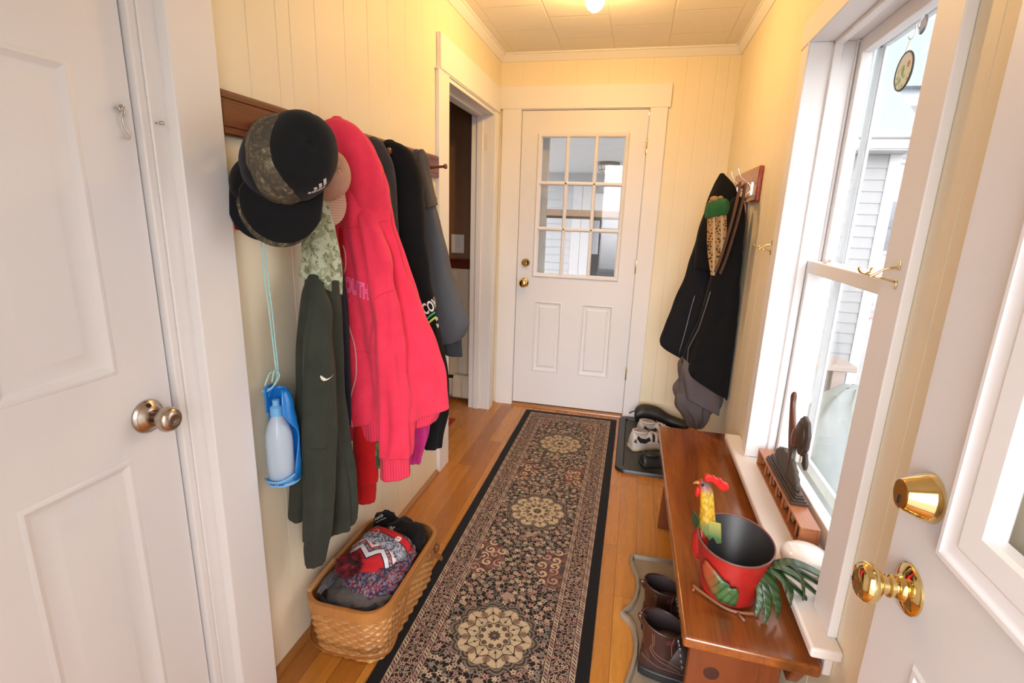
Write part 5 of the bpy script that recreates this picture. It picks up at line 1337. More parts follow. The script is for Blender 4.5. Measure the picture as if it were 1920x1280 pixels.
# ------------------------------------------------------------------ woven basket
BX0, BX1, BY0, BY1, BH = 0.040, 0.318, 1.150, 1.635, 0.212
t = thing('woven_basket', 'honey coloured woven splint basket of knit hats on the floor by the wall', 'basket', ((BX0 + BX1) / 2, (BY0 + BY1) / 2, 0))
def basket_ring(z, off, n):
    k = z / BH
    ins = 0.026 * (1 - k) ** 1.3
    x0, x1, y0, y1 = BX0 + ins, BX1 - ins, BY0 + ins, BY1 - ins
    r = lerp(0.05, 0.075, k)
    # walk the rounded rectangle at equal arc length
    pts = rrect(x0 - off, x1 + off, y0 - off, y1 + off, r + off, 10)
    L = [0]
    for a, b in zip(pts, pts[1:] + pts[:1]): L.append(L[-1] + math.hypot(b[0] - a[0], b[1] - a[1]))
    out = []
    j = 0
    for i in range(n):
        s = L[-1] * i / n
        while L[j + 1] < s: j += 1
        f = (s - L[j]) / max(1e-9, L[j + 1] - L[j]); a, b = pts[j], pts[(j + 1) % len(pts)]
        out.append((lerp(a[0], b[0], f), lerp(a[1], b[1], f)))
    return out
NS, SUB = 62, 5
rings = []
rows = 13; RS = 4
for j in range(rows * RS + 1):
    z = 0.004 + (BH - 0.036) * j / (rows * RS)
    row = min(j // RS, rows - 1); fr = (j % RS) / RS if j < rows * RS else 0
    prof_ = math.sin(PI * fr) ** 0.5 if fr else 0.0
    o0 = basket_ring(z, 0, NS * SUB); o1 = basket_ring(z, 0.0075, NS * SUB)
    ring = []
    for i in range(NS * SUB):
        ph = PI * i / SUB + PI * row
        w_ = 0.5 + 0.5 * math.sin(ph)
        k_ = prof_ * w_ * 0.9 + 0.15
        ring.append((lerp(o0[i][0], o1[i][0], k_), lerp(o0[i][1], o1[i][1], k_), z))
    rings.append(ring)
inner = [[(x, y, z) for x, y in basket_ring(z, -0.004, NS * SUB)] for z in (BH - 0.012, BH * 0.5, 0.012)]
def f_basket(g):
    x, y, z = g.sep(g.coord())
    n = g.noise(g.comb(x, y, z * 3.0), 30, 4, 0.6); s = g.noise(g.coord(), 9, 2)
    sp = g.vor(g.comb(x, y, z * 2.2), 42)['Distance'] + (g.noise(g.coord(), 90, 2) - 0.5) * 0.15
    c = g.mix(n.step(0.3, 0.7), (0.36, 0.155, 0.042), (0.58, 0.30, 0.095))
    c = g.mix(s.step(0.4, 0.65) * 0.5, c, (0.30, 0.115, 0.03))
    return dict(color=g.mix((1 - sp.step(0.08, 0.16)) * 0.8, c, (0.09, 0.03, 0.01)), normal=g.bump(n, 0.2, 0.001))
M_bask = mat('honey_ash_splint', f_basket, rough=0.42, coat=0.15)
M_baskr = wood('basket_rim_wood', (0.46, 0.205, 0.055), (0.36, 0.15, 0.038), (0.2, 0.075, 0.02), 'y', 3, 0.4, 0.2)
MB().loft(rings + inner).obj('weave', M_bask, t, smooth=1.0)
mb = MB()
for off, z0, z1 in ((0.006, BH - 0.036, BH),):
    o = basket_ring(BH, off, 120); i_ = basket_ring(BH, off - 0.015, 120)
    mb.loft([[(x, y, z0) for x, y in o], [(x, y, z1 - 0.002) for x, y in o], [(lerp(a[0], b[0], .5), lerp(a[1], b[1], .5), z1) for a, b in zip(o, i_)], [(x, y, z1 - 0.002) for x, y in i_], [(x, y, z0) for x, y in i_]], cap0=False, cap1=False)
mb.obj('rim', M_baskr, t, smooth=0.9)
M_bhand = wood('basket_handle_wood', (0.33, 0.125, 0.030), (0.24, 0.085, 0.02), (0.14, 0.05, 0.012), 'y', 3, 0.4, 0.2)
# folded swing handles
def swing(yp, yend, zend):
    pts = [(BX1 + 0.016, yp, BH - 0.022), (BX1 + 0.019, lerp(yp, yend, 0.45), lerp(BH, zend, 0.55)), (BX1 + 0.010, lerp(yp, yend, 0.85), zend + 0.008), (BX1 - 0.055, yend - 0.012 * (1 if yend < yp else -1), zend), ((BX0 + BX1) / 2, yend - 0.020 * (1 if yend < yp else -1), zend - 0.002), (BX0 + 0.065, yend - 0.012 * (1 if yend < yp else -1), zend), (BX0 + 0.014, lerp(yp, yend, 0.85), zend + 0.008), (BX0 + 0.002, lerp(yp, yend, 0.45), lerp(BH, zend, 0.55)), (BX0 - 0.014, yp, BH - 0.022)]
    return MB().tube(catmull(pts, 70), 0.0085, 8, flat=(0.32, 1.0), up=(1, 0, 0)).obj('handle', M_bhand, t, smooth=0.9)
swing(1.305, 1.150, 0.062)
swing(1.480, 1.640, 0.070)
mb = MB().box(BX1 + 0.006, BX1 + 0.022, 1.545, 1.565, BH - 0.058, BH - 0.030)
mb.obj('lug', wood('dark_basket_lug', (0.16, 0.06, 0.016), (0.11, 0.04, 0.01), (0.06, 0.02, 0.008)), t, bevel=0.003)
tag_b = MB().prism([(1.185, 0.205), (1.33, 0.213), (1.33, 0.228), (1.185, 0.220)], 'x', 0.043, 0.057).obj('handle_slat', wood('pale_slat', (0.50, 0.27, 0.11), (0.42, 0.21, 0.08), (0.3, 0.13, 0.05)), t, bevel=0.003)

# things in the basket
def blob(c, r, seed, amp=0.18, fr=2.2, nu=56, nv=36, flat_bottom=None, rot=None):
    c = Vector(c); rings = []
    R = rot or Matrix.Identity(3)
    for j in range(nv + 1):
        th = PI * j / nv; ring = []
        for i in range(nu):
            ph = 2 * PI * i / nu
            d = Vector((max(math.sin(th), 1e-3) * math.cos(ph), max(math.sin(th), 1e-3) * math.sin(ph), math.cos(th)))
            k = 1 + amp * noise.noise(d * fr + Vector((seed, 0, 0))) + amp * 0.4 * noise.noise(d * fr * 2.5 + Vector((0, seed, 0)))
            p = R @ Vector((d.x * r[0] * k, d.y * r[1] * k, d.z * r[2] * k))
            q = c + p
            if flat_bottom is not None and q.z < flat_bottom: q.z = flat_bottom
            ring.append(q)
        rings.append(ring)
    return MB().loft(rings)
t = thing('grey_fleece', 'grey fleece garment lying lowest at the near end of the basket', 'fleece', (0.18, 1.27, 0.17))
M_gfl = cloth('warm_grey_fleece', (0.135, 0.120, 0.115), (0.075, 0.068, 0.068))
g1 = blob((0.178, 1.265, 0.165), (0.106, 0.088, 0.046), 3.0, 0.22, 2.6)
g1.obj('body', M_gfl, t, smooth=3.2)
MB().tube(catmull([(0.075, 1.205, 0.188), (0.12, 1.178, 0.186), (0.18, 1.172, 0.182), (0.235, 1.182, 0.184), (0.268, 1.215, 0.190)], 30), 0.007, 10, flat=(1, 0.6)).obj('hem', cloth('dark_slate_edge', (0.03, 0.035, 0.042)), t, smooth=3.2)
t = thing('grey_glove', 'shiny grey glove tucked at the wall side of the basket', 'glove', (0.075, 1.21, 0.20))
blob((0.078, 1.262, 0.205), (0.016, 0.062, 0.013), 7.0, 0.3, 3).obj('body', plain('shiny_grey_nylon', (0.10, 0.10, 0.11), 0.35), t, smooth=3.2)
def f_knit(cols, sc=170):
    def f(g):
        x, y, z = g.sep(g.coord())
        v = g.vor(g.comb(x * 1.0, y * 0.6, z), sc)['Color']
        a, b, c = g.sep(v)
        big = g.noise(g.coord(), 30, 2)
        col = g.ramp((a * 0.6 + big * 0.4), cols, 'CONSTANT')
        kb = g.vor(g.coord(), sc * 1.2)['Distance']
        return dict(color=col, normal=g.bump(kb, 0.6, 0.003))
    return f
M_multi = mat('red_blue_tweed_knit', f_knit([(0.0, (0.03, 0.03, 0.07)), (0.34, (0.10, 0.10, 0.17)), (0.46, (0.05, 0.022, 0.05)), (0.56, (0.26, 0.02, 0.03)), (0.68, (0.22, 0.17, 0.19))]), rough=0.95)
t = thing('tweed_knit_scarf', 'red and blue speckled knit scarf under the striped pompom hat', 'scarf', (0.2, 1.33, 0.19))
mb = blob((0.200, 1.325, 0.200), (0.100, 0.100, 0.044), 11.0, 0.20, 2.4)
mb.obj('body', M_multi, t, smooth=3.2)
blob((0.258, 1.40, 0.205), (0.038, 0.095, 0.034), 14.0, 0.25, 2.8).obj('fold', M_multi, t, smooth=3.2)
t = thing('black_beanie', 'black knit beanie with white dome logo at the far end of the basket', 'beanie', (0.2, 1.53, 0.2))
M_bean = cloth('black_knit', (0.007, 0.007, 0.008), (0.005, 0.005, 0.0055), bump=0.4)
nb = blob((0.204, 1.530, 0.206), (0.088, 0.082, 0.060), 21.0, 0.15, 2.0)
nb.obj('body', M_bean, t, smooth=3.2)
sb = Surf(nb)
bl = Vector((0.170, 1.487, 0.258)); bd = Vector((-0.35, 0.75, -0.62))
R_ = Vector((0.75, 0.60, 0.30)).normalized(); U_ = Vector((-0.28, 0.30, 0.9)).normalized()
M_wl = plain('white_embroidery', (0.60, 0.60, 0.58), 0.8)
for k in range(3):
    r0, r1 = 0.006 + 0.0052 * k, 0.0095 + 0.0052 * k
    arc_ = [(r1 * math.cos(q), r1 * math.sin(q)) for q in [PI + PI * 0.42 * i / 8 for i in range(9)]] + [(r0 * math.cos(q), r0 * math.sin(q)) for q in [PI + PI * 0.42 * i / 8 for i in range(8, -1, -1)]]
    sb.poly([arc_], bl, R_, U_, bd, 0.0012, 1).obj('logo_arc', M_wl, t)
for k, w_ in enumerate(('THE', 'NORTH', 'FACE')):
    sb.text(w_, 0.0085, bl + R_ * 0.004 - U_ * (0.0065 * k - 0.002), R_, U_, bd, 0.0012, 0.0002, 0, 0.75, 0).obj('lettering', M_wl, t)
t = thing('black_knit_cap', 'second black knit cap with small white lettering poking up by the wall', 'beanie', (0.11, 1.56, 0.2))
nb2 = blob((0.125, 1.560, 0.228), (0.050, 0.045, 0.050), 25.0, 0.18, 2.2)
nb2.obj('body', M_bean, t, smooth=3.2)
sb = Surf(nb2)
sb.text('AMCO', 0.013, (0.096, 1.527, 0.256), (0.80, 0.42, 0.42), U_, bd, 0.0012, 0.0003, 0, 0.9, 0).obj('lettering', M_wl, t)
sb.line([(0.102, 1.525, 0.250), (0.118, 1.535, 0.258), (0.134, 1.545, 0.264)], bd, 0.0009, 14).obj('underline', M_wl, t)
# striped pompom hat: flattened dome, crown towards the camera, cuff away
def f_hat(g):
    x, y, z = g.sep(g.coord())
    k = g.vor(g.coord(), 230)['Color']; ka, kb, kc = g.sep(k)
    grey = g.mix(ka.step(0.35, 0.65), (0.055, 0.06, 0.085), (0.32, 0.32, 0.35))
    s = y + ((((x / 0.080).fract() - 0.5).abs() - 0.25) * 0.062) + x * 0.10
    c = g.ramp((s + 0.115) / 0.19, [(0.0, (0.42, 0.010, 0.014)), (0.335, (0.010, 0.011, 0.028)), (0.36, (0.66, 0.63, 0.66)), (0.46, (0.010, 0.011, 0.028)), (0.475, (0.19, 0.19, 0.22)), (0.53, (0.34, 0.010, 0.02)), (0.565, (0.68, 0.62, 0.60)), (0.63, (0.010, 0.011, 0.028)), (0.645, (0.42, 0.010, 0.014)), (0.70, (0.20, 0.20, 0.23))], 'CONSTANT')
    isg = g.ramp((s + 0.115) / 0.19, [(0.0, (0, 0, 0)), (0.475, (1, 1, 1)), (0.53, (0, 0, 0)), (0.70, (1, 1, 1))], 'CONSTANT')
    r_, _, _ = g.sep(isg)
    return dict(color=g.mix(r_, c, grey), normal=g.bump(g.vor(g.coord(), 260)['Distance'], 0.5, 0.002))
t = thing('pompom_hat', 'red white and grey striped knit hat with red pompom on the basket', 'knit hat', (0.18, 1.375, 0.235))
Rh = Matrix.Rotation(math.radians(-14), 3, 'Z') @ Matrix.Rotation(math.radians(6), 3, 'X')
hb = blob((0.182, 1.372, 0.248), (0.082, 0.090, 0.036), 31.0, 0.10, 2.0, 72, 44, rot=Rh)
hb.obj('crown', mat('striped_hat_knit', f_hat, rough=0.95), t, smooth=3.2)
def f_cuff(g):
    x, y, z = g.sep(g.coord('Generated'))
    k = g.vor(g.coord(), 230)['Color']; ka, kb, kc = g.sep(k)
    grey = g.mix(ka.step(0.35, 0.65), (0.055, 0.06, 0.085), (0.32, 0.32, 0.35))
    gx, gy, gz = g.sep(g.coord())
    q = gy + gx * 0.25
    c = g.mix((q > 0.040) * (q < 0.072), grey, (0.46, 0.008, 0.014))
    c = g.mix(((q - 0.040).abs() < 0.0022) + ((q - 0.072).abs() < 0.0022), c, (0.012, 0.012, 0.03))
    return dict(color=c, normal=g.bump(g.vor(g.coord(), 260)['Distance'], 0.5, 0.002))
rings = []
for dy, k_ in ((0.012, 0.80), (0.018, 1.0), (0.040, 1.05), (0.062, 1.03), (0.082, 0.97), (0.088, 0.80)):
    ring = []
    for i in range(56):
        th = 2 * PI * i / 56
        p = Rh @ Vector((0.091 * k_ * math.cos(th), dy + 0.004 * math.sin(3 * th), 0.040 * k_ * math.sin(th)))
        ring.append(Vector((0.188, 1.366, 0.252)) + p)
    rings.append(ring)
cf_ = MB().loft(rings)
cf_.obj('cuff', mat('striped_cuff_knit', f_cuff, rough=0.95), t, smooth=3.2)
sb = Surf(cf_)
sh = [(-0.012, -0.009), (-0.013, 0.004), (-0.006, 0.011), (0.006, 0.011), (0.013, 0.004), (0.012, -0.009)]
Rr = Vector((0.93, -0.20, -0.12)).normalized(); Ur = Vector((0.16, 0.80, 0.45)).normalized(); dn = Vector((0.1, 0.45, -0.9))
o_ = Vector((0.160, 1.419, 0.296))
ring_ = [[(x, y) for x, y in sh], ]
sb.poly([[(x * 1.0, y) for x, y in sh]], o_, Rr, Ur, dn, 0.0012, 1).obj('shield_badge', plain('white_badge', (0.70, 0.60, 0.60), 0.8), t)
sb.poly([[(x * 0.80, y * 0.78) for x, y in sh]], o_, Rr, Ur, dn, 0.0018, 1).obj('shield_badge', plain('red_badge', (0.40, 0.02, 0.025), 0.8), t)
o2 = Vector((0.254, 1.414, 0.276))
sb.poly([[(-0.009, -0.010), (-0.009, 0.008), (0.004, 0.010), (0.009, 0.004), (0.009, -0.010)]], o2, Rr, Ur, dn, 0.0012, 1).obj('tag', plain('white_tag', (0.75, 0.66, 0.66), 0.8), t)
sb.text('47', 0.012, o2 - Rr * 0.006 - Ur * 0.006, Rr, Ur, dn, 0.0020, 0.0003, 0, 0.8, 0).obj('lettering', plain('red_thread', (0.40, 0.02, 0.03), 0.8), t)
rr = random.Random(5)
mb = MB(); pc_ = Vector((0.137, 1.285, 0.258))
mb.ell(pc_, 0.036, 0.036, 0.030, 20, 12)
for i in range(1500):
    d = Vector((rr.gauss(0, 1), rr.gauss(0, 1), rr.gauss(0, 1))).normalized()
    L = rr.uniform(0.040, 0.054)
    a = d.orthogonal().normalized() * 0.0011
    b_ = d.cross(a).normalized() * 0.0011
    bend = Vector((rr.gauss(0, 0.004), rr.gauss(0, 0.004), rr.gauss(0, 0.004) - 0.003))
    p0 = pc_ + d * 0.028; p1 = pc_ + Vector((d.x * L, d.y * L, d.z * L * 0.85)) + bend
    mb.add([p0 + a, p0 - a * 0.5 + b_, p0 - a * 0.5 - b_, p1], [(0, 1, 3), (1, 2, 3), (2, 0, 3)])
mb.obj('pompom', mat('dark_red_pompom_yarn', lambda g: dict(color=g.mix(g.noise(g.coord(), 55, 3).step(0.4, 0.62), (0.03, 0.003, 0.006), (0.20, 0.005, 0.010))), rough=0.9), t)

# ------------------------------------------------------------------ black boot tray with shoes by the far door
def tray(name, outline, depth, rim, lip, m, label, floor_drop=0.004):
    t = thing(name, label, 'boot tray', (sum(p[0] for p in outline) / len(outline), sum(p[1] for p in outline) / len(outline), 0))
    c = Vector((sum(p[0] for p in outline) / len(outline), sum(p[1] for p in outline) / len(outline)))
    def inset(d):
        n = len(outline); out = []
        for i in range(n):
            a, b, e = Vector(outline[i - 1]), Vector(outline[i]), Vector(outline[(i + 1) % n])
            tn = (e - a).normalized(); nm = Vector((-tn.y, tn.x))
            out.append(b + nm * d)
        return out
    rings = [[(p.x, p.y, 0.0005) for p in inset(0)], [(p.x, p.y, depth * 0.7) for p in inset(0.001)], [(p.x, p.y, depth) for p in inset(0.004)], [(p.x, p.y, depth) for p in inset(rim)], [(p.x, p.y, lip) for p in inset(rim + 0.006)]]
    MB().loft(rings, cap0=True, cap1=True).obj('tray', m, t, smooth=0.8)
    return t
oc = rrect(0.948, 1.335, 2.672, 3.495, 0.06, 8)
bt = tray('boot_tray', oc, 0.020, 0.042, 0.008, mat('black_plastic_tray', None, color=(0.014, 0.014, 0.0145), rough=0.38), 'black plastic boot tray beside the far end of the rug')
oc2 = rrect(0.990, 1.29, 2.715, 3.45, 0.03, 6)
MB().loft([[(x, y, 0.0085) for x, y in oc2], [(x, y, 0.0115) for x, y in rrect(0.992, 1.288, 2.717, 3.448, 0.03, 6)], [(x, y, 0.0085) for x, y in rrect(0.996, 1.284, 2.721, 3.444, 0.026, 6)]], cap0=False, cap1=False).obj('ridge', M_blackrub, bt)
MB().loft([[(x, y, 0.0082) for x, y in oc2]] * 1 + [[(x, y, 0.0084) for x, y in oc2]]).obj('floor_panel', plain('worn_grey_rubber', (0.045, 0.044, 0.042), 0.55), bt)
def shoe(name, label, org, ang, L, mats, h=0.085, group=None, w=0.05, lean=0.0, zoff=0.0):
    """low shoe; local x from heel to toe"""
    up_m, sole_m, lin_m = mats
    R = Matrix.Rotation(ang, 4, 'Z') @ Matrix.Rotation(lean, 4, 'X')
    M = Matrix.Translation(org) @ R
    t = thing(name, label, 'shoe', org, group)
    secs = [(0.00, 0.55, 0.75), (0.03, 0.80, 0.98), (0.10, 0.88, 1.0), (0.22, 0.86, 0.92), (0.35, 0.84, 0.80), (0.48, 0.90, 0.86), (0.58, 1.0, 0.80), (0.70, 1.06, 0.62), (0.82, 1.0, 0.50), (0.92, 0.80, 0.42), (0.985, 0.45, 0.30)]
    rings = []
    for k, (x, wd, ht) in enumerate(catmull(secs, 34)):
        ring = []
        H = h * ht
        for i in range(24):
            a = 2 * PI * i / 24
            yy = w * wd * math.copysign(abs(math.cos(a)) ** 0.8, math.cos(a)); zz = math.sin(a)
            z_ = 0.02 + (H - 0.02) * (zz if zz > 0 else 0) + (0.012 * zz if zz < 0 else 0)
            yy *= 1 - 0.25 * max(0, zz) ** 2
            ring.append((x * L, yy, z_))
        rings.append(ring)
    MB().loft(rings).xf(M).obj('upper', up_m, t, smooth=3.2)
    so = []
    for x, wd, ht in catmull(secs, 30):
        so.append((x * L, w * (wd + 0.06)))
    poly = [(x - 0.004, y) for x, y in so] + [(x - 0.004, -y) for x, y in reversed(so)]
    MB().prism([(x, y) for x, y in poly], 'z', 0.0, 0.024).xf(M).obj('sole', sole_m, t, bevel=0.005)
    op = []
    MB().ell((0.22 * L, 0, h * 0.955), 0.150 * L, w * 0.60, 0.010, 24, 10).xf(M).obj('lining', lin_m, t, smooth=3.2)
    mb = MB().tube([(0.21 * L + 0.165 * L * math.cos(q), w * 0.68 * math.sin(q), h * (0.945 - 0.05 * math.cos(q * 1.0)) ) for q in [2 * PI * i / 28 for i in range(28)]], 0.006, 8, True)
    mb.xf(M).obj('collar', up_m, t, smooth=3.2)
    mb = MB()
    for i in range(4):
        x = (0.43 + 0.07 * i) * L; zt = h * (0.90 - 0.075 * i)
        mb.tube(catmull([(x, -w * 0.5, zt - 0.006), (x + 0.004, 0, zt + 0.006), (x + 0.008, w * 0.5, zt - 0.006)], 8), 0.0022, 6)
    mb.xf(M).obj('laces', lin_m, t, smooth=3.2)
    return t, M
M_wsh = plain('off_white_shoe_leather', (0.58, 0.53, 0.50), 0.5)
M_wsole = plain('cream_rubber_sole', (0.52, 0.46, 0.34), 0.6)
M_bsh = plain('black_shoe_leather', (0.014, 0.014, 0.015), 0.45)
M_mesh = plain('grey_mesh', (0.26, 0.24, 0.27), 0.9)
s1, MS = shoe('sneaker', 'white sneaker with black panels heel out on the black boot tray', (1.028, 2.985, 0.0095), 0.50, 0.285, (M_wsh, M_wsole, M_mesh), 0.118, 'white and black sneakers')
s2, MS2 = shoe('sneaker', 'second white sneaker half under the bench behind the first one', (1.070, 3.160, 0.0095), 0.42, 0.285, (M_wsh, M_wsole, M_mesh), 0.118, 'white and black sneakers')
def patches(t, M):
    o = [c for c in t.children if c.name.startswith('upper')][0]
    w_ = wloc(o); m = MB(); m.add([Vector(v.co) + w_ for v in o.data.vertices], [tuple(p.vertices) for p in o.data.polygons])
    S = Surf(m); R3 = M.to_3x3()
    for side in (-1, 1):
        for poly in ([(0.022, 0.078), (0.032, 0.096), (0.052, 0.078), (0.085, 0.070), (0.112, 0.078), (0.118, 0.058), (0.08, 0.044), (0.042, 0.052)], [(0.004, 0.058), (0.010, 0.078), (0.020, 0.070), (0.018, 0.050)], [(0.126, 0.052), (0.132, 0.098), (0.150, 0.092), (0.142, 0.048)], [(0.158, 0.046), (0.166, 0.084), (0.184, 0.076), (0.176, 0.042)], [(0.192, 0.038), (0.198, 0.054), (0.21, 0.048), (0.206, 0.034)]):
            S.poly([[(x, z) for x, z in poly]], M @ Vector((0, side * 0.05, 0)), R3 @ Vector((1, 0, 0)), R3 @ Vector((0, 0, 1)), R3 @ Vector((0, -side, 0)), 0.0012, 2).obj('black_panel', M_bsh, t)
patches(s1, MS); patches(s2, MS2)
shoe('black_shoe', 'black shoe lying nearest on the black boot tray in front of white sneakers', (1.090, 2.785, 0.0095), 0.30, 0.265, (M_bsh, M_blackrub, plain('dark_lining', (0.022, 0.022, 0.024), 0.9)), 0.075)
t = thing('black_ankle_boot', 'black boot lying against the far wall behind the sneakers', 'boot', (1.20, 3.42, 0.02))
mb = MB()
rings = []
for x, y, z, ry, rz in catmull([(1.055, 3.42, 0.075, 0.050, 0.048), (1.09, 3.425, 0.085, 0.055, 0.060), (1.15, 3.43, 0.085, 0.052, 0.062), (1.21, 3.43, 0.075, 0.050, 0.058), (1.27, 3.425, 0.055, 0.045, 0.045), (1.33, 3.41, 0.048, 0.042, 0.036), (1.385, 3.40, 0.045, 0.036, 0.030), (1.405, 3.40, 0.044, 0.020, 0.018)], 30):
    rings.append([(x, y + ry * math.cos(q), z + rz * math.sin(q)) for q in [2 * PI * i / 22 for i in range(22)]])
mb.loft(rings); mb.obj('upper', M_bsh, t, smooth=3.2)
MB().ell((1.052, 3.42, 0.078), 0.006, 0.040, 0.038, 16, 10).obj('lining', plain('grey_lining', (0.06, 0.055, 0.055), 0.9), t, smooth=3.2)
MB().tube(catmull([(1.06, 3.39, 0.11), (1.03, 3.385, 0.10), (1.012, 3.39, 0.085)], 10), 0.005, 8).obj('pull_tab', M_bsh, t, smooth=3.2)

# ------------------------------------------------------------------ beige boot tray and brown boots under the bench
edge = [(1.375, 1.16), (1.375, 1.945), (1.06, 1.945), (1.045, 1.935), (1.040, 1.90), (1.052, 1.85), (1.066, 1.80), (1.068, 1.74), (1.058, 1.68), (1.040, 1.635), (1.020, 1.612), (1.014, 1.596), (1.022, 1.582), (1.040, 1.565), (1.055, 1.535), (1.062, 1.48), (1.060, 1.42), (1.048, 1.36), (1.032, 1.30), (1.028, 1.25), (1.034, 1.20), (1.05, 1.165)]
t = tray('boot_tray', edge, 0.020, 0.014, 0.006, plain('beige_plastic_tray', (0.30, 0.245, 0.185), 0.5), 'beige wavy edged boot tray under the wooden bench')
def f_leath(g):
    n = g.noise(g.coord(), 55, 4, 0.6); w_ = g.noise(g.coord(), 7, 2)
    c = g.mix(w_.step(0.35, 0.65), (0.048, 0.016, 0.010), (0.022, 0.011, 0.010))
    return dict(color=c, normal=g.bump(n, 0.2, 0.0015))
M_leath = mat('oxblood_brown_leather', f_leath, rough=0.42, coat=0.1)
M_lin = plain('dark_plum_lining', (0.045, 0.028, 0.030), 0.6)
M_thr = plain('tan_thread', (0.20, 0.10, 0.06), 0.8)
def boot(label, org, ang, s=1.0):
    M = Matrix.Translation(org) @ Matrix.Rotation(ang, 4, 'Z')
    t = thing('work_boot', label, 'boot', org, 'brown lace up boots')
    # foot: sections along x (heel at x=0, toe at 0.29)
    secs = [(0.0, 0.030, 0.045, 0.085), (0.02, 0.040, 0.052, 0.12), (0.07, 0.045, 0.052, 0.14), (0.12, 0.045, 0.048, 0.135), (0.16, 0.046, 0.044, 0.105), (0.20, 0.050, 0.040, 0.085), (0.24, 0.050, 0.036, 0.070), (0.275, 0.042, 0.032, 0.060), (0.298, 0.022, 0.026, 0.045)]
    rings = []
    for x, wd, zc, zt in catmull(secs, 36):
        rings.append([(x * s, wd * math.copysign(abs(math.cos(q)) ** 0.75, math.cos(q)) * s, (0.028 + (zt - 0.028) * max(0, math.sin(q)) ** 0.9 if math.sin(q) > 0 else 0.028 + 0.012 * math.sin(q)) * s) for q in [2 * PI * i / 28 for i in range(28)]])
    foot = MB().loft(rings).xf(M)
    foot.obj('vamp', M_leath, t, smooth=3.2)
    # shaft
    rg = []
    prof_ = [(0.05, 0.062, 0.062, 0.046), (0.09, 0.062, 0.060, 0.046), (0.12, 0.060, 0.060, 0.047), (0.15, 0.058, 0.062, 0.050), (0.172, 0.056, 0.064, 0.052)]
    for z, cx, rx, ry in catmull(prof_, 18):
        rg.append([((cx + rx * math.cos(q)) * s, ry * math.sin(q) * s, (z + (0.012 * (1 - math.cos(q)) - 0.012 if z > 0.14 else 0) + 0.0) * s) for q in [2 * PI * i / 40 for i in range(40)]])
    top = rg[-1]
    def sc(r, f, dz): return [((0.056 * s + (p[0] - 0.056 * s) * f), p[1] * f, p[2] + dz) for p in r]
    outer = MB().loft(rg + [sc(top, 0.985, 0.003), sc(top, 0.94, 0.002)], cap0=False, cap1=False).xf(M)
    outer.obj('shaft', M_leath, t, smooth=3.2)
    MB().loft([sc(top, 0.945, 0.0025), sc(top, 0.90, -0.02), sc(rg[8], 0.86, 0), sc(rg[2], 0.80, 0)], cap0=False, cap1=True).xf(M).obj('lining', M_lin, t, smooth=3.2)
    MB().tube([tuple(M @ Vector(p)) for p in sc(top, 0.965, 0.003)], 0.0035, 8, True).obj('collar', M_leath, t, smooth=3.2)
    so = [(x * s, (wd + 0.004) * s) for x, wd, zc, zt in catmull(secs, 30)]
    MB().prism([(x - 0.003, y) for x, y in so] + [(x - 0.003, -y) for x, y in reversed(so)], 'z', 0.0, 0.030 * s).xf(M).obj('sole', M_blackrub, t, bevel=0.004)
    S = Surf(outer, foot); R3 = M.to_3x3()
    for side in (-1,):
        D_ = R3 @ Vector((0, -side, 0))
        pt = lambda x, z: M @ Vector((x * s, side * 0.055 * s, z * s))
        mb = S.line([pt(0.03, 0.165), pt(0.033, 0.13), pt(0.028, 0.10), pt(0.06, 0.075), (pt(0.12, 0.055))], D_, 0.0010, 40)
        m2 = S.line([pt(0.035, 0.165), pt(0.038, 0.13), pt(0.034, 0.105), pt(0.07, 0.085), (pt(0.13, 0.065))], D_, 0.0010, 40)
        m3 = S.line([pt(0.004, 0.07), pt(0.05, 0.055), pt(0.10, 0.05), pt(0.16, 0.05)], D_, 0.0010, 40)
        mb.add(m2.v, m2.f); mb.add(m3.v, m3.f)
        m4 = S.line([pt(0.093, 0.165), pt(0.088, 0.14), pt(0.092, 0.10)], D_, 0.0010, 20); mb.add(m4.v, m4.f)
        mb.obj('stitching', M_thr, t, smooth=3.2)
        S.poly([[(-0.011, -0.009), (-0.012, 0.009), (0.012, 0.009), (0.010, -0.010)]], pt(0.083, 0.150), R3 @ Vector((1, 0, 0)), R3 @ Vector((0, 0, 1)), D_, 0.0014, 1).obj('leather_patch', plain('red_brown_patch', (0.085, 0.018, 0.014), 0.5), t)
        for i in range(6):
            c = S.hit(pt(0.104 + 0.004 * i, 0.155 - 0.016 * i), D_, 0.001)
            MB().tube([c + R3 @ Vector((0.0032 * math.cos(q), 0, 0.0032 * math.sin(q))) for q in [2 * PI * k / 14 for k in range(14)]], 0.0012, 6, True).obj('eyelet', M_steel, t, smooth=3.2)
    lp = [tuple(M @ Vector(p)) for p in ((-0.002 * s, 0, 0.150 * s), (-0.014 * s, 0, 0.172 * s), (-0.012 * s, 0, 0.186 * s), (0.002 * s, 0, 0.180 * s), (0.004 * s, 0, 0.165 * s))]
    lo = MB().tube(catmull(lp, 20), 0.0055, 8, flat=(0.35, 1.0), up=tuple(R3 @ Vector((0, 1, 0)))).obj('pull_loop', M_leath, t, smooth=3.2)
    MB().lathe([(0.0045, 0), (0.004, 0.003), (0.001, 0.0035)], tuple(M @ Vector((-0.012 * s, -0.003, 0.178 * s))), tuple(R3 @ Vector((-0.5, -1, 0.4))), 14).obj('rivet', M_brass, lo, smooth=0.8)
    return t, M
b1, MB1 = boot('brown leather lace up boot standing nearest under the bench end', (1.082, 1.400, 0.007), -0.12, 1.0)
b2, MB2 = boot('brown leather boot behind the first one under the bench', (1.090, 1.575, 0.007), 0.02, 0.95)
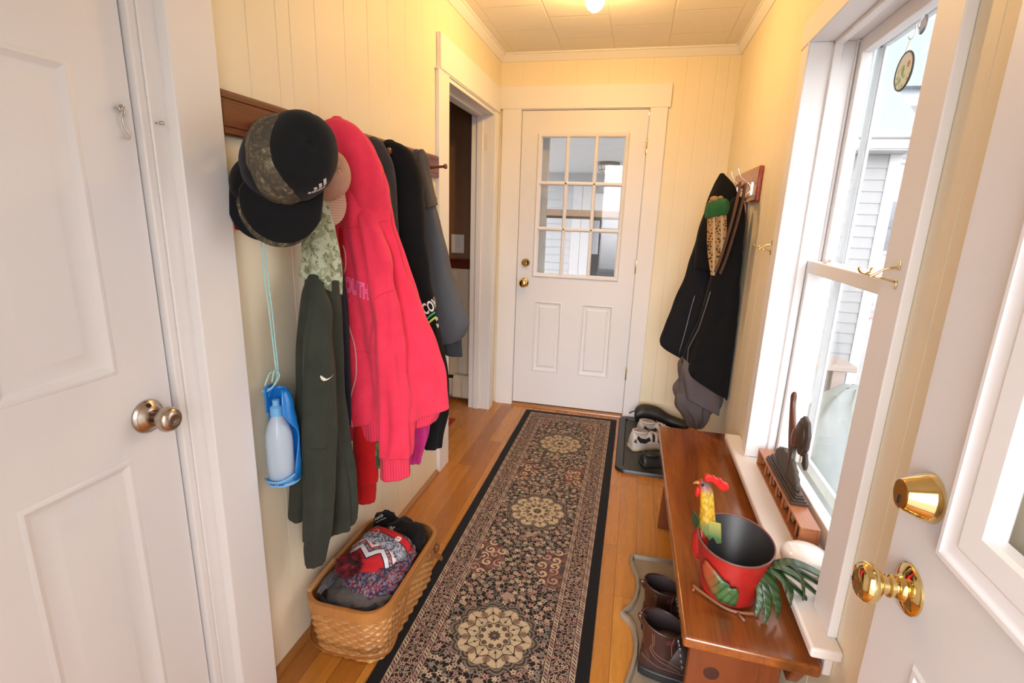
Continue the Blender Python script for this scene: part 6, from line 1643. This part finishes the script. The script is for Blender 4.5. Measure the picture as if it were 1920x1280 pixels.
MB().box(-0.012, 0.012, -0.0006, 0.0006, -0.02, 0.02).xf(Matrix.Translation(MB1 @ Vector((0.100, -0.022, 0.135))) @ Matrix.Rotation(0.3, 4, 'Z')).obj('white_label', plain('white_woven_label', (0.65, 0.65, 0.66), 0.8), b1)
# ------------------------------------------------------------------ bench
M_bench = wood('dark_stained_pine', (0.130, 0.030, 0.007), (0.320, 0.095, 0.016), (0.08, 0.017, 0.005), 'y', 0.9, 0.20, 0.6, knots=0.85)
M_bench2 = wood('red_stained_pine', (0.185, 0.048, 0.014), (0.135, 0.033, 0.010), (0.07, 0.017, 0.006), 'z', 1.2, 0.3, 0.4, knots=0.6)
BT = 0.440
t = thing('wooden_bench', 'long dark stained pine bench standing along the wall under the window sill', 'bench', (1.285, 1.71, 0))
top = MB().prism([(1.144, 1.062)] + [(1.150 - 0.010 * math.sin(q), 1.060 + 0.008 * (1 - math.cos(q))) for q in ()] + [(1.432, 1.052), (1.436, 1.060), (1.432, 2.345), (1.135, 2.345), (1.130, 2.335)], 'z', BT - 0.030, BT)
top.obj('seat', M_bench, t, bevel=0.006, seg=3)
def leg(y):
    return MB().prism([(1.165, 0.0), (1.400, 0.0), (1.395, 0.10), (1.388, 0.25), (1.385, BT - 0.031), (1.176, BT - 0.031), (1.174, 0.25), (1.168, 0.10)], 'y', y, y + 0.026).obj('leg', M_bench2, t, bevel=0.004)
l1 = leg(1.135); leg(2.185)
MB().prism([(1.092, BT - 0.031), (1.092, BT - 0.06), (1.13, 0.315), (2.24, 0.315), (2.30, BT - 0.06), (2.30, BT - 0.031)], 'x', 1.397, 1.424).obj('side_rail', M_bench2, t, bevel=0.004)
MB().lathe([(0.019, 0.0), (0.018, 0.0012), (0.001, 0.0015)], (1.232, 1.135, 0.284), (0, -1, 0), 24).obj('knot', plain('dark_knot', (0.045, 0.013, 0.008), 0.4), t)
MB().lathe([(0.019, -0.02), (0.019, 0.005), (0.016, 0.008), (0.001, 0.0085)], (1.283, 1.20, BT - 0.0071), (0, 0, 1), 24).obj('plug', M_bench2, t, smooth=0.6) if False else None

# ------------------------------------------------------------------ rooster planter
t = thing('rooster_planter', 'red painted tin rooster shaped flower pot standing on the bench', 'planter', (1.270, 1.255, BT))
def f_red(g):
    x, y, z = g.sep(g.coord())
    n = g.noise(g.coord(), 12, 4, 0.7)
    c = g.mix(n.step(0.35, 0.7), (0.36, 0.014, 0.010), (0.24, 0.010, 0.008))
    return dict(color=g.mix((0.02 - z).step(0.0, 0.03) * 0.7, c, (0.10, 0.015, 0.012)))  # mottled red, darker towards the foot of the bowl
M_red2 = mat('mottled_red_tin', f_red, rough=0.38, coat=0.1)
M_in = plain('charcoal_tin_inside', (0.028, 0.028, 0.030), 0.45, 0.2)
CT, CB = Vector((1.277, 1.285, 0.576)), Vector((1.268, 1.250, BT + 0.004))
def pot_ring(k, f=1.0):
    c = CB.lerp(CT, k); rx = lerp(0.067, 0.0945, k) * f; ry = lerp(0.066, 0.102, k) * f
    return [(c.x + rx * math.cos(q), c.y + ry * math.sin(q), c.z + 0.010 * k * math.sin(q)) for q in [2 * PI * i / 56 for i in range(56)]]
MB().loft([pot_ring(k / 10) for k in range(11)], cap1=False).obj('bowl', M_red2, t, smooth=1.0)
MB().loft([pot_ring(1.0, 0.985), pot_ring(0.5, 0.975), pot_ring(0.05, 0.96)], cap0=False).obj('inside', M_in, t, smooth=1.0)
MB().tube(pot_ring(1.003, 0.993), 0.0026, 8, True).obj('rim', plain('rim_tin', (0.16, 0.06, 0.055), 0.4), t, smooth=3.2)
MB().lathe([(0.0035, 0), (0.0035, 0.001), (0.001, 0.001)], tuple(CB + Vector((0.0, 0.03, 0.0072))), (0, 0, 1), 12).obj('drain_hole', M_dark, t)
# neck, head
def f_neck(g):
    x, y, z = g.sep(g.coord())
    s = g.noise(g.comb(x, y, z * 0.4), 80, 3)
    h = z + (s - 0.5) * 0.02
    c = g.ramp((h - 0.10) / 0.18, [(0.0, (0.05, 0.12, 0.025)), (0.24, (0.10, 0.20, 0.03)), (0.36, (0.55, 0.30, 0.012)), (0.72, (0.58, 0.36, 0.015)), (0.84, (0.22, 0.10, 0.10)), (1.0, (0.06, 0.025, 0.03))])
    c = g.mix(((x + 0.083) + (s - 0.5) * 0.01).step(0.0, -0.010), c, (0.42, 0.018, 0.012))
    v = g.vor(g.comb(x, y, z * 0.6), 130)['Distance']
    return dict(color=g.mix((v > 0.55) * 0.45, c, (0.12, 0.06, 0.01)))
NB = Vector((1.203, 1.318, 0.566))
rings = []
for dx, dy, dz, ra, rb in catmull([(0.010, -0.004, -0.008, 0.019, 0.026), (0.006, 0.0, 0.025, 0.018, 0.022), (0.002, 0.004, 0.060, 0.016, 0.019), (-0.003, 0.008, 0.095, 0.0145, 0.018), (-0.008, 0.011, 0.117, 0.014, 0.018), (-0.014, 0.013, 0.132, 0.012, 0.015), (-0.018, 0.014, 0.142, 0.006, 0.007)], 22):
    rings.append([NB + Vector((dx + rb * math.cos(q), dy + ra * math.sin(q), dz)) for q in [2 * PI * i / 24 for i in range(24)]])
MB().loft(rings).obj('neck', mat('painted_neck_feathers', f_neck, rough=0.45), t, smooth=3.2)
hd = MB()
def fan(name, pts, th, m, axis):
    return None
# comb: a scalloped plate set over the head and sloping back
CBp = [(-0.020, 0.000), (-0.022, 0.014), (-0.014, 0.022), (-0.008, 0.016), (0.002, 0.020), (0.010, 0.013), (0.022, 0.015), (0.030, 0.006), (0.042, 0.004), (0.047, -0.008), (0.040, -0.018), (0.026, -0.016), (0.012, -0.006), (0.0, 0.002)]
HX = NB + Vector((0.004, 0.012, 0.140))
dirx = Vector((0.92, 0.10, -0.10)).normalized(); dirz = Vector((0.12, 0, 1)).normalized(); dirn = dirx.cross(dirz).normalized()
def plate(poly, o, X, Y, th, lump=0.0):
    N = X.cross(Y).normalized()
    n = len(poly)
    a = [o + X * p[0] + Y * p[1] + N * th for p in poly]; b_ = [o + X * p[0] + Y * p[1] - N * th for p in poly]
    c1 = o + X * (sum(p[0] for p in poly) / n) + Y * (sum(p[1] for p in poly) / n)
    m = MB(); m.add(a + b_, [(i, (i + 1) % n, (i + 1) % n + n, i + n) for i in range(n)] + [tuple(range(n)), tuple(range(2 * n - 1, n - 1, -1))])
    return m
plate(CBp, HX, dirx, dirz, 0.0075).obj('comb', mat('bright_red_paint', lambda g: dict(color=g.mix(g.noise(g.coord(), 60, 3).step(0.4, 0.7), (0.62, 0.012, 0.006), (0.45, 0.010, 0.008))), rough=0.4), t, bevel=0.003)
MB().tube(catmull([tuple(NB + Vector(p)) for p in ((-0.026, 0.013, 0.132), (-0.034, 0.014, 0.131), (-0.041, 0.015, 0.126))], 8), [0.006, 0.0055, 0.005, 0.0042, 0.0035, 0.0026, 0.0018, 0.001], 10).obj('beak', plain('ochre_beak', (0.40, 0.20, 0.05), 0.4), t, smooth=3.2)
blob(NB + Vector((-0.028, 0.006, 0.108)), (0.006, 0.006, 0.015), 2.0, 0.2).obj('wattle', MATS['bright_red_paint'], t, smooth=3.2)
MB().ell(NB + Vector((-0.019, -0.001, 0.134)), 0.0042, 0.003, 0.0042, 14, 10).obj('eye', plain('black_eye', (0.006, 0.005, 0.006), 0.15), t, smooth=3.2)
M_gfe = mat('green_painted_feathers', lambda g: (lambda x, y, z, n: dict(color=g.mix(((z * 420.0 + x * 300.0).sin()).step(-0.2, 0.8) * 0.5, g.mix(n.step(0.35, 0.65), (0.045, 0.095, 0.022), (0.030, 0.060, 0.022)), (0.012, 0.03, 0.010)), normal=g.bump((z * 420.0 + x * 300.0).sin(), 0.3, 0.002)))(*g.sep(g.coord()), g.noise(g.coord(), 25, 3)), rough=0.4)
# breast plate feathers over the rim: zigzag collar
col_ = [(-0.024, 0.032), (-0.026, -0.026), (-0.014, -0.010), (-0.005, -0.024), (0.004, -0.012), (0.014, -0.027), (0.026, -0.022), (0.022, 0.030)]
plate(col_, NB + Vector((0.016, -0.020, 0.010)), Vector((0.97, -0.22, 0)).normalized(), Vector((-0.05, 0.18, 1)).normalized(), 0.002).obj('collar_feathers', mat('green_collar_paint', lambda g: (lambda x, y, z: dict(color=g.ramp((z - 0.095) / 0.07, [(0.0, (0.12, 0.17, 0.12)), (0.4, (0.05, 0.12, 0.025)), (1.0, (0.30, 0.26, 0.02))])))(*g.sep(g.coord())), rough=0.45), t, bevel=0.001)
plate([(-0.02, 0.022), (-0.03, -0.022), (-0.015, -0.014), (-0.004, -0.03), (0.010, -0.012), (0.016, 0.02)], NB + Vector((-0.020, 0.004, 0.018)), Vector((0.35, -0.9, 0)).normalized(), Vector((-0.1, 0.0, 1)).normalized(), 0.002).obj('collar_feathers', M_gfe, t, bevel=0.001)
# breast: red painted curve below the neck, outside of the bowl
blob((1.196, 1.318, 0.530), (0.022, 0.030, 0.052), 4.0, 0.06).obj('breast', M_red2, t, smooth=3.2)
# wing on the near side
pot_s = Surf(MB().loft([pot_ring(k / 10, 1.02) for k in range(11)], cap1=False))
wing = [(-0.046, 0.036), (-0.052, 0.008), (-0.044, -0.016), (-0.026, -0.036), (0.000, -0.046), (0.036, -0.044), (0.038, -0.006), (0.032, 0.006), (0.018, 0.002), (0.014, 0.012), (0.000, 0.014), (-0.022, 0.028)]
def f_wing(g):
    x, y, z = g.sep(g.coord())
    n = g.noise(g.coord(), 60, 3)
    k = (x + 0.066 + (n - 0.5) * 0.03).step(0.0, 0.03)
    gr = g.mix(n.step(0.35, 0.65), (0.030, 0.075, 0.020), (0.055, 0.13, 0.030))
    ln = ((x * 380.0 - z * 200.0).sin()).step(0.3, 0.9) * 0.6
    return dict(color=g.mix(ln * k, g.mix(k, (0.33, 0.06, 0.022), gr), (0.012, 0.025, 0.010)))
WO = Vector((1.236, 1.165, 0.506)); WX = Vector((0.96, -0.25, -0.08)).normalized(); WY = Vector((0.0, -0.10, 1)).normalized(); WD = Vector((0.15, 1, 0))
wm = pot_s.poly([wing], WO, WX, WY, WD, 0.007, 2)
o = wm.obj('wing', mat('painted_wing', f_wing, rough=0.42), t, smooth=1.2)
so = o.modifiers.new('t', 'SOLIDIFY'); so.thickness = 0.007; so.offset = 0
# tail feathers arching away towards the sill
def feather(pts, w0, m=M_gfe, th=0.30):
    k = 26
    q = catmull(pts, k)
    rad = [w0 * (0.55 + 0.45 * math.sin(PI * min(1, i / (k - 1) * 1.15))) * (1 if i < k * 0.72 else max(0.06, 1 - ((i - k * 0.72) / (k * 0.28)) ** 1.8)) for i in range(k)]
    return MB().tube(q, rad, 12, flat=(th, 1.0), up=(0.0, 0.05, 1)).obj('tail_feather', m, t, smooth=3.2)
T0 = Vector((1.335, 1.235, 0.540))
def F(*p, w=0.010, th=0.22): feather([tuple(T0)] + [tuple(T0 + Vector((x[0] * 1.12, x[1] * 1.15, x[2] * 1.06))) for x in p], w * 1.3, th=th)
F((0.030, -0.010, 0.020), (0.070, -0.022, 0.010), (0.082, -0.030, -0.030), (0.076, -0.036, -0.066), w=0.0155)
F((0.016, -0.018, 0.012), (0.040, -0.034, 0.000), (0.044, -0.042, -0.030), w=0.0125)
F((0.028, -0.022, 0.004), (0.052, -0.040, -0.018), (0.054, -0.048, -0.055), w=0.0115)
F((0.010, -0.024, -0.004), (0.022, -0.042, -0.028), (0.022, -0.050, -0.058), w=0.0115)
F((0.016, -0.026, -0.020), (0.030, -0.046, -0.052), (0.030, -0.056, -0.085), w=0.010)
F((0.004, -0.026, -0.014), (0.008, -0.046, -0.048), (0.004, -0.054, -0.082), w=0.010)
F((-0.004, -0.026, -0.022), (-0.006, -0.046, -0.056), (-0.014, -0.058, -0.090), w=0.009)
F((0.006, -0.030, -0.030), (0.010, -0.052, -0.066), (0.004, -0.066, -0.094), w=0.008)
F((0.050, 0.000, 0.026), (0.100, -0.004, 0.018), (0.150, -0.012, -0.006), (0.172, -0.018, -0.022), w=0.0135)
F((0.050, -0.004, 0.014), (0.100, -0.012, 0.000), (0.146, -0.026, -0.022), w=0.0125)
F((0.050, -0.010, 0.006), (0.095, -0.022, -0.016), (0.130, -0.036, -0.042), w=0.0115)
F((0.045, -0.014, -0.010), (0.085, -0.030, -0.036), (0.108, -0.044, -0.064), w=0.0105)
MB().tube([tuple(T0 + Vector((0.150, -0.010, -0.010))), tuple(T0 + Vector((0.192, -0.026, -0.036)))], [0.0022, 0.0012], 6).obj('tail_wire', plain('rust_wire', (0.10, 0.05, 0.035), 0.6), t)
# feet: wire legs on the bench
M_wire = plain('rusty_rod', (0.22, 0.085, 0.04), 0.5)
mb = MB().tube(catmull([(1.180, 1.236, BT + 0.010), (1.215, 1.205, BT + 0.008), (1.250, 1.180, BT + 0.006), (1.285, 1.172, BT + 0.006), (1.330, 1.18, BT + 0.007)], 26), 0.0042, 8)
mb.tube([(1.278, 1.172, BT + 0.005), (1.292, 1.148, BT + 0.004)], 0.0036, 8).tube([(1.185, 1.232, BT + 0.009), (1.178, 1.222, BT + 0.004)], 0.003, 8)
mb.obj('foot', M_wire, t, smooth=3.2)

# ------------------------------------------------------------------ things on the window stool
SZ = 0.5002
t = thing('letter_block_tray', 'narrow wooden tray of letter blocks lying along the window sill', 'wooden tray', (1.497, 1.67, SZ))
M_maple = wood('reddish_maple', (0.40, 0.145, 0.052), (0.32, 0.105, 0.036), (0.2, 0.06, 0.02), 'y', 1.6, 0.35, 0.25)
bx0, bx1, by0, by1, bz1 = 1.468, 1.520, 1.408, 1.930, 0.566
mb = MB()
mb.box(bx0, bx1, by0, by1, bz1 - 0.007, bz1).box(bx0, bx1, by0, by1, SZ, SZ + 0.006).box(bx1 - 0.007, bx1, by0, by1, SZ + 0.006, bz1 - 0.007).box(bx0, bx1 - 0.007, by0, by0 + 0.008, SZ + 0.006, bz1 - 0.007).box(bx0, bx1 - 0.007, by1 - 0.008, by1, SZ + 0.006, bz1 - 0.007)
mb.obj('case', M_maple, t, bevel=0.0015)
for i in range(1, 7):
    y = by0 + (by1 - by0) * i / 7
    MB().prism([(bx0 + 0.006, y - 0.020), (bx0 + 0.010, y - 0.024), (bx1 - 0.008, y + 0.002), (bx1 - 0.008, y + 0.008)], 'z', SZ + 0.006, bz1 - 0.007).obj('divider', M_maple, t)
M_let = plain('pale_letter_wood', (0.50, 0.28, 0.15), 0.4)
lets = ['R', 'M', 'O', 'C', 'C', 'O', 'I']
for i, ch in enumerate(lets):
    y = by0 + 0.020 + (by1 - by0) * (i) / 7
    cu = bpy.data.curves.new('t', 'FONT'); cu.body = ch; cu.size = 0.034; cu.extrude = 0.0015; cu.align_x = 'CENTER'
    ob = bpy.data.objects.new('t', cu); COL.objects.link(ob); bpy.context.view_layer.update()
    me = bpy.data.meshes.new_from_object(ob.evaluated_get(bpy.context.evaluated_depsgraph_get())); bpy.data.objects.remove(ob)
    m = MB(); R = Matrix(((0, 0, -1), (-1, 0, 0), (0, 1, 0)))
    m.add([Vector((bx0 + 0.016, y + 0.022, SZ + 0.018)) + R @ (Vector((v.co.x * 0.8, v.co.y, v.co.z))) for v in me.vertices], [tuple(p.vertices) for p in me.polygons])
    bpy.data.meshes.remove(me)
    m.obj('letter', M_let, t)
t = thing('carved_bird_figure', 'dark carved wooden bird on a stepped plinth standing before the window', 'figurine', (1.497, 1.68, bz1))
M_carv = wood('dark_carved_wood', (0.055, 0.034, 0.024), (0.036, 0.024, 0.018), (0.02, 0.013, 0.01), 'y', 3, 0.45, 0.2)
M_carvg = plain('grey_brown_gilding', (0.070, 0.060, 0.045), 0.5, 0.3, 60)
z0 = bz1 + 0.0002
mb = MB()
for a, h0, h1 in ((0, 0, 0.010), (0.004, 0.010, 0.016), (0.010, 0.016, 0.024), (0.013, 0.024, 0.030)):
    mb.box(1.474 + a, 1.522 - a, 1.528 + a, 1.842 - a, z0 + h0, z0 + h1)
mb.obj('plinth', M_carv, t, bevel=0.0015)
# scrolled back plate
yy = [(1.56, 0.0), (1.56, 0.030), (1.575, 0.036), (1.578, 0.052), (1.595, 0.058), (1.60, 0.075), (1.62, 0.080), (1.64, 0.098), (1.665, 0.090), (1.69, 0.104), (1.715, 0.092), (1.735, 0.100), (1.76, 0.080), (1.775, 0.078), (1.785, 0.058), (1.800, 0.052), (1.806, 0.030), (1.81, 0.0)]
MB().prism([(y, z0 + 0.030 + h * 0.66) for y, h in yy], 'x', 1.489, 1.505).obj('scroll_plate', M_carvg, t, bevel=0.004)
# bird: upright neck and round fanned body
def yz(pts): return [(y, z) for y, z in pts]
M_birdr = wood('red_brown_carving', (0.15, 0.045, 0.022), (0.09, 0.028, 0.016), (0.04, 0.014, 0.01), 'z', 3, 0.35, 0.3)
bd_ = MB()
rings = []
for y, z, rx, ry in catmull([(1.665, 0.650, 0.008, 0.016), (1.675, 0.690, 0.010, 0.024), (1.690, 0.730, 0.0115, 0.026), (1.712, 0.765, 0.010, 0.019), (1.728, 0.795, 0.009, 0.013), (1.738, 0.820, 0.0085, 0.0115), (1.742, 0.838, 0.009, 0.013), (1.740, 0.850, 0.007, 0.010), (1.738, 0.856, 0.003, 0.004)], 34):
    rings.append([(1.497 + rx * math.cos(q), y + ry * math.sin(q), z) for q in [2 * PI * i / 20 for i in range(20)]])
MB().loft(rings).obj('neck', M_birdr, t, smooth=3.2)
disc = [(1.622 + 0.050 * math.cos(q) * (1 + 0.03 * math.cos(9 * q)), 0.752 + 0.062 * math.sin(q) * (1 + 0.03 * math.cos(9 * q))) for q in [2 * PI * i / 54 for i in range(54)]]
MB().prism(disc, 'x', 1.500, 1.512).obj('fan_tail', M_carv, t, bevel=0.003)
bl_ = MB().ell((1.500, 1.632, 0.750), 0.012, 0.038, 0.050, 28, 16)
bl_.obj('body', M_carv, t, smooth=3.2)
MB().ell((1.490, 1.650, 0.735), 0.008, 0.020, 0.032, 20, 12).obj('wing', M_birdr, t, smooth=3.2)
mb = MB()
for k in range(4): mb.tube(catmull([(1.506, 1.600 - 0.008 * k, 0.715), (1.507, 1.586 - 0.008 * k, 0.698 - 0.004 * k), (1.506, 1.582 - 0.006 * k, 0.676 - 0.002 * k)], 10), 0.006, 8)
mb.obj('tail_plumes', M_carv, t, smooth=3.2)
MB().tube([(1.497, 1.655, z0 + 0.03), (1.497, 1.660, 0.71)], 0.010, 10).obj('stand', M_carv, t, smooth=3.2)
t = thing('white_ceramic_dish', 'white domed ceramic dish on the near end of the window sill', 'dish', (1.475, 1.33, SZ))
M_cer = mat('white_ceramic', None, color=(0.82, 0.78, 0.73), rough=0.18, coat=0.4)
prof_ = [(0.050, 0.0), (0.056, 0.006), (0.060, 0.018), (0.0605, 0.026), (0.058, 0.034), (0.050, 0.041), (0.034, 0.046), (0.016, 0.048), (0.001, 0.0485)]
MB().lathe(prof_, (1.466, 1.335, SZ), (0, 0, 1), 48).obj('dome', M_cer, t, smooth=1.2)
MB().tube([(1.478 + 0.012 * math.cos(q), 1.300 + 0.009 * math.sin(q), SZ + 0.0415 - 0.25 * 0.009 * math.sin(q) * -1) for q in [2 * PI * i / 24 for i in range(20)]], 0.0006, 6).obj('scratch', plain('grey_scratch', (0.4, 0.38, 0.36), 0.6), t)
